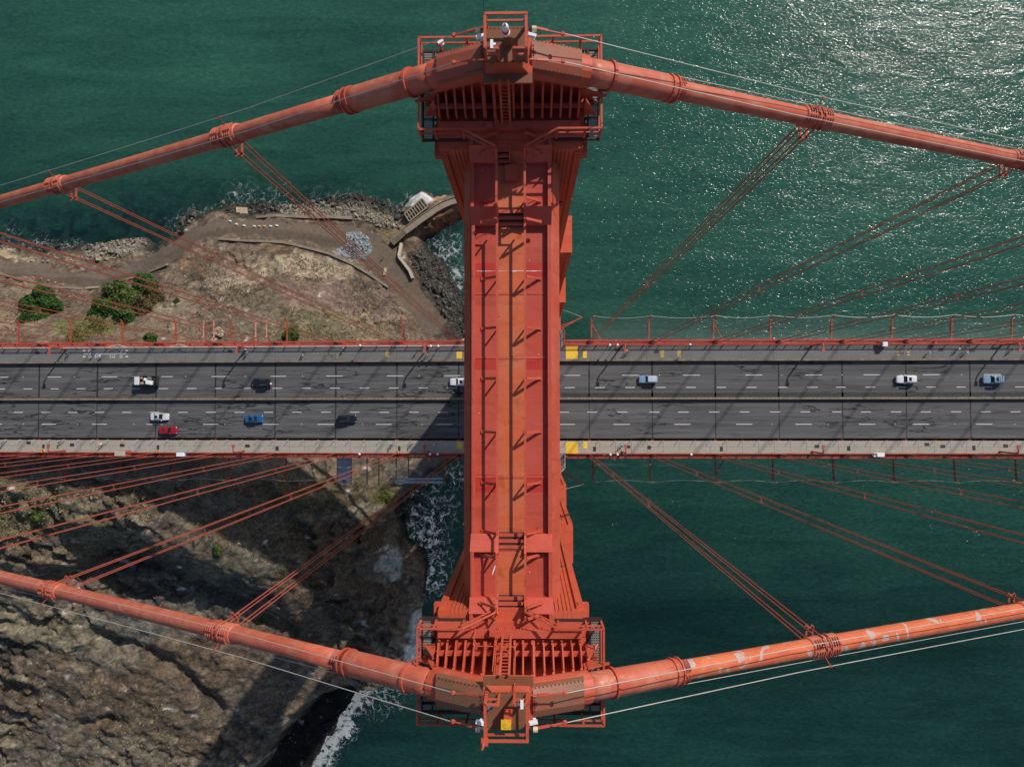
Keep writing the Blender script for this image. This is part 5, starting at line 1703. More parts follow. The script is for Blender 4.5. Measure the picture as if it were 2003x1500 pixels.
# ------------------------------------------------------------------ lamp posts, globes
def lamp(px, py, s, flip, label):
    """roadway lamp: post on the outer rail, arm bent over the walk, square lantern"""
    b0 = dk(px, py, SWZ)
    x = b0.x; y = s * 12.75
    t = thing('street_lamp', label, 'street lamp', (x, y, DECK + SWZ + dz(x)), 'orange lamps along the sidewalks')
    MB().box(-0.22, 0.22, -0.22, 0.22, 0, 0.9).box(-0.14, 0.14, -0.14, 0.14, 0.9, 1.5).build('lamp_base', M['rope'], t, local=True)
    MB().tube([(0, 0, 1.4), (0, 0, 3.5), (0, 0, 6.1), (0, -s * 0.12, 6.6), (0, -s * 0.45, 6.9), (0, -s * 0.9, 6.95), (0, -s * 1.35, 6.9)], [0.2, 0.19, 0.18, 0.18, 0.17, 0.16, 0.15], 8).build('post', M['rope'], t, local=True)
    MB().prism([(-0.3, -s * 1.0), (0.3, -s * 1.0), (0.36, -s * 1.95), (-0.36, -s * 1.95)][::-s], 6.72, 7.02).build('lantern', M['rope'], t, local=True)
    MB().box(-0.18, 0.18, -s * 1.9, -s * 1.28, 6.66, 6.72).build('lens', M['lens'], t, local=True)


LAMPS = [(130, 683, 1, 'beside the white arrow markings'), (483, 680, 1, 'between two dark hatches on the landward span'), (838, 679, 1, 'closest to the tower on the landward span'),
         (1216, 677, 1, 'next to two globe lamps on the seaward span'), (1588, 676, 1, 'in the middle of the seaward span'), (1958, 676, 1, 'farthest out on the seaward span'),
         (128, 886, -1, 'farthest from the tower on the landward span'), (477, 888, -1, 'between two dark hatches on the landward span'), (838, 889, -1, 'closest to the tower on the landward span'),
         (1217, 889, -1, 'next to two globe lamps on the seaward span'), (1589, 889, -1, 'in the middle of the seaward span'), (1956, 888, -1, 'farthest out on the seaward span')]
for px, py, s, w in LAMPS:
    lamp(px, py, s, 0, f'orange street lamp on the {NAME[s]} sidewalk, {w}')
gi = 0
GLOBES = [(704.5, 676, 1, 'single on the landward span of the upper railing'), (842.5, 677, 1, 'landward one of the pair on the upper railing, landward span'),
          (857, 677, 1, 'tower side one of the pair on the upper railing, landward span'), (1193, 675, 1, 'tower side one of the pair on the upper railing, seaward span'),
          (1208, 675, 1, 'outer one of the pair on the upper railing, seaward span'), (1350, 674, 1, 'single on the seaward span of the upper railing'),
          (703, 888, -1, 'single on the landward span of the lower railing'), (841, 888, -1, 'landward one of the pair on the lower railing, landward span'),
          (856, 888, -1, 'tower side one of the pair on the lower railing, landward span'), (1194, 889, -1, 'tower side one of the pair on the lower railing, seaward span'),
          (1208, 889, -1, 'outer one of the pair on the lower railing, seaward span'), (1352, 889, -1, 'single on the seaward span of the lower railing')]
for px, py, s, w in GLOBES:
    zt = DECK + SWZ + 3.6
    p = P(px, py, zt); p = P(px, py, zt + dz(p.x))
    t = thing('globe_lamp', f'small white globe lamp, {w}', 'lamp', (p.x, p.y, DECK + SWZ + dz(p.x)), 'white globe lamps along the railings')
    MB().tube([(0, 0, 0), (0, 0, 3.3)], 0.06, 6).build('post', M['rail_red'], t, local=True)
    MB().lathe([(0.02, -0.3), (0.18, -0.25), (0.29, -0.08), (0.30, 0.05), (0.22, 0.22), (0.08, 0.3)], (0, 0, 3.6), 14).build('globe', M['white'], t, local=True, smooth=True)

# ------------------------------------------------------------------ vehicles
def paint(name, c, rough=0.28):
    mt, nt, b = new_mat(name)
    b.inputs['Roughness'].default_value = rough
    b.inputs['Coat Weight'].default_value = 0.6
    b.inputs['Coat Roughness'].default_value = 0.06
    f = noise(nt, pos(nt), 2.5, 4)
    nt.links.new(mixc(nt, ramp(nt, f, [(0.35, 0), (0.65, 1)]), tuple(v * 0.9 for v in c), tuple(min(1, v * 1.06) for v in c)), b.inputs['Base Color'])
    return mt


def slab4(q, th):
    """thin solid panel on quad q, pushed inwards by th"""
    q = [Vector(p) for p in q]
    n = (q[1] - q[0]).cross(q[3] - q[0]).normalized() * th
    vs = q + [p - n for p in q]
    return vs, [(0, 1, 2, 3), (7, 6, 5, 4), (0, 4, 5, 1), (1, 5, 6, 2), (2, 6, 7, 3), (3, 7, 4, 0)]


def make_car(px, py, heading, kind, L, W, Hh, pm, label, cat='car', roofm=None, sunroof=False, racks=0, group='cars on the bridge road'):
    c = dk(px, py)
    z = DECK + dz(c.x)
    rz = 0 if heading > 0 else math.pi
    slope = 0.0 if c.x > 0 else math.atan(0.04) * (1 if heading > 0 else -1)
    t = thing('parked_car' if False else 'car', label, cat, (c.x, c.y, z), group, (0, 0, rz))
    t.rotation_euler = (Matrix.Rotation(rz, 4, 'Z') @ Matrix.Rotation(-slope, 4, 'Y')).to_euler()
    hl, hw = L / 2, W / 2
    suv = kind == 'suv'
    zb, belt = 0.24, (1.02 if suv else 0.90)
    # body: stations from tail to nose
    st = [(-1.0, 0.74, 0.62, belt * 0.86), (-0.965, 0.90, 0.42, belt * 0.96), (-0.86, 0.975, zb, belt), (-0.5, 1.0, zb, belt), (0.1, 1.0, zb, belt),
          (0.40, 0.995, zb, belt * 0.99), (0.70, 0.97, zb, belt * 0.93), (0.88, 0.90, zb + 0.02, belt * 0.86), (0.96, 0.80, 0.36, belt * 0.77), (1.0, 0.62, 0.42, belt * 0.66)]
    vs, fs = [], []
    for f, w, z0, z1 in st:
        x = f * hl; y = w * hw
        zm = z0 + (z1 - z0) * 0.55
        ring_ = [(x, -y * 0.93, z0), (x, -y, zm), (x, -y * 0.97, z1 - 0.10), (x, -y * 0.86, z1), (x, -y * 0.4, z1 + 0.035), (x, y * 0.4, z1 + 0.035), (x, y * 0.86, z1), (x, y * 0.97, z1 - 0.10), (x, y, zm), (x, y * 0.93, z0)]
        vs += ring_
    n = 10
    for i in range(len(st) - 1):
        for k in range(n):
            k2 = (k + 1) % n
            fs.append((i * n + k, i * n + k2, (i + 1) * n + k2, (i + 1) * n + k))
    fs += [tuple(range(n)), tuple(range((len(st) - 1) * n, len(st) * n))]
    MB().add(vs, fs).build('body', pm, t, local=True, smooth=False)
    xr0, xf0 = (-0.93 * hl, 0.34 * hl) if suv else (-0.62 * hl, 0.36 * hl)
    xr1, xf1 = (-0.80 * hl, 0.06 * hl) if suv else (-0.36 * hl, 0.04 * hl)
    wb, wt = 0.86 * hw, (0.74 if suv else 0.70) * hw
    zb_ = belt - 0.02
    B = [(xr0, -wb, zb_), (xf0, -wb * 0.94, zb_), (xf0, wb * 0.94, zb_), (xr0, wb, zb_)]
    T = [(xr1, -wt, Hh - 0.05), (xf1, -wt * 0.96, Hh - 0.05), (xf1, wt * 0.96, Hh - 0.05), (xr1, wt, Hh - 0.05)]
    for nm, q in (('windscreen', (B[1], B[2], T[2], T[1])), ('rear_window', (B[3], B[0], T[0], T[3])), ('side_window', (B[0], B[1], T[1], T[0])), ('side_window', (B[2], B[3], T[3], T[2]))):
        MB().add(*slab4(q, 0.03)).build(nm, M['glass'], t, local=True)
    k = MB()
    for a, b2 in zip(B, T):
        k.bar(Vector(a), Vector(b2), 0.10, 0.10)
    mid0 = (Vector(B[0]) + Vector(B[1])) / 2; mid1 = (Vector(T[0]) + Vector(T[1])) / 2
    for sy in (1, -1):
        k.bar(Vector((mid0.x - 0.1, sy * mid0.y, mid0.z)), Vector((mid1.x - 0.1, sy * mid1.y, mid1.z)), 0.08, 0.08)
    k.build('pillar', pm, t, local=True)
    k = MB()
    xs = np.linspace(xr1 - 0.08, xf1 + 0.04, 6)
    vs, fs = [], []
    for i, x in enumerate(xs):
        cr = 0.045 * math.sin(math.pi * i / 5)
        w = wt * (1.04 if 0 < i < 5 else 0.95)
        vs += [(x, -w, Hh - 0.07), (x, -w * 0.8, Hh + cr - 0.01), (x, 0, Hh + cr + 0.01), (x, w * 0.8, Hh + cr - 0.01), (x, w, Hh - 0.07)]
    for i in range(5):
        for j in range(4):
            a = i * 5 + j
            fs.append((a, a + 1, a + 6, a + 5))
        fs.append((i * 5, i * 5 + 5, i * 5 + 9, i * 5 + 4))
    fs += [(0, 1, 2, 3, 4), (25, 26, 27, 28, 29)]
    MB().add(vs, fs).build('roof', roofm or pm, t, local=True)
    if sunroof:
        MB().box(xf1 - 0.95, xf1 - 0.35, -wt * 0.6, wt * 0.6, Hh - 0.02, Hh + 0.075).build('sunroof', M['glass'], t, local=True)
    if racks:
        for sy in (-1, 1):
            MB().bar((xr1 + 0.05, sy * wt * 0.9, Hh + 0.06), (xf1 - 0.2, sy * wt * 0.9, Hh + 0.06), 0.05).build('roof_rail', M['chrome'], t, local=True)
        for j in range(racks):
            xx = xr1 + 0.35 + j * 0.42
            MB().bar((xx, -wt * 0.9, Hh + 0.09), (xx, wt * 0.9, Hh + 0.09), 0.08, 0.04).build('cross_bar', M['chrome'], t, local=True)
    whm = None
    for sx in (-0.58, 0.60):
        for sy in (-1, 1):
            if whm is None:
                whm = MB().tube([(0, -0.11, 0), (0, 0.11, 0)], 0.33, 14).build('wheel', M['black'], t, local=True)
                w_ = whm
                w_.location = (sx * hl, sy * (hw - 0.09), 0.33)
            else:
                w_ = inst(whm, 'wheel', t, (sx * hl, sy * (hw - 0.09), 0.33))
            hu = MB().tube([(0, -0.118, 0), (0, 0.118, 0)], 0.19, 10).build('hub', M['chrome'], w_, local=True)
    for sy in (-1, 1):
        MB().add(*slab4([(0.955 * hl, sy * 0.74 * hw, belt * 0.66), (0.90 * hl, sy * 0.88 * hw, belt * 0.68), (0.86 * hl, sy * 0.87 * hw, belt * 0.88), (0.93 * hl, sy * 0.66 * hw, belt * 0.84)][::sy], -0.02)).build('headlight', M['lens'], t, local=True)
        MB().box(-0.985 * hl, -0.95 * hl, sy * 0.58 * hw, sy * 0.86 * hw, belt * 0.72, belt * 0.9).build('tail_light', M['redlens'], t, local=True)
        MB().box(xf0 - 0.38, xf0 - 0.2, sy * hw * 0.93, sy * (hw + 0.16), belt, belt + 0.13).build('mirror', pm, t, local=True)
    MB().box(0.985 * hl, 0.995 * hl + 0.015, -0.4 * hw, 0.4 * hw, 0.46, 0.58).build('grille', M['black'], t, local=True)
    return t


pb_white = paint('white_car_paint', (0.72, 0.74, 0.76)); pb_black = paint('black_car_paint', (0.010, 0.013, 0.017), 0.2)
pb_sky = paint('light_blue_car_paint', (0.20, 0.34, 0.48)); pb_pale = paint('pale_blue_car_paint', (0.22, 0.34, 0.46)); pb_silver = paint('silver_car_paint', (0.58, 0.61, 0.62))
pb_red = paint('red_car_paint', (0.30, 0.008, 0.018)); pb_blue = paint('blue_car_paint', (0.010, 0.105, 0.29))
make_car(513, 748, -1, 'suv', 4.7, 1.86, 1.78, pb_black, 'black suv with pale roof rails driving on the far half of the road', 'suv', racks=0)
make_car(899, 747, -1, 'suv', 4.6, 1.84, 1.6, pb_white, 'white car half hidden under the tower strut', 'car', sunroof=True)
make_car(1267, 742, -1, 'suv', 4.55, 1.85, 1.65, pb_sky, 'light blue hatchback with plain silver-blue roof, first beyond the tower', 'car', roofm=paint('silver_blue_roof', (0.46, 0.55, 0.60)))
make_car(1770, 742, -1, 'suv', 4.85, 1.95, 1.66, pb_white, 'white suv with a dark square sunroof on the seaward span', 'suv', sunroof=True)
make_car(1939, 742.5, -1, 'suv', 4.8, 1.92, 1.72, pb_pale, 'pale blue suv with roof cross bars, farthest out on the road', 'suv', racks=3, sunroof=True)
make_car(315.5, 815, 1, 'sedan', 4.7, 1.84, 1.46, pb_silver, 'silver white sedan with a small sunroof beside the red car', 'car', sunroof=True)
make_car(332, 841.5, 1, 'sedan', 4.65, 1.86, 1.36, pb_red, 'dark red sedan in the lane next to the lower sidewalk', 'car')
make_car(499.5, 819, 1, 'sedan', 4.55, 1.84, 1.45, pb_blue, 'bright blue sedan alone in its lane', 'car', sunroof=True)
blk = make_car(681, 818.5, 1, 'suv', 4.6, 1.86, 1.6, pb_black, 'black car with thin pale roof rails following the blue sedan road', 'car', racks=0)
blk['label'] = 'black car on the near half of the road, nearest the tower shadow'
for o in (blk,):
    MB().bar((-1.6, -0.66, 1.62), (-0.1, -0.64, 1.62), 0.05).build('roof_rail', M['chrome'], o, local=True)
    MB().bar((-1.6, 0.66, 1.62), (-0.1, 0.64, 1.62), 0.05).build('roof_rail', M['chrome'], o, local=True)
sv = [o for o in COL.objects if o.get('label', '').startswith('black suv')][0]
for sy in (-1, 1):
    MB().bar((-1.75, sy * 0.64, 1.83), (0.1, sy * 0.62, 1.83), 0.06).build('roof_rail', M['chrome'], sv, local=True)
MB().box(-2.75, -2.5, 0.1, 0.55, 0.7, 1.3).build('rack_load', M['white'], sv, local=True)
MB().box(-2.85, -2.65, 0.42, 0.72, 0.8, 1.15).build('rack_lamp', M['redlens'], sv, local=True)

# open truck full of junk
tc = dk(291, 745)
tz = DECK + dz(tc.x)
tk = thing('open_truck', 'white open-bed truck heaped with junk on the far half of the road', 'truck', (tc.x, tc.y, tz), None, (0, 0, math.pi))
MB().prism([(1.35, 0.5), (2.75, 0.5), (2.8, 1.2), (2.55, 2.15), (1.45, 2.35), (1.35, 2.3)], -1.0, 1.0, 'y').build('cab', pb_white, tk, local=True)
MB().add(*slab4([(2.8, -0.85, 1.25), (2.8, 0.85, 1.25), (2.58, 0.8, 2.05), (2.58, -0.8, 2.05)], -0.02)).build('windscreen', M['glass'], tk, local=True)
MB().box(-2.9, 1.3, -1.12, 1.12, 0.7, 0.9).build('bed_floor', M['dark'], tk, local=True)
for q in ((-2.9, 1.3, -1.14, -1.06), (-2.9, 1.3, 1.06, 1.14), (1.22, 1.32, -1.14, 1.14), (-2.98, -2.9, -1.14, 1.14)):
    MB().box(*q, 0.7, 2.0).build('bed_wall', M['hatch'], tk, local=True)
for sx in (2.1, -1.2, -2.2):
    for sy in (-1, 1):
        w_ = MB().tube([(sx, sy * 0.98 - 0.14, 0.42), (sx, sy * 0.98 + 0.14, 0.42)], 0.42, 14).build('wheel', M['black'], tk, local=True)
        MB().tube([(sx, sy * 0.98 - 0.145, 0.42), (sx, sy * 0.98 + 0.145, 0.42)], 0.2, 10).build('hub', M['chrome'], w_, local=True)
cardb = mat_plain('cardboard', (0.38, 0.25, 0.13), 0.85)
for i, (x, y, dx, dy, zt, mm, nm, lab) in enumerate([
        (-1.2, 0.45, 1.7, 1.0, 2.25, M['white'], 'white_board', 'white board lying flat on the junk in the open truck'),
        (-0.1, -0.3, 0.6, 0.7, 2.15, M['white'], 'white_sack', 'crumpled white sack amid the junk in the open truck'),
        (0.75, 0.6, 0.8, 0.6, 2.0, cardb, 'cardboard_box', 'tan cardboard box behind the truck cab, near the white board'),
        (0.85, -0.65, 0.5, 0.5, 2.1, cardb, 'cardboard_box', 'tan cardboard box behind the truck cab, at the far corner'),
        (0.4, 0.0, 0.9, 0.6, 1.9, M['black'], 'black_bag', 'black bag between the cardboard boxes in the open truck'),
        (-1.1, -0.6, 1.0, 0.7, 1.95, M['grate'], 'metal_crate', 'grey metal crate beside the white board in the open truck'),
        (-2.3, -0.1, 0.7, 1.5, 1.85, M['black'], 'black_bag', 'long black bag across the tail of the open truck')]):
    cx, cy = tc.x - x, tc.y - y
    z0 = tz + 0.9
    k = MB()
    a = random.uniform(-0.25, 0.25)
    pts = [(cx + math.cos(a) * u_ * dx / 2 - math.sin(a) * v_ * dy / 2, cy + math.sin(a) * u_ * dx / 2 + math.cos(a) * v_ * dy / 2) for u_, v_ in ((-1, -0.8), (-0.8, -1), (0.8, -1), (1, -0.8), (1, 0.8), (0.8, 1), (-0.8, 1), (-1, 0.8))]
    k.prism(pts, z0, tz + zt)
    k.prism([(p[0] * 0.6 + cx * 0.4, p[1] * 0.6 + cy * 0.4) for p in pts], tz + zt, tz + zt + 0.06)
    props(k.build(nm, mm), lab, nm.split('_')[-1])

# maintenance carts on the walks
def cart(px, py, s, L, W, Hh, bm, rm_, label, split=0.45):
    p = dk(px, py, SWZ)
    t = thing('utility_cart', label, 'cart', (p.x, p.y, DECK + SWZ + dz(p.x)), None)
    MB().prism([(-L / 2, 0.3), (L / 2, 0.3), (L / 2, 0.8), (L / 2 - 0.15, 0.95), (-L / 2 + 0.1, 0.95), (-L / 2, 0.8)], -W / 2, W / 2, 'y').build('body', bm, t, local=True)
    x1 = -L / 2 + L * split
    MB().prism([(x1, 0.95), (L / 2 - 0.05, 0.95), (L / 2 - 0.12, Hh - 0.08), (L / 2 - 0.25, Hh), (x1 + 0.12, Hh), (x1, Hh - 0.1)], -W / 2 + 0.04, W / 2 - 0.04, 'y').build('cabin', rm_, t, local=True)
    for sx in (-0.33, 0.33):
        for sy in (-1, 1):
            MB().tube([(sx * L, sy * (W / 2 - 0.06) - 0.06, 0.24), (sx * L, sy * (W / 2 - 0.06) + 0.06, 0.24)], 0.24, 10).build('wheel', M['black'], t, local=True)
    return t


cart(1722, 674, 1, 2.2, 1.15, 1.7, paint('dark_red_cart_paint', (0.20, 0.012, 0.02)), M['white'], 'dark red utility cart with a white cabin roof on the upper sidewalk', 0.42)
cart(1716, 889, -1, 2.6, 0.95, 1.3, M['white'], M['white'], 'small white utility cart by the lower railing', 0.25)
t_ = cart(244, 886, -1, 3.6, 1.35, 1.5, M['rope'], M['tan'], 'orange and buff equipment trailer by the lower railing', 0.0)
for ch in t_.children:
    if ch.name.startswith('cabin'):
        ch.data.transform(Matrix.Translation((-0.55, 0, 0)) @ Matrix.Diagonal((0.72, 1, 1, 1)))
        ch.data.materials[0] = mat_plain('buff_tarpaulin', (0.42, 0.37, 0.27), 0.7)
cart(357, 888, -1, 2.4, 1.0, 1.6, paint('cyan_cart_paint', (0.02, 0.32, 0.62)), M['white'], 'small blue and white utility cart by the lower railing', 0.12)
p = dk(1826, 671, SWZ)
MB().prism([(p.x - 0.3, p.y - 0.35), (p.x + 0.3, p.y - 0.35), (p.x + 0.34, p.y), (p.x + 0.3, p.y + 0.35), (p.x - 0.3, p.y + 0.35), (p.x - 0.34, p.y)], DECK + SWZ, DECK + SWZ + 1.1).build('equipment_box', paint('pinkish_red_box_paint', (0.55, 0.06, 0.07)), label='small bright red box at the opening in the upper railing', category='box')
p = dk(1853, 888.5, SWZ)
MB().prism([(p.x - 0.35, p.y - 0.2), (p.x + 0.35, p.y - 0.2), (p.x + 0.35, p.y + 0.2), (p.x - 0.35, p.y + 0.2)], DECK + SWZ, DECK + SWZ + 0.9).build('equipment_box', M['hatch'], label='small black box at the gap in the lower railing', category='box')
for px, py, i in ((84, 881, 'near the frame edge'), (309, 883, 'beside the blue and white cart'), (780, 884, 'nearest the tower')):
    p = dk(px, py, SWZ)
    t = thing('yellow_winch', f'small yellow winch at the lower railing, {i}', 'winch', (p.x, p.y, DECK + SWZ + dz(p.x)), 'yellow winches at the lower railing')
    MB().box(-0.35, 0.35, -0.2, 0.2, 0, 0.4).box(-0.15, 0.15, -0.35, 0.2, 0.4, 0.7).build('frame', M['yellow'], t, local=True)
    MB().tube([(-0.3, 0.1, 0.55), (0.3, 0.1, 0.55)], 0.14, 10).build('spool', M['dark'], t, local=True)
    MB().bar((0.35, 0, 0.5), (0.55, 0.0, 0.9), 0.05).build('handle', M['black'], t, local=True)

# ------------------------------------------------------------------ people: one skinned body per pose
def body_mesh(name, joints_, radii, edges):
    me = bpy.data.meshes.new(name)
    me.from_pydata(joints_, edges, [])
    o = bpy.data.objects.new(name, me)
    COL.objects.link(o)
    md_ = o.modifiers.new('skin', 'SKIN')
    for v, r in zip(me.skin_vertices[0].data, radii):
        v.radius = (r, r)
    me.skin_vertices[0].data[0].use_root = True
    ss = o.modifiers.new('sub', 'SUBSURF'); ss.levels = 1; ss.render_levels = 1
    dg = bpy.context.evaluated_depsgraph_get()
    out = bpy.data.meshes.new_from_object(o.evaluated_get(dg))
    bpy.data.objects.remove(o)
    return out


#        pelvis         waist          chest          neck           head1            head2
WALK_J = [(0, 0, 0.95), (0.01, 0, 1.12), (0.02, 0, 1.34), (0.03, 0, 1.50), (0.05, 0, 1.58), (0.06, 0, 1.70),
          (0, 0.10, 0.92), (0.16, 0.10, 0.50), (0.24, 0.10, 0.07), (0.36, 0.11, 0.04), (0, -0.10, 0.92), (-0.08, -0.10, 0.50), (-0.30, -0.10, 0.12), (-0.22, -0.11, 0.05),
          (0.02, 0.19, 1.42), (-0.10, 0.24, 1.16), (-0.02, 0.25, 0.92), (0.03, 0.25, 0.83), (0.02, -0.19, 1.42), (0.08, -0.24, 1.16), (0.26, -0.23, 0.98), (0.33, -0.22, 0.92)]
WALK_R = [0.14, 0.125, 0.15, 0.055, 0.085, 0.075, 0.09, 0.062, 0.042, 0.035, 0.09, 0.062, 0.042, 0.035, 0.062, 0.045, 0.035, 0.03, 0.062, 0.045, 0.035, 0.03]
WALK_E = [(0, 1), (1, 2), (2, 3), (3, 4), (4, 5), (0, 6), (6, 7), (7, 8), (8, 9), (0, 10), (10, 11), (11, 12), (12, 13), (2, 14), (14, 15), (15, 16), (16, 17), (2, 18), (18, 19), (19, 20), (20, 21)]
RIDE_J = [(-0.25, 0, 0.98), (-0.14, 0, 1.14), (0.12, 0, 1.34), (0.24, 0, 1.44), (0.31, 0, 1.50), (0.38, 0, 1.60),
          (-0.22, 0.10, 0.95), (0.16, 0.11, 0.78), (0.02, 0.11, 0.38), (0.14, 0.12, 0.34), (-0.22, -0.10, 0.95), (0.12, -0.11, 0.60), (-0.06, -0.11, 0.22), (0.06, -0.12, 0.18),
          (0.14, 0.19, 1.36), (0.28, 0.25, 1.16), (0.50, 0.24, 1.05), (0.57, 0.23, 1.04), (0.14, -0.19, 1.36), (0.28, -0.25, 1.16), (0.50, -0.24, 1.05), (0.57, -0.23, 1.04)]
walk_me = body_mesh('walker', WALK_J, WALK_R, WALK_E)
ride_me = body_mesh('rider', RIDE_J, WALK_R, WALK_E)
cloth = {}


def cl(c):
    if c not in cloth:
        cloth[c] = mat_plain('cloth_%d' % len(cloth), c, 0.85, scale=6)
    return cloth[c]


bike_src = None


def bicycle(x, y, z, rz, label):
    global bike_src
    if bike_src is None:
        t = thing('bicycle', label, 'bicycle', (x, y, z), 'bicycles on the sidewalks', (0, 0, rz))
        w0 = None
        for xx in (-0.52, 0.52):
            if w0 is None:
                k = MB()
                k.tube([(0.33 * math.cos(a), 0, 0.34 + 0.33 * math.sin(a)) for a in np.linspace(0, 2 * math.pi, 17)], 0.022, 5, cap=False)
                w0 = k.build('wheel', M['black'], t, local=True); w0.location = (xx, 0, 0)
            else:
                inst(w0, 'wheel', t, (xx, 0, 0))
        k = MB()
        for a, b2 in (((-0.52, 0, 0.34), (-0.05, 0, 0.30)), ((-0.05, 0, 0.30), (-0.22, 0, 0.86)), ((-0.2, 0, 0.80), (0.38, 0, 0.84)), ((-0.05, 0, 0.30), (0.38, 0, 0.78)), ((0.38, 0, 0.9), (0.52, 0, 0.34)), ((-0.52, 0, 0.34), (-0.2, 0, 0.78))):
            k.bar(a, b2, 0.035)
        k.build('frame', M['chrome'], t, local=True)
        MB().bar((0.46, -0.26, 1.0), (0.46, 0.26, 1.0), 0.035).bar((0.46, 0, 1.0), (0.38, 0, 0.88), 0.035).build('handlebar', M['black'], t, local=True)
        MB().box(-0.36, -0.12, -0.07, 0.07, 0.86, 0.92).build('saddle', M['black'], t, local=True)
        bike_src = t
        return t
    c = copy_tree(bike_src)
    c.location = (x, y, z); c.rotation_euler = (0, 0, rz); c['label'] = label
    return c


def person(px, py, rz, top, leg, hair, label, ride=False, hat=None, z=None):
    if z is None:
        p = dk(px, py, SWZ); z = DECK + SWZ + dz(p.x) + 0.01
        p = dk(px, py, SWZ + 0.9)
        p = Vector((p.x, p.y, 0))
    else:
        p = P(px, py, z)
    src = ride_me if ride else walk_me
    me = src.copy()
    me.materials.clear()
    for q in (cl(top), cl(leg), M['skin'], M['black']):
        me.materials.append(q)
    mi = []
    for f in me.polygons:
        c = f.center
        if ride:
            sx = c.z < 0.99 and not (c.x > 0.3)
            head = c.z > 1.44 and c.x > 0.2
            hand = c.x > 0.42 and c.z < 1.2
        else:
            sx = c.z < 0.93 and abs(c.y) < 0.2
            head = c.z > 1.5
            hand = abs(c.y) > 0.19 and c.z < 1.0
        foot = c.z < (0.1 if not ride else -1)
        mi.append(3 if foot else (2 if head or hand else (1 if sx else 0)))
    me.polygons.foreach_set('material_index', mi)
    me.polygons.foreach_set('use_smooth', [True] * len(me.polygons))
    o = bpy.data.objects.new('person', me)
    COL.objects.link(o)
    o.location = (p.x, p.y, z); o.rotation_euler = (0, 0, rz)
    props(o, label, 'person', 'people on the sidewalks')
    hx, hz = (0.37, 1.57) if ride else (0.045, 1.66)
    hr_ = MB().lathe([(0.115, -0.02), (0.12, 0.05), (0.09, 0.12), (0.03, 0.15)], (hx, 0, hz), 10).build('hat' if hat else 'hair', cl(hat or hair), o, local=True, smooth=True)
    if ride:
        bicycle(p.x, p.y, z, rz, 'bicycle under the ' + label.split(' ', 2)[2])
    return o


W_, N_, K_ = (0.70, 0.71, 0.74), (0.02, 0.05, 0.16), (0.02, 0.02, 0.022)
BL, PK, GR, BR_ = (0.02, 0.16, 0.55), (0.62, 0.30, 0.30), (0.12, 0.12, 0.13), (0.14, 0.07, 0.04)
PE = [(130.5, 692, 0.2, GR, (0.05, 0.09, 0.16), K_, 'person riding in grey on the upper sidewalk beside the orange lamp', True, None),
      (180.5, 692.3, math.pi, (0.03, 0.07, 0.30), N_, W_, 'person walking in dark blue on the white centre line of the upper sidewalk', False, None),
      (195.5, 697, 0, (0.55, 0.70, 0.80), BL, BR_, 'person riding in pale blue and white past the painted 15', True, W_),
      (481, 684, 1.4, W_, PK, BR_, 'person walking in a white top beside the hatch on the upper sidewalk', False, W_),
      (483, 689.5, 1.4, PK, GR, K_, 'person walking in pink beside the one in the white top', False, None),
      (593.5, 688, -0.4, K_, K_, K_, 'person walking in black on the upper sidewalk, next to one in cream', False, None),
      (592.5, 694.5, 0.2, (0.6, 0.58, 0.5), GR, BR_, 'person walking in cream on the upper sidewalk, next to one in black', False, None),
      (672.5, 681, 0.1, K_, GR, K_, 'person standing in black at the upper railing near a globe lamp', False, W_),
      (817, 685.5, 2.9, (0.05, 0.08, 0.07), K_, K_, 'person walking in dark green beside the last orange lamp', False, None),
      (835.5, 695, 2.6, (0.72, 0.52, 0.52), (0.5, 0.1, 0.12), BR_, 'person walking in a pale pink top near the tower', False, None),
      (847.5, 696, 0.5, BR_, K_, K_, 'person walking in brown closest to the tower on the upper sidewalk', False, None),
      (1228, 688, 2.4, GR, K_, K_, 'person riding in grey past the lamp beyond the tower', True, W_),
      (1817, 690.6, 0.5, W_, K_, BR_, 'person riding in white near the yellow arrows', True, None),
      (1876, 682, 3.3, (0.45, 0.46, 0.44), GR, W_, 'person riding in pale grey near the upper railing', True, None),
      (1890.5, 690.5, 0.2, (0.66, 0.68, 0.72), K_, BR_, 'person riding in white farther out, below the pale grey rider', True, None),
      (1981, 683, 3.2, (0.06, 0.09, 0.13), K_, K_, 'person riding in dark blue beside the outermost lamp', True, None),
      (4, 866, 0.5, (0.40, 0.44, 0.50), GR, BR_, 'person riding in grey on the lower sidewalk at the frame edge', True, None),
      (115.5, 865, 0.4, (0.40, 0.52, 0.62), N_, K_, 'person riding in light blue on the lower sidewalk', True, None),
      (199, 868, 3.2, (0.60, 0.62, 0.58), GR, W_, 'person riding in off-white on the lower sidewalk', True, None),
      (765, 871, 0.0, BL, K_, K_, 'person riding in bright blue on the sunlit lower sidewalk', True, None),
      (804, 869, 0.3, (0.30, 0.33, 0.32), GR, K_, 'person riding in grey at the edge of the tower shadow', True, None),
      (848.5, 870, 0.2, (0.74, 0.74, 0.80), K_, BR_, 'person riding in white on the lower sidewalk close to the tower', True, None),
      (1218.5, 870, 3.1, (0.02, 0.33, 0.62), K_, W_, 'person riding in bright blue beyond the tower on the lower sidewalk', True, None)]
for a in PE:
    person(a[0], a[1], a[2], a[3], a[4], a[5], a[6], a[7], a[8])
g_ = G(750, 505)
pp = person(750, 505, 0.6, K_, GR, K_, 'person in black standing on the dirt road by the gravel heap', z=g_.z)

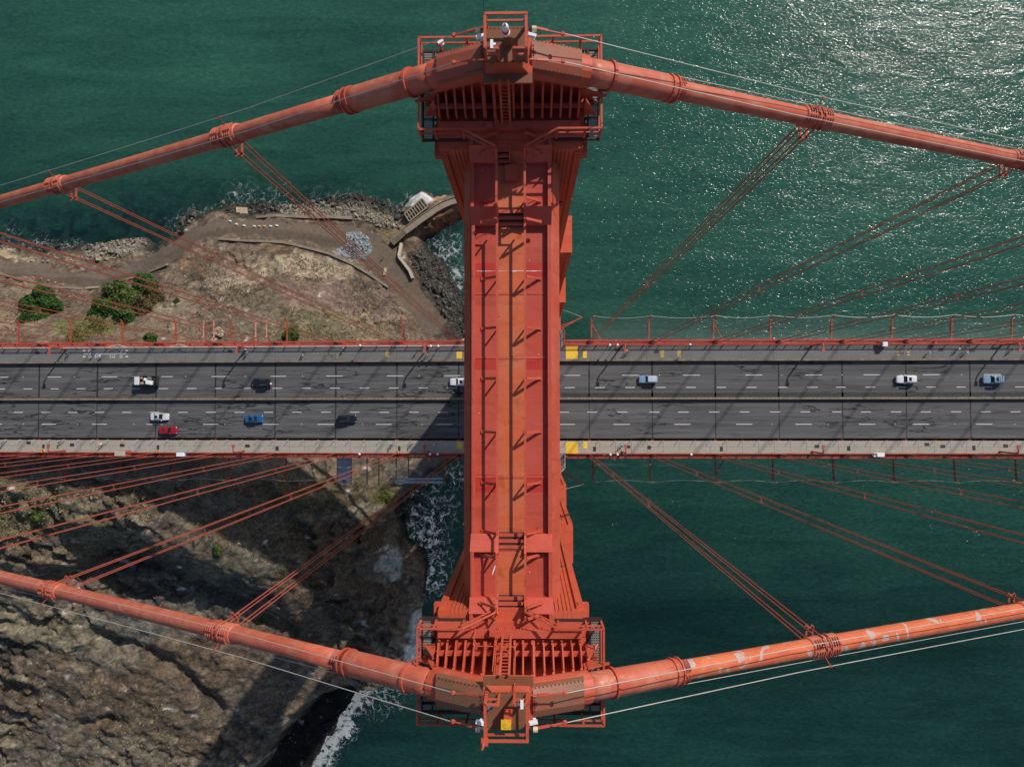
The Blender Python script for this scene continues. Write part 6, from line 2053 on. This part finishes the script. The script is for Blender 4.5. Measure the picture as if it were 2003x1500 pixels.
# ------------------------------------------------------------------ under the lower deck edge: scaffold platform and beams
p0, p1 = P(661, 893, 66.5), P(686, 945, 66.5)
sc = thing('work_platform', 'grey sheet metal work platform hung under the lower deck edge', 'platform', (p0.x, p0.y, 66.5))
for q in range(4):
    ya = p1.y + 1.2 + (p0.y - p1.y - 1.2) * q / 4
    MB().box(p0.x, p1.x, ya, ya + (p0.y - p1.y - 1.2) / 4 - 0.04, 66.4, 66.5).build('sheet', M['silver'], sc)
for q in range(3):
    xa = p0.x + (p1.x - p0.x) * q / 3
    MB().box(xa, xa + (p1.x - p0.x) / 3 - 0.1, p1.y, p1.y + 1.05, 66.45, 66.56).build('plank', M['bluegrey'] if q == 1 else M['silver'], sc)
for x in (p0.x - 0.15, p1.x + 0.15):
    MB().bar((x, p1.y - 0.3, 66.6), (x, p0.y, 66.6), 0.2).build('edge_beam', M['rail_red'], sc)
for i, (xa, ya, xb, yb, w) in enumerate([(775, 937, 866, 936, 'upper'), (773, 943, 868, 943, 'lower')]):
    a, b_ = P(xa, ya, 66.5), P(xb, yb, 66.5)
    k = MB().bar(a, b_, 0.55, 0.12).bar(a + Vector((0, 0, -0.12)), b_ + Vector((0, 0, -0.12)), 0.2, 0.1)
    props(k.build('staging_plank', M['silver']), f'{"outer" if i else "inner"} one of two pale staging planks under the deck by the surf', 'staging')
for px, i in ((718, 0), (741, 1), (775, 2), (799, 3)):
    a = P(px, 895, 66.4); b_ = P(px, 948 if i < 2 else 936, 66.4)
    t = MB().bar(a, b_, 0.28).bar(b_ + Vector((-0.3, 0, 0)), b_ + Vector((0.3, 0, 0)), 0.12).build('staging_outrigger', M['grate'])
    props(t, ['grey staging outrigger reaching out next to the sheet metal platform', 'grey staging outrigger midway between the platform and the planks', 'grey staging outrigger holding the landward end of the planks',
              'grey staging outrigger holding the middle of the planks'][i], 'arm')

# ------------------------------------------------------------------ shore: boulders, walls, walkway
def rock_mesh(i):
    rnd = random.Random(i)
    import bmesh
    bm = bmesh.new()
    bmesh.ops.create_icosphere(bm, subdivisions=1, radius=1.0)
    bmesh.ops.subdivide_edges(bm, edges=[e for e in bm.edges if rnd.random() < 0.15], cuts=1)
    for v in bm.verts:
        v.co *= rnd.uniform(0.72, 1.15)
        v.co.z *= 0.75
    bmesh.ops.recalc_face_normals(bm, faces=bm.faces)
    me = bpy.data.meshes.new('boulder')
    bm.to_mesh(me); bm.free()
    return me


def rockmat(name, c):
    return mat_plain(name, c, 0.9, var=0.35, scale=1.3, bump=0.5)


rk_dark = [rockmat('wet_boulder', (0.045, 0.043, 0.038)), rockmat('grey_boulder', (0.11, 0.105, 0.09)), rockmat('black_boulder', (0.028, 0.027, 0.025))]
rk_pale = [rockmat('pale_boulder', (0.30, 0.265, 0.20)), rockmat('buff_boulder', (0.24, 0.20, 0.145)), rockmat('stone_grey_boulder', (0.20, 0.195, 0.17))]
meshes = {}
for kind, mats in (('dark', rk_dark), ('pale', rk_pale)):
    for i, mm in enumerate(mats):
        for j in range(4):
            me = rock_mesh(hash((i, j)) % 1000 + (50 if kind == 'pale' else 0))
            me.materials.append(mm)
            meshes.setdefault(kind, []).append(me)


def rnd_in(poly, rnd):
    xs = [p[0] for p in poly]; ys = [p[1] for p in poly]
    while True:
        x, y = rnd.uniform(min(xs), max(xs)), rnd.uniform(min(ys), max(ys))
        c = False
        for i in range(len(poly)):
            ax, ay = poly[i]; bx, by = poly[(i + 1) % len(poly)]
            if ((ay > y) != (by > y)) and x < (bx - ax) * (y - ay) / (by - ay + 1e-12) + ax: c = not c
        if c: return x, y


ZONES = [
    ('pale', [(180, 478), (285, 464), (290, 478), (250, 500), (190, 512), (165, 508)], 62, (0.5, 1.0), 'pale grey boulder heaped in the small cove below the dirt road', 'pale boulders in the small cove', 500),
    ('dark', [(430, 396), (540, 396), (560, 408), (520, 420), (440, 418)], 26, (0.6, 1.2), 'dark wet boulder on the surf line below the parking bay', 'dark boulders on the surf line', 260),
    ('pale', [(540, 405), (640, 396), (700, 402), (770, 425), (790, 440), (770, 452), (690, 428), (560, 424)], 66, (0.45, 0.95), 'pale buff boulder at the foot of the old shore wall', 'pale boulders below the shore wall', 900),
    ('dark', [(600, 392), (690, 380), (750, 392), (795, 415), (785, 428), (700, 402), (620, 404)], 46, (0.6, 1.3), 'dark boulder along the waterline between surf and pale stones', 'dark boulders on the waterline', 420),
    ('dark', [(826, 482), (850, 492), (880, 540), (915, 605), (930, 660), (900, 655), (860, 600), (815, 530), (800, 500)], 92, (0.55, 1.05), 'dark riprap boulder beside the tower pier', 'dark riprap beside the tower pier', 1300),
    ('dark', [(342, 446), (352, 425), (378, 408), (392, 416), (368, 440), (352, 458)], 20, (0.6, 1.3), 'dark boulder in the water off the bend of the dirt road', 'dark boulders off the road bend', 120),
    ('dark', [(0, 468), (60, 470), (130, 478), (180, 474), (180, 490), (60, 490), (0, 486)], 30, (0.5, 1.1), 'dark boulder on the shore at the frame edge', 'dark boulders on the frame edge shore', 260),
    ('dark', [(760, 985), (800, 960), (850, 935), (845, 955), (815, 985), (800, 1030), (785, 1010)], 22, (0.7, 1.6), 'black boulder in the surf under the lower staging planks', 'black boulders under the planks', 100),
    ('pale', [(60, 492), (170, 500), (160, 515), (60, 512)], 8, (0.5, 0.8), 'ochre boulder on the bank at the frame edge', 'ochre boulders on the bank', 60)]
rnd = random.Random(4)
for kind, poly, n, (r0, r1), lab, grp, nsm in ZONES:
    for i in range(n):
        px, py = rnd_in(poly, rnd)
        q = G(px, py)
        r = rnd.uniform(r0, r1)
        o = bpy.data.objects.new('boulder', rnd.choice(meshes[kind]))
        COL.objects.link(o)
        o.location = (q.x, q.y, max(q.z, 0.0) + 0.25 * r)
        o.rotation_euler = (rnd.uniform(0, 6), rnd.uniform(0, 6), rnd.uniform(0, 6))
        o.scale = (r * rnd.uniform(0.8, 1.3), r, r * rnd.uniform(0.6, 0.95))
        mn = o.data.materials[0].name.split('_')[0]
        sz = 'large' if r > r0 + 0.72 * (r1 - r0) else ('small' if r < r0 + 0.3 * (r1 - r0) else 'middling')
        tone = {'wet': 'brown black', 'grey': 'dark grey', 'black': 'black', 'pale': 'cream', 'buff': 'buff', 'stone': 'pale grey'}[mn]
        props(o, f'{sz} {tone} boulder ' + lab.split('boulder ', 1)[1], 'boulder', grp)
    k = MB()
    for i in range(nsm):
        px, py = rnd_in(poly, rnd)
        q = G(px, py)
        r = rnd.uniform(0.18, 0.42)
        base_ = meshes[kind][0]
        k.cur = rnd.randrange(3)
        rot = Euler((rnd.uniform(0, 6), rnd.uniform(0, 6), rnd.uniform(0, 6))).to_matrix()
        vs = [rot @ (v.co * r) + Vector((q.x, q.y, max(q.z, 0) + 0.2 * r)) for v in base_.vertices]
        k.add(vs, [tuple(f.vertices) for f in base_.polygons])
    k.build('rubble', rk_pale if kind == 'pale' else rk_dark, kind='stuff')

# the heap of grey gravel on the dirt road
k = MB()
gm = [mat_plain('pale_gravel', (0.36, 0.39, 0.40), 0.9, var=0.3, scale=3), mat_plain('blue_gravel', (0.20, 0.24, 0.25), 0.9, var=0.3, scale=3)]
heap = [(648, 492), (680, 478), (676, 456), (700, 452), (722, 465), (728, 490), (715, 508), (690, 505), (665, 500)]
for i in range(1500):
    px, py = rnd_in(heap, rnd)
    q = G(px, py)
    cx_, cy_ = (px - 695) / 35, (py - 482) / 28
    hz = max(0, 1.6 * (1 - math.hypot(cx_, cy_)))
    r = rnd.uniform(0.14, 0.34)
    k.cur = 0 if rnd.random() < 0.62 else 1
    rot = Euler((rnd.uniform(0, 6), rnd.uniform(0, 6), rnd.uniform(0, 6))).to_matrix()
    vs = [rot @ (Vector(v) * r) + Vector((q.x, q.y, q.z + hz * rnd.uniform(0.5, 1))) for v in ((1, 0, 0), (-1, 0, 0), (0, 1, 0), (0, -1, 0), (0, 0, 0.8), (0, 0, -0.8))]
    k.add(vs, [(0, 2, 4), (2, 1, 4), (1, 3, 4), (3, 0, 4), (2, 0, 5), (1, 2, 5), (3, 1, 5), (0, 3, 5)])
k.build('gravel_heap', gm, kind='stuff')


def wall_along(name, pts, w, hgt, mat_, label, cat, sink=0.6):
    W3 = [G(x, y) for x, y in pts]
    k = MB()
    for a, b_ in zip(W3[:-1], W3[1:]):
        n = max(1, int((b_ - a).length / 3))
        for q in range(n):
            u, v = a.lerp(b_, q / n), a.lerp(b_, (q + 1.02) / n)
            zu, zv = ground(u.x, u.y), ground(v.x, v.y)
            k.bar((u.x, u.y, zu + hgt / 2 - sink / 2), (v.x, v.y, zv + hgt / 2 - sink / 2), w, hgt + sink)
    return props(k.build(name, mat_), label, cat)


wall_along('retaining_wall', [(430, 468), (490, 472), (555, 475), (600, 485), (645, 497), (690, 517), (725, 538), (760, 562)], 0.75, 0.9, M['wall_conc'], 'low tan retaining wall between the dirt road and the rocky slope', 'wall')
wall_along('retaining_wall', [(0, 534), (30, 545), (70, 556), (112, 562), (165, 565), (215, 556), (270, 541), (328, 518)], 0.6, 0.8, M['wall_conc'], 'low grey kerb wall curving above the green shrubs', 'wall')
wall_along('sea_wall', [(786, 478), (781, 503), (802, 530), (808, 545)], 0.9, 1.5, mat_plain('pale_wall', (0.46, 0.40, 0.30), 0.85), 'pale bent concrete wall between the dirt road and dark riprap', 'wall')
wall_along('shore_wall', [(505, 426), (560, 424), (620, 426), (690, 428)], 0.9, 1.1, M['wall_conc'], 'long worn concrete shore wall above the pale boulders', 'wall')
wall_along('concrete_block', [(462, 413), (484, 414)], 2.2, 1.3, mat_plain('buff_block', (0.34, 0.27, 0.19), 0.9, var=0.3), 'broken buff concrete block on the shore by the surf', 'block')

# barrier posts and cones
for i, (px, py) in enumerate([(451, 433), (463, 439), (478, 442), (498, 443), (508, 443), (518, 443), (530, 443), (542, 442)]):
    q = G(px, py)
    MB().prism([(q.x - 0.4, q.y - 0.25), (q.x + 0.4, q.y - 0.25), (q.x + 0.4, q.y + 0.25), (q.x - 0.4, q.y + 0.25)], q.z - 0.1, q.z + 0.55).prism(
        [(q.x - 0.25, q.y - 0.15), (q.x + 0.25, q.y - 0.15), (q.x + 0.25, q.y + 0.15), (q.x - 0.25, q.y + 0.15)], q.z + 0.55, q.z + 0.7).build(
        'barrier_post', M['white'] if i not in (4, 5) else M['tan'], label='small white block of the roped row on the parking bay' if i not in (4, 5) else 'small tan block in the roped row on the parking bay', category='bollard', group='roped row of blocks on the parking bay')
for px, py in [(50, 543), (65, 543), (81, 545), (95, 549), (108, 553), (123, 557)]:
    q = G(px, py)
    k = MB().box(q.x - 0.3, q.x + 0.3, q.y - 0.3, q.y + 0.3, q.z - 0.05, q.z + 0.06)
    k.lathe([(0.24, 0.06), (0.05, 0.95)], (q.x, q.y, q.z), 10)
    k.build('traffic_cone', mat_plain('cone_orange', (0.72, 0.20, 0.08), 0.6), label='small orange cone in the row on the bend of the dirt road', category='cone', group='orange cones on the dirt road')

# curved walkway to the rock
zw = 8.2
ctr = [P(x, y, zw) for x, y in ((791, 453), (806, 442), (822, 430), (838, 419), (852, 409), (866, 401), (880, 395), (893, 391), (912, 386))]
wk = thing('sea_walkway', 'curved concrete walkway with steps running out to the sea rock', 'walkway', (ctr[0].x, ctr[0].y, zw))
L_, R_ = [], []
for i, c in enumerate(ctr):
    d = (ctr[min(i + 1, len(ctr) - 1)] - ctr[max(i - 1, 0)]).normalized()
    nrm = Vector((-d.y, d.x, 0))
    L_.append(c + nrm * 1.05); R_.append(c - nrm * 1.05)
k = MB()
n = len(ctr)
vs = [(*p.xy, zw) for p in L_] + [(*p.xy, zw) for p in R_] + [(*p.xy, zw - 1.0) for p in L_] + [(*p.xy, zw - 1.0) for p in R_]
fs = []
for i in range(n - 1):
    fs += [(i, i + 1, n + i + 1, n + i), (2 * n + i, 3 * n + i, 3 * n + i + 1, 2 * n + i + 1), (i, 2 * n + i, 2 * n + i + 1, i + 1), (n + i, n + i + 1, 3 * n + i + 1, 3 * n + i)]
k.add(vs, fs).build('deck', M['wall_conc'], wk)
for side in (L_, R_):
    k = MB()
    for a, b_ in zip(side[:-1], side[1:]):
        k.bar((*a.xy, zw + 0.2), (*b_.xy, zw + 0.2), 0.22, 0.45)
    k.build('parapet', M['wall_conc'], wk)
s0, s1 = P(791, 453, zw), P(766, 476, 7.3)
d = (s1 - s0); d.z = 0; Ls = d.length; d.normalize(); nrm = Vector((-d.y, d.x, 0))
for i in range(14):
    a = s0 + d * (Ls * i / 14); b_ = s0 + d * (Ls * (i + 0.55) / 14)
    z = zw - 0.12 - i * 0.05
    k = MB().prism([tuple((a + nrm * 1.05).xy), tuple((b_ + nrm * 1.05).xy), tuple((b_ - nrm * 1.05).xy), tuple((a - nrm * 1.05).xy)], z - 0.3, z)
    k.build('step', M['wall_conc'], wk)
MB().prism([tuple((s0 + nrm * 1.05).xy), tuple((s1 + nrm * 1.05).xy), tuple((s1 - nrm * 1.05).xy), tuple((s0 - nrm * 1.05).xy)], 5.6, 7.0).build('stair_bed', M['dark'], wk)
# ruined landing frame beside the walkway
zr = 6.6
fr_ = thing('ruined_landing', 'ruined concrete beam frame with open cells beside the curved walkway', 'ruin', P(815, 415, zr))
A, B_, C_, D_ = (792, 419), (826, 389), (838, 405), (801, 434)
for i in range(9):
    t_ = i / 8
    a = P(A[0] + (B_[0] - A[0]) * t_, A[1] + (B_[1] - A[1]) * t_, zr); b_ = P(D_[0] + (C_[0] - D_[0]) * t_, D_[1] + (C_[1] - D_[1]) * t_, zr)
    MB().bar(a, b_, 0.42, 1.4).build('cross_beam', M['wall_conc'], fr_)
for u_, v_ in ((A, B_), (D_, C_)):
    MB().bar(P(*u_, zr), P(*v_, zr), 0.4, 1.5).build('long_beam', M['wall_conc'], fr_)
MB().bar(P((A[0] + D_[0]) / 2, (A[1] + D_[1]) / 2, zr), P(812, 412, zr), 0.3, 1.2).build('long_beam', M['wall_conc'], fr_)
q = P(825, 443, 4.5)
MB().prism([(q.x - 1.2, q.y - 0.6), (q.x + 0.5, q.y - 1.2), (q.x + 1.3, q.y + 0.5), (q.x - 0.4, q.y + 1.2)], 0.5, 5.0).box(q.x - 0.3, q.x + 0.3, q.y - 0.3, q.y + 0.3, 5.0, 5.25).build('concrete_pier', mat_plain('buff_pier', (0.34, 0.27, 0.19), 0.9), label='square buff concrete stump on the riprap under the curved walkway', category='pier')
for i in range(3):
    a, b_ = P(843 + i * 5, 425 - i * 4, 5.8), P(851 + i * 5, 431 - i * 4, 5.8)
    props(MB().bar(a, b_, 0.5, 2.4).bar(a, a + Vector((0.3, 0.3, 0.2)), 0.4, 0.4).build('concrete_rib', M['wall_conc']), ['pale concrete rib on the rock under the walkway bend, lowest of three', 'pale concrete rib on the rock under the walkway bend, middle of three',
          'pale concrete rib on the rock under the walkway bend, topmost of three'][i], 'ruin')
q = G(753, 532)
MB().prism([(q.x - 0.6, q.y - 1.1), (q.x + 0.2, q.y - 1.3), (q.x + 0.7, q.y + 1.1), (q.x - 0.1, q.y + 1.3)], q.z - 0.1, q.z + 0.7).box(q.x - 0.2, q.x + 0.3, q.y - 0.6, q.y + 0.6, q.z + 0.7, q.z + 0.75).build('concrete_slab', mat_plain('cream_block', (0.46, 0.40, 0.28), 0.85), label='cream concrete slab lying on the dirt road end', category='slab')

# ------------------------------------------------------------------ plants
def leaf_mat(name, a, b_):
    mt, nt, b = new_mat(name)
    f = noise(nt, pos(nt), 0.8, 4, 0.6)
    nt.links.new(mixc(nt, ramp(nt, f, [(0.35, 0), (0.65, 1)]), a, b_), b.inputs['Base Color'])
    b.inputs['Roughness'].default_value = 0.65
    b.inputs['Specular IOR Level'].default_value = 0.2
    return mt


L1 = leaf_mat('dark_leaf', (0.026, 0.070, 0.018), (0.05, 0.115, 0.024)); L2 = leaf_mat('olive_leaf', (0.055, 0.085, 0.022), (0.11, 0.14, 0.034)); L3 = leaf_mat('brown_leaf', (0.075, 0.068, 0.026), (0.12, 0.10, 0.04))
L4 = leaf_mat('grass_leaf', (0.10, 0.12, 0.035), (0.18, 0.18, 0.06)); L5 = leaf_mat('buff_plume', (0.42, 0.36, 0.24), (0.60, 0.54, 0.40)); L6 = leaf_mat('fresh_leaf', (0.03, 0.085, 0.025), (0.05, 0.12, 0.03))
bark = mat_plain('bark', (0.09, 0.065, 0.045), 0.9)


def shrub(name, px, py, r, hgt, nleaf, mat_, label, cat='shrub', lobes=7, leaf=0.42, seed=0, group=None, up=0.0):
    rr = random.Random(seed)
    q = G(px, py)
    t = thing(name, label, cat, q, group)
    blobs = [(0, 0, hgt * 0.5, r * 0.72)]
    for i in range(lobes):
        a = rr.uniform(0, 6.28); d_ = r * rr.uniform(0.35, 0.68)
        blobs.append((d_ * math.cos(a), d_ * math.sin(a), hgt * rr.uniform(0.35, 0.85), r * rr.uniform(0.30, 0.5)))
    k = MB()
    for i in range(int(nleaf * 1.5)):
        bx, by, bz, br = rr.choice(blobs) if rr.random() < 0.75 else blobs[0]
        d_ = Vector((rr.gauss(0, 1), rr.gauss(0, 1), abs(rr.gauss(0, 0.8)) + up)).normalized()
        c = Vector((bx, by, bz)) + Vector((d_.x * br, d_.y * br, d_.z * min(br, hgt * 0.5))) * rr.uniform(0.7, 1.12)
        c.z = max(c.z, 0.1 + ground(q.x + c.x, q.y + c.y) - q.z)
        nrm = (d_ + Vector((rr.gauss(0, 0.5), rr.gauss(0, 0.5), rr.gauss(0, 0.5)))).normalized()
        a = nrm.cross(Vector((rr.gauss(0, 1), rr.gauss(0, 1), rr.gauss(0, 1)))).normalized()
        b_ = nrm.cross(a)
        s_ = leaf * rr.uniform(0.6, 1.3)
        k.add([c - a * s_, c + b_ * s_ * 0.5, c + a * s_, c - b_ * s_ * 0.5 + nrm * s_ * 0.2], [(0, 1, 2, 3)])
    k.build('crown', mat_, t, local=True)
    k = MB()
    k.tube([(0, 0, -0.5), (0.1, 0.05, hgt * 0.4), (0.0, 0.1, hgt * 0.6)], [0.22, 0.15, 0.06], 7)
    for bx, by, bz, br in blobs[1:6]:
        k.tube([(0, 0, hgt * 0.15), (bx * 0.6, by * 0.6, bz * 0.6), (bx, by, bz)], [0.11, 0.07, 0.03], 5)
    k.build('trunk', bark, t, local=True)
    return t


shrub('round_tree', 91, 601, 6.6, 4.5, 9000, L1, 'round dark green tree standing alone on the slope', 'tree', 12, 0.5, 1)
for i, (px, py, r, h_, n_, mm, lab) in enumerate([
        (290, 556, 4.6, 3.2, 1900, L6, 'fresh green shrub at the top of the thicket next to the kerb wall'), (235, 572, 4.8, 3.4, 2000, L2, 'olive shrub in the middle of the thicket'),
        (255, 590, 4.5, 3.6, 1900, L2, 'olive shrub below the middle of the thicket'), (302, 580, 4.0, 3.0, 1600, L3, 'brownish olive shrub on the tower side of the thicket'),
        (205, 612, 4.6, 3.2, 1900, L1, 'dark shrub at the lower landward end of the thicket'), (248, 617, 4.2, 3.4, 1700, L1, 'dark green shrub at the bottom of the thicket'),
        (285, 603, 3.6, 2.8, 1300, L3, 'brown shrub low on the tower side of the thicket')]):
    shrub('thicket_shrub', px, py, r, h_, n_, mm, lab, 'shrub', 7, 0.42, 10 + i, 'thicket of shrubs on the slope')
shrub('grass_patch', 190, 644, 5.0, 0.8, 1100, L4, 'pale green grassy patch near the upper deck edge', 'plant', 10, 0.35, 30, up=1.0)
shrub('grass_patch', 150, 659, 3.6, 0.7, 700, L4, 'small pale green grassy patch close to the railing', 'plant', 8, 0.35, 31, up=1.0)
shrub('small_shrub', 297, 661, 2.2, 1.6, 600, L1, 'small dark green shrub beside the railing bulge', 'shrub', 5, 0.35, 32)
shrub('small_shrub', 574, 655, 3.0, 2.2, 900, L1, 'small dark green shrub below the pink bracket pair', 'shrub', 6, 0.35, 33)
shrub('pampas_clump', 432, 652, 1.9, 1.6, 450, L5, 'buff feathery plant clump near the pink brackets', 'plant', 5, 0.4, 34, up=1.0)
shrub('small_shrub', 348, 589, 1.1, 0.8, 160, L6, 'tiny green shrub on bare slope beside the thicket', 'shrub', 3, 0.3, 35)
shrub('small_shrub', 872 - 445, 1076, 1.4, 0.8, 200, L2, 'tiny olive shrub on the dark cliff', 'shrub', 3, 0.3, 36)
shrub('small_shrub', 756, 968, 2.0, 1.2, 420, L2, 'olive green shrub on the cliff beside the staging planks', 'shrub', 5, 0.32, 37)
shrub('small_shrub', 76, 1006, 2.2, 0.9, 360, L2, 'low olive shrub on the brown slope below the deck', 'shrub', 5, 0.32, 38)

# dry grass and low scrub over the soil
dry = [leaf_mat('straw', (0.26, 0.20, 0.125), (0.36, 0.29, 0.18)), leaf_mat('dull_scrub', (0.075, 0.072, 0.036), (0.13, 0.115, 0.055)), leaf_mat('brown_stalk', (0.11, 0.075, 0.048), (0.17, 0.12, 0.08))]
k = MB()
rg_ = random.Random(21)
AREAS = [([(0, 575), (180, 575), (330, 560), (430, 490), (560, 490), (700, 540), (800, 610), (870, 662), (0, 662)], 5200),
         ([(0, 930), (380, 945), (300, 1020), (160, 1080), (0, 1080)], 2400), ([(330, 950), (560, 985), (560, 1120), (420, 1060)], 700), ([(0, 1320), (300, 1330), (380, 1500), (0, 1500)], 900)]
for poly, n in AREAS:
    for i in range(n):
        px, py = rnd_in(poly, rg_)
        q = G(px, py)
        if q.z < 3: continue
        cl_ = vnoise(np.array([q.x / 9.0]), np.array([q.y / 9.0]), 77)[0]
        if cl_ < rg_.uniform(-0.35, 0.25): continue
        k.cur = rg_.choice((0, 0, 1, 1, 2))
        s_ = rg_.uniform(0.15, 0.5)
        for j in range(3):
            a = rg_.uniform(0, 6.28)
            dx, dy = math.cos(a) * s_, math.sin(a) * s_
            c = q + Vector((rg_.uniform(-0.4, 0.4), rg_.uniform(-0.4, 0.4), 0.02))
            k.add([c, c + Vector((dx - dy * 0.4, dy + dx * 0.4, s_ * 0.5)), c + Vector((dx * 1.5, dy * 1.5, s_ * 0.75)), c + Vector((dx + dy * 0.4, dy - dx * 0.4, s_ * 0.5))], [(0, 1, 2, 3)])
k.build('dry_grass', dry, kind='stuff')
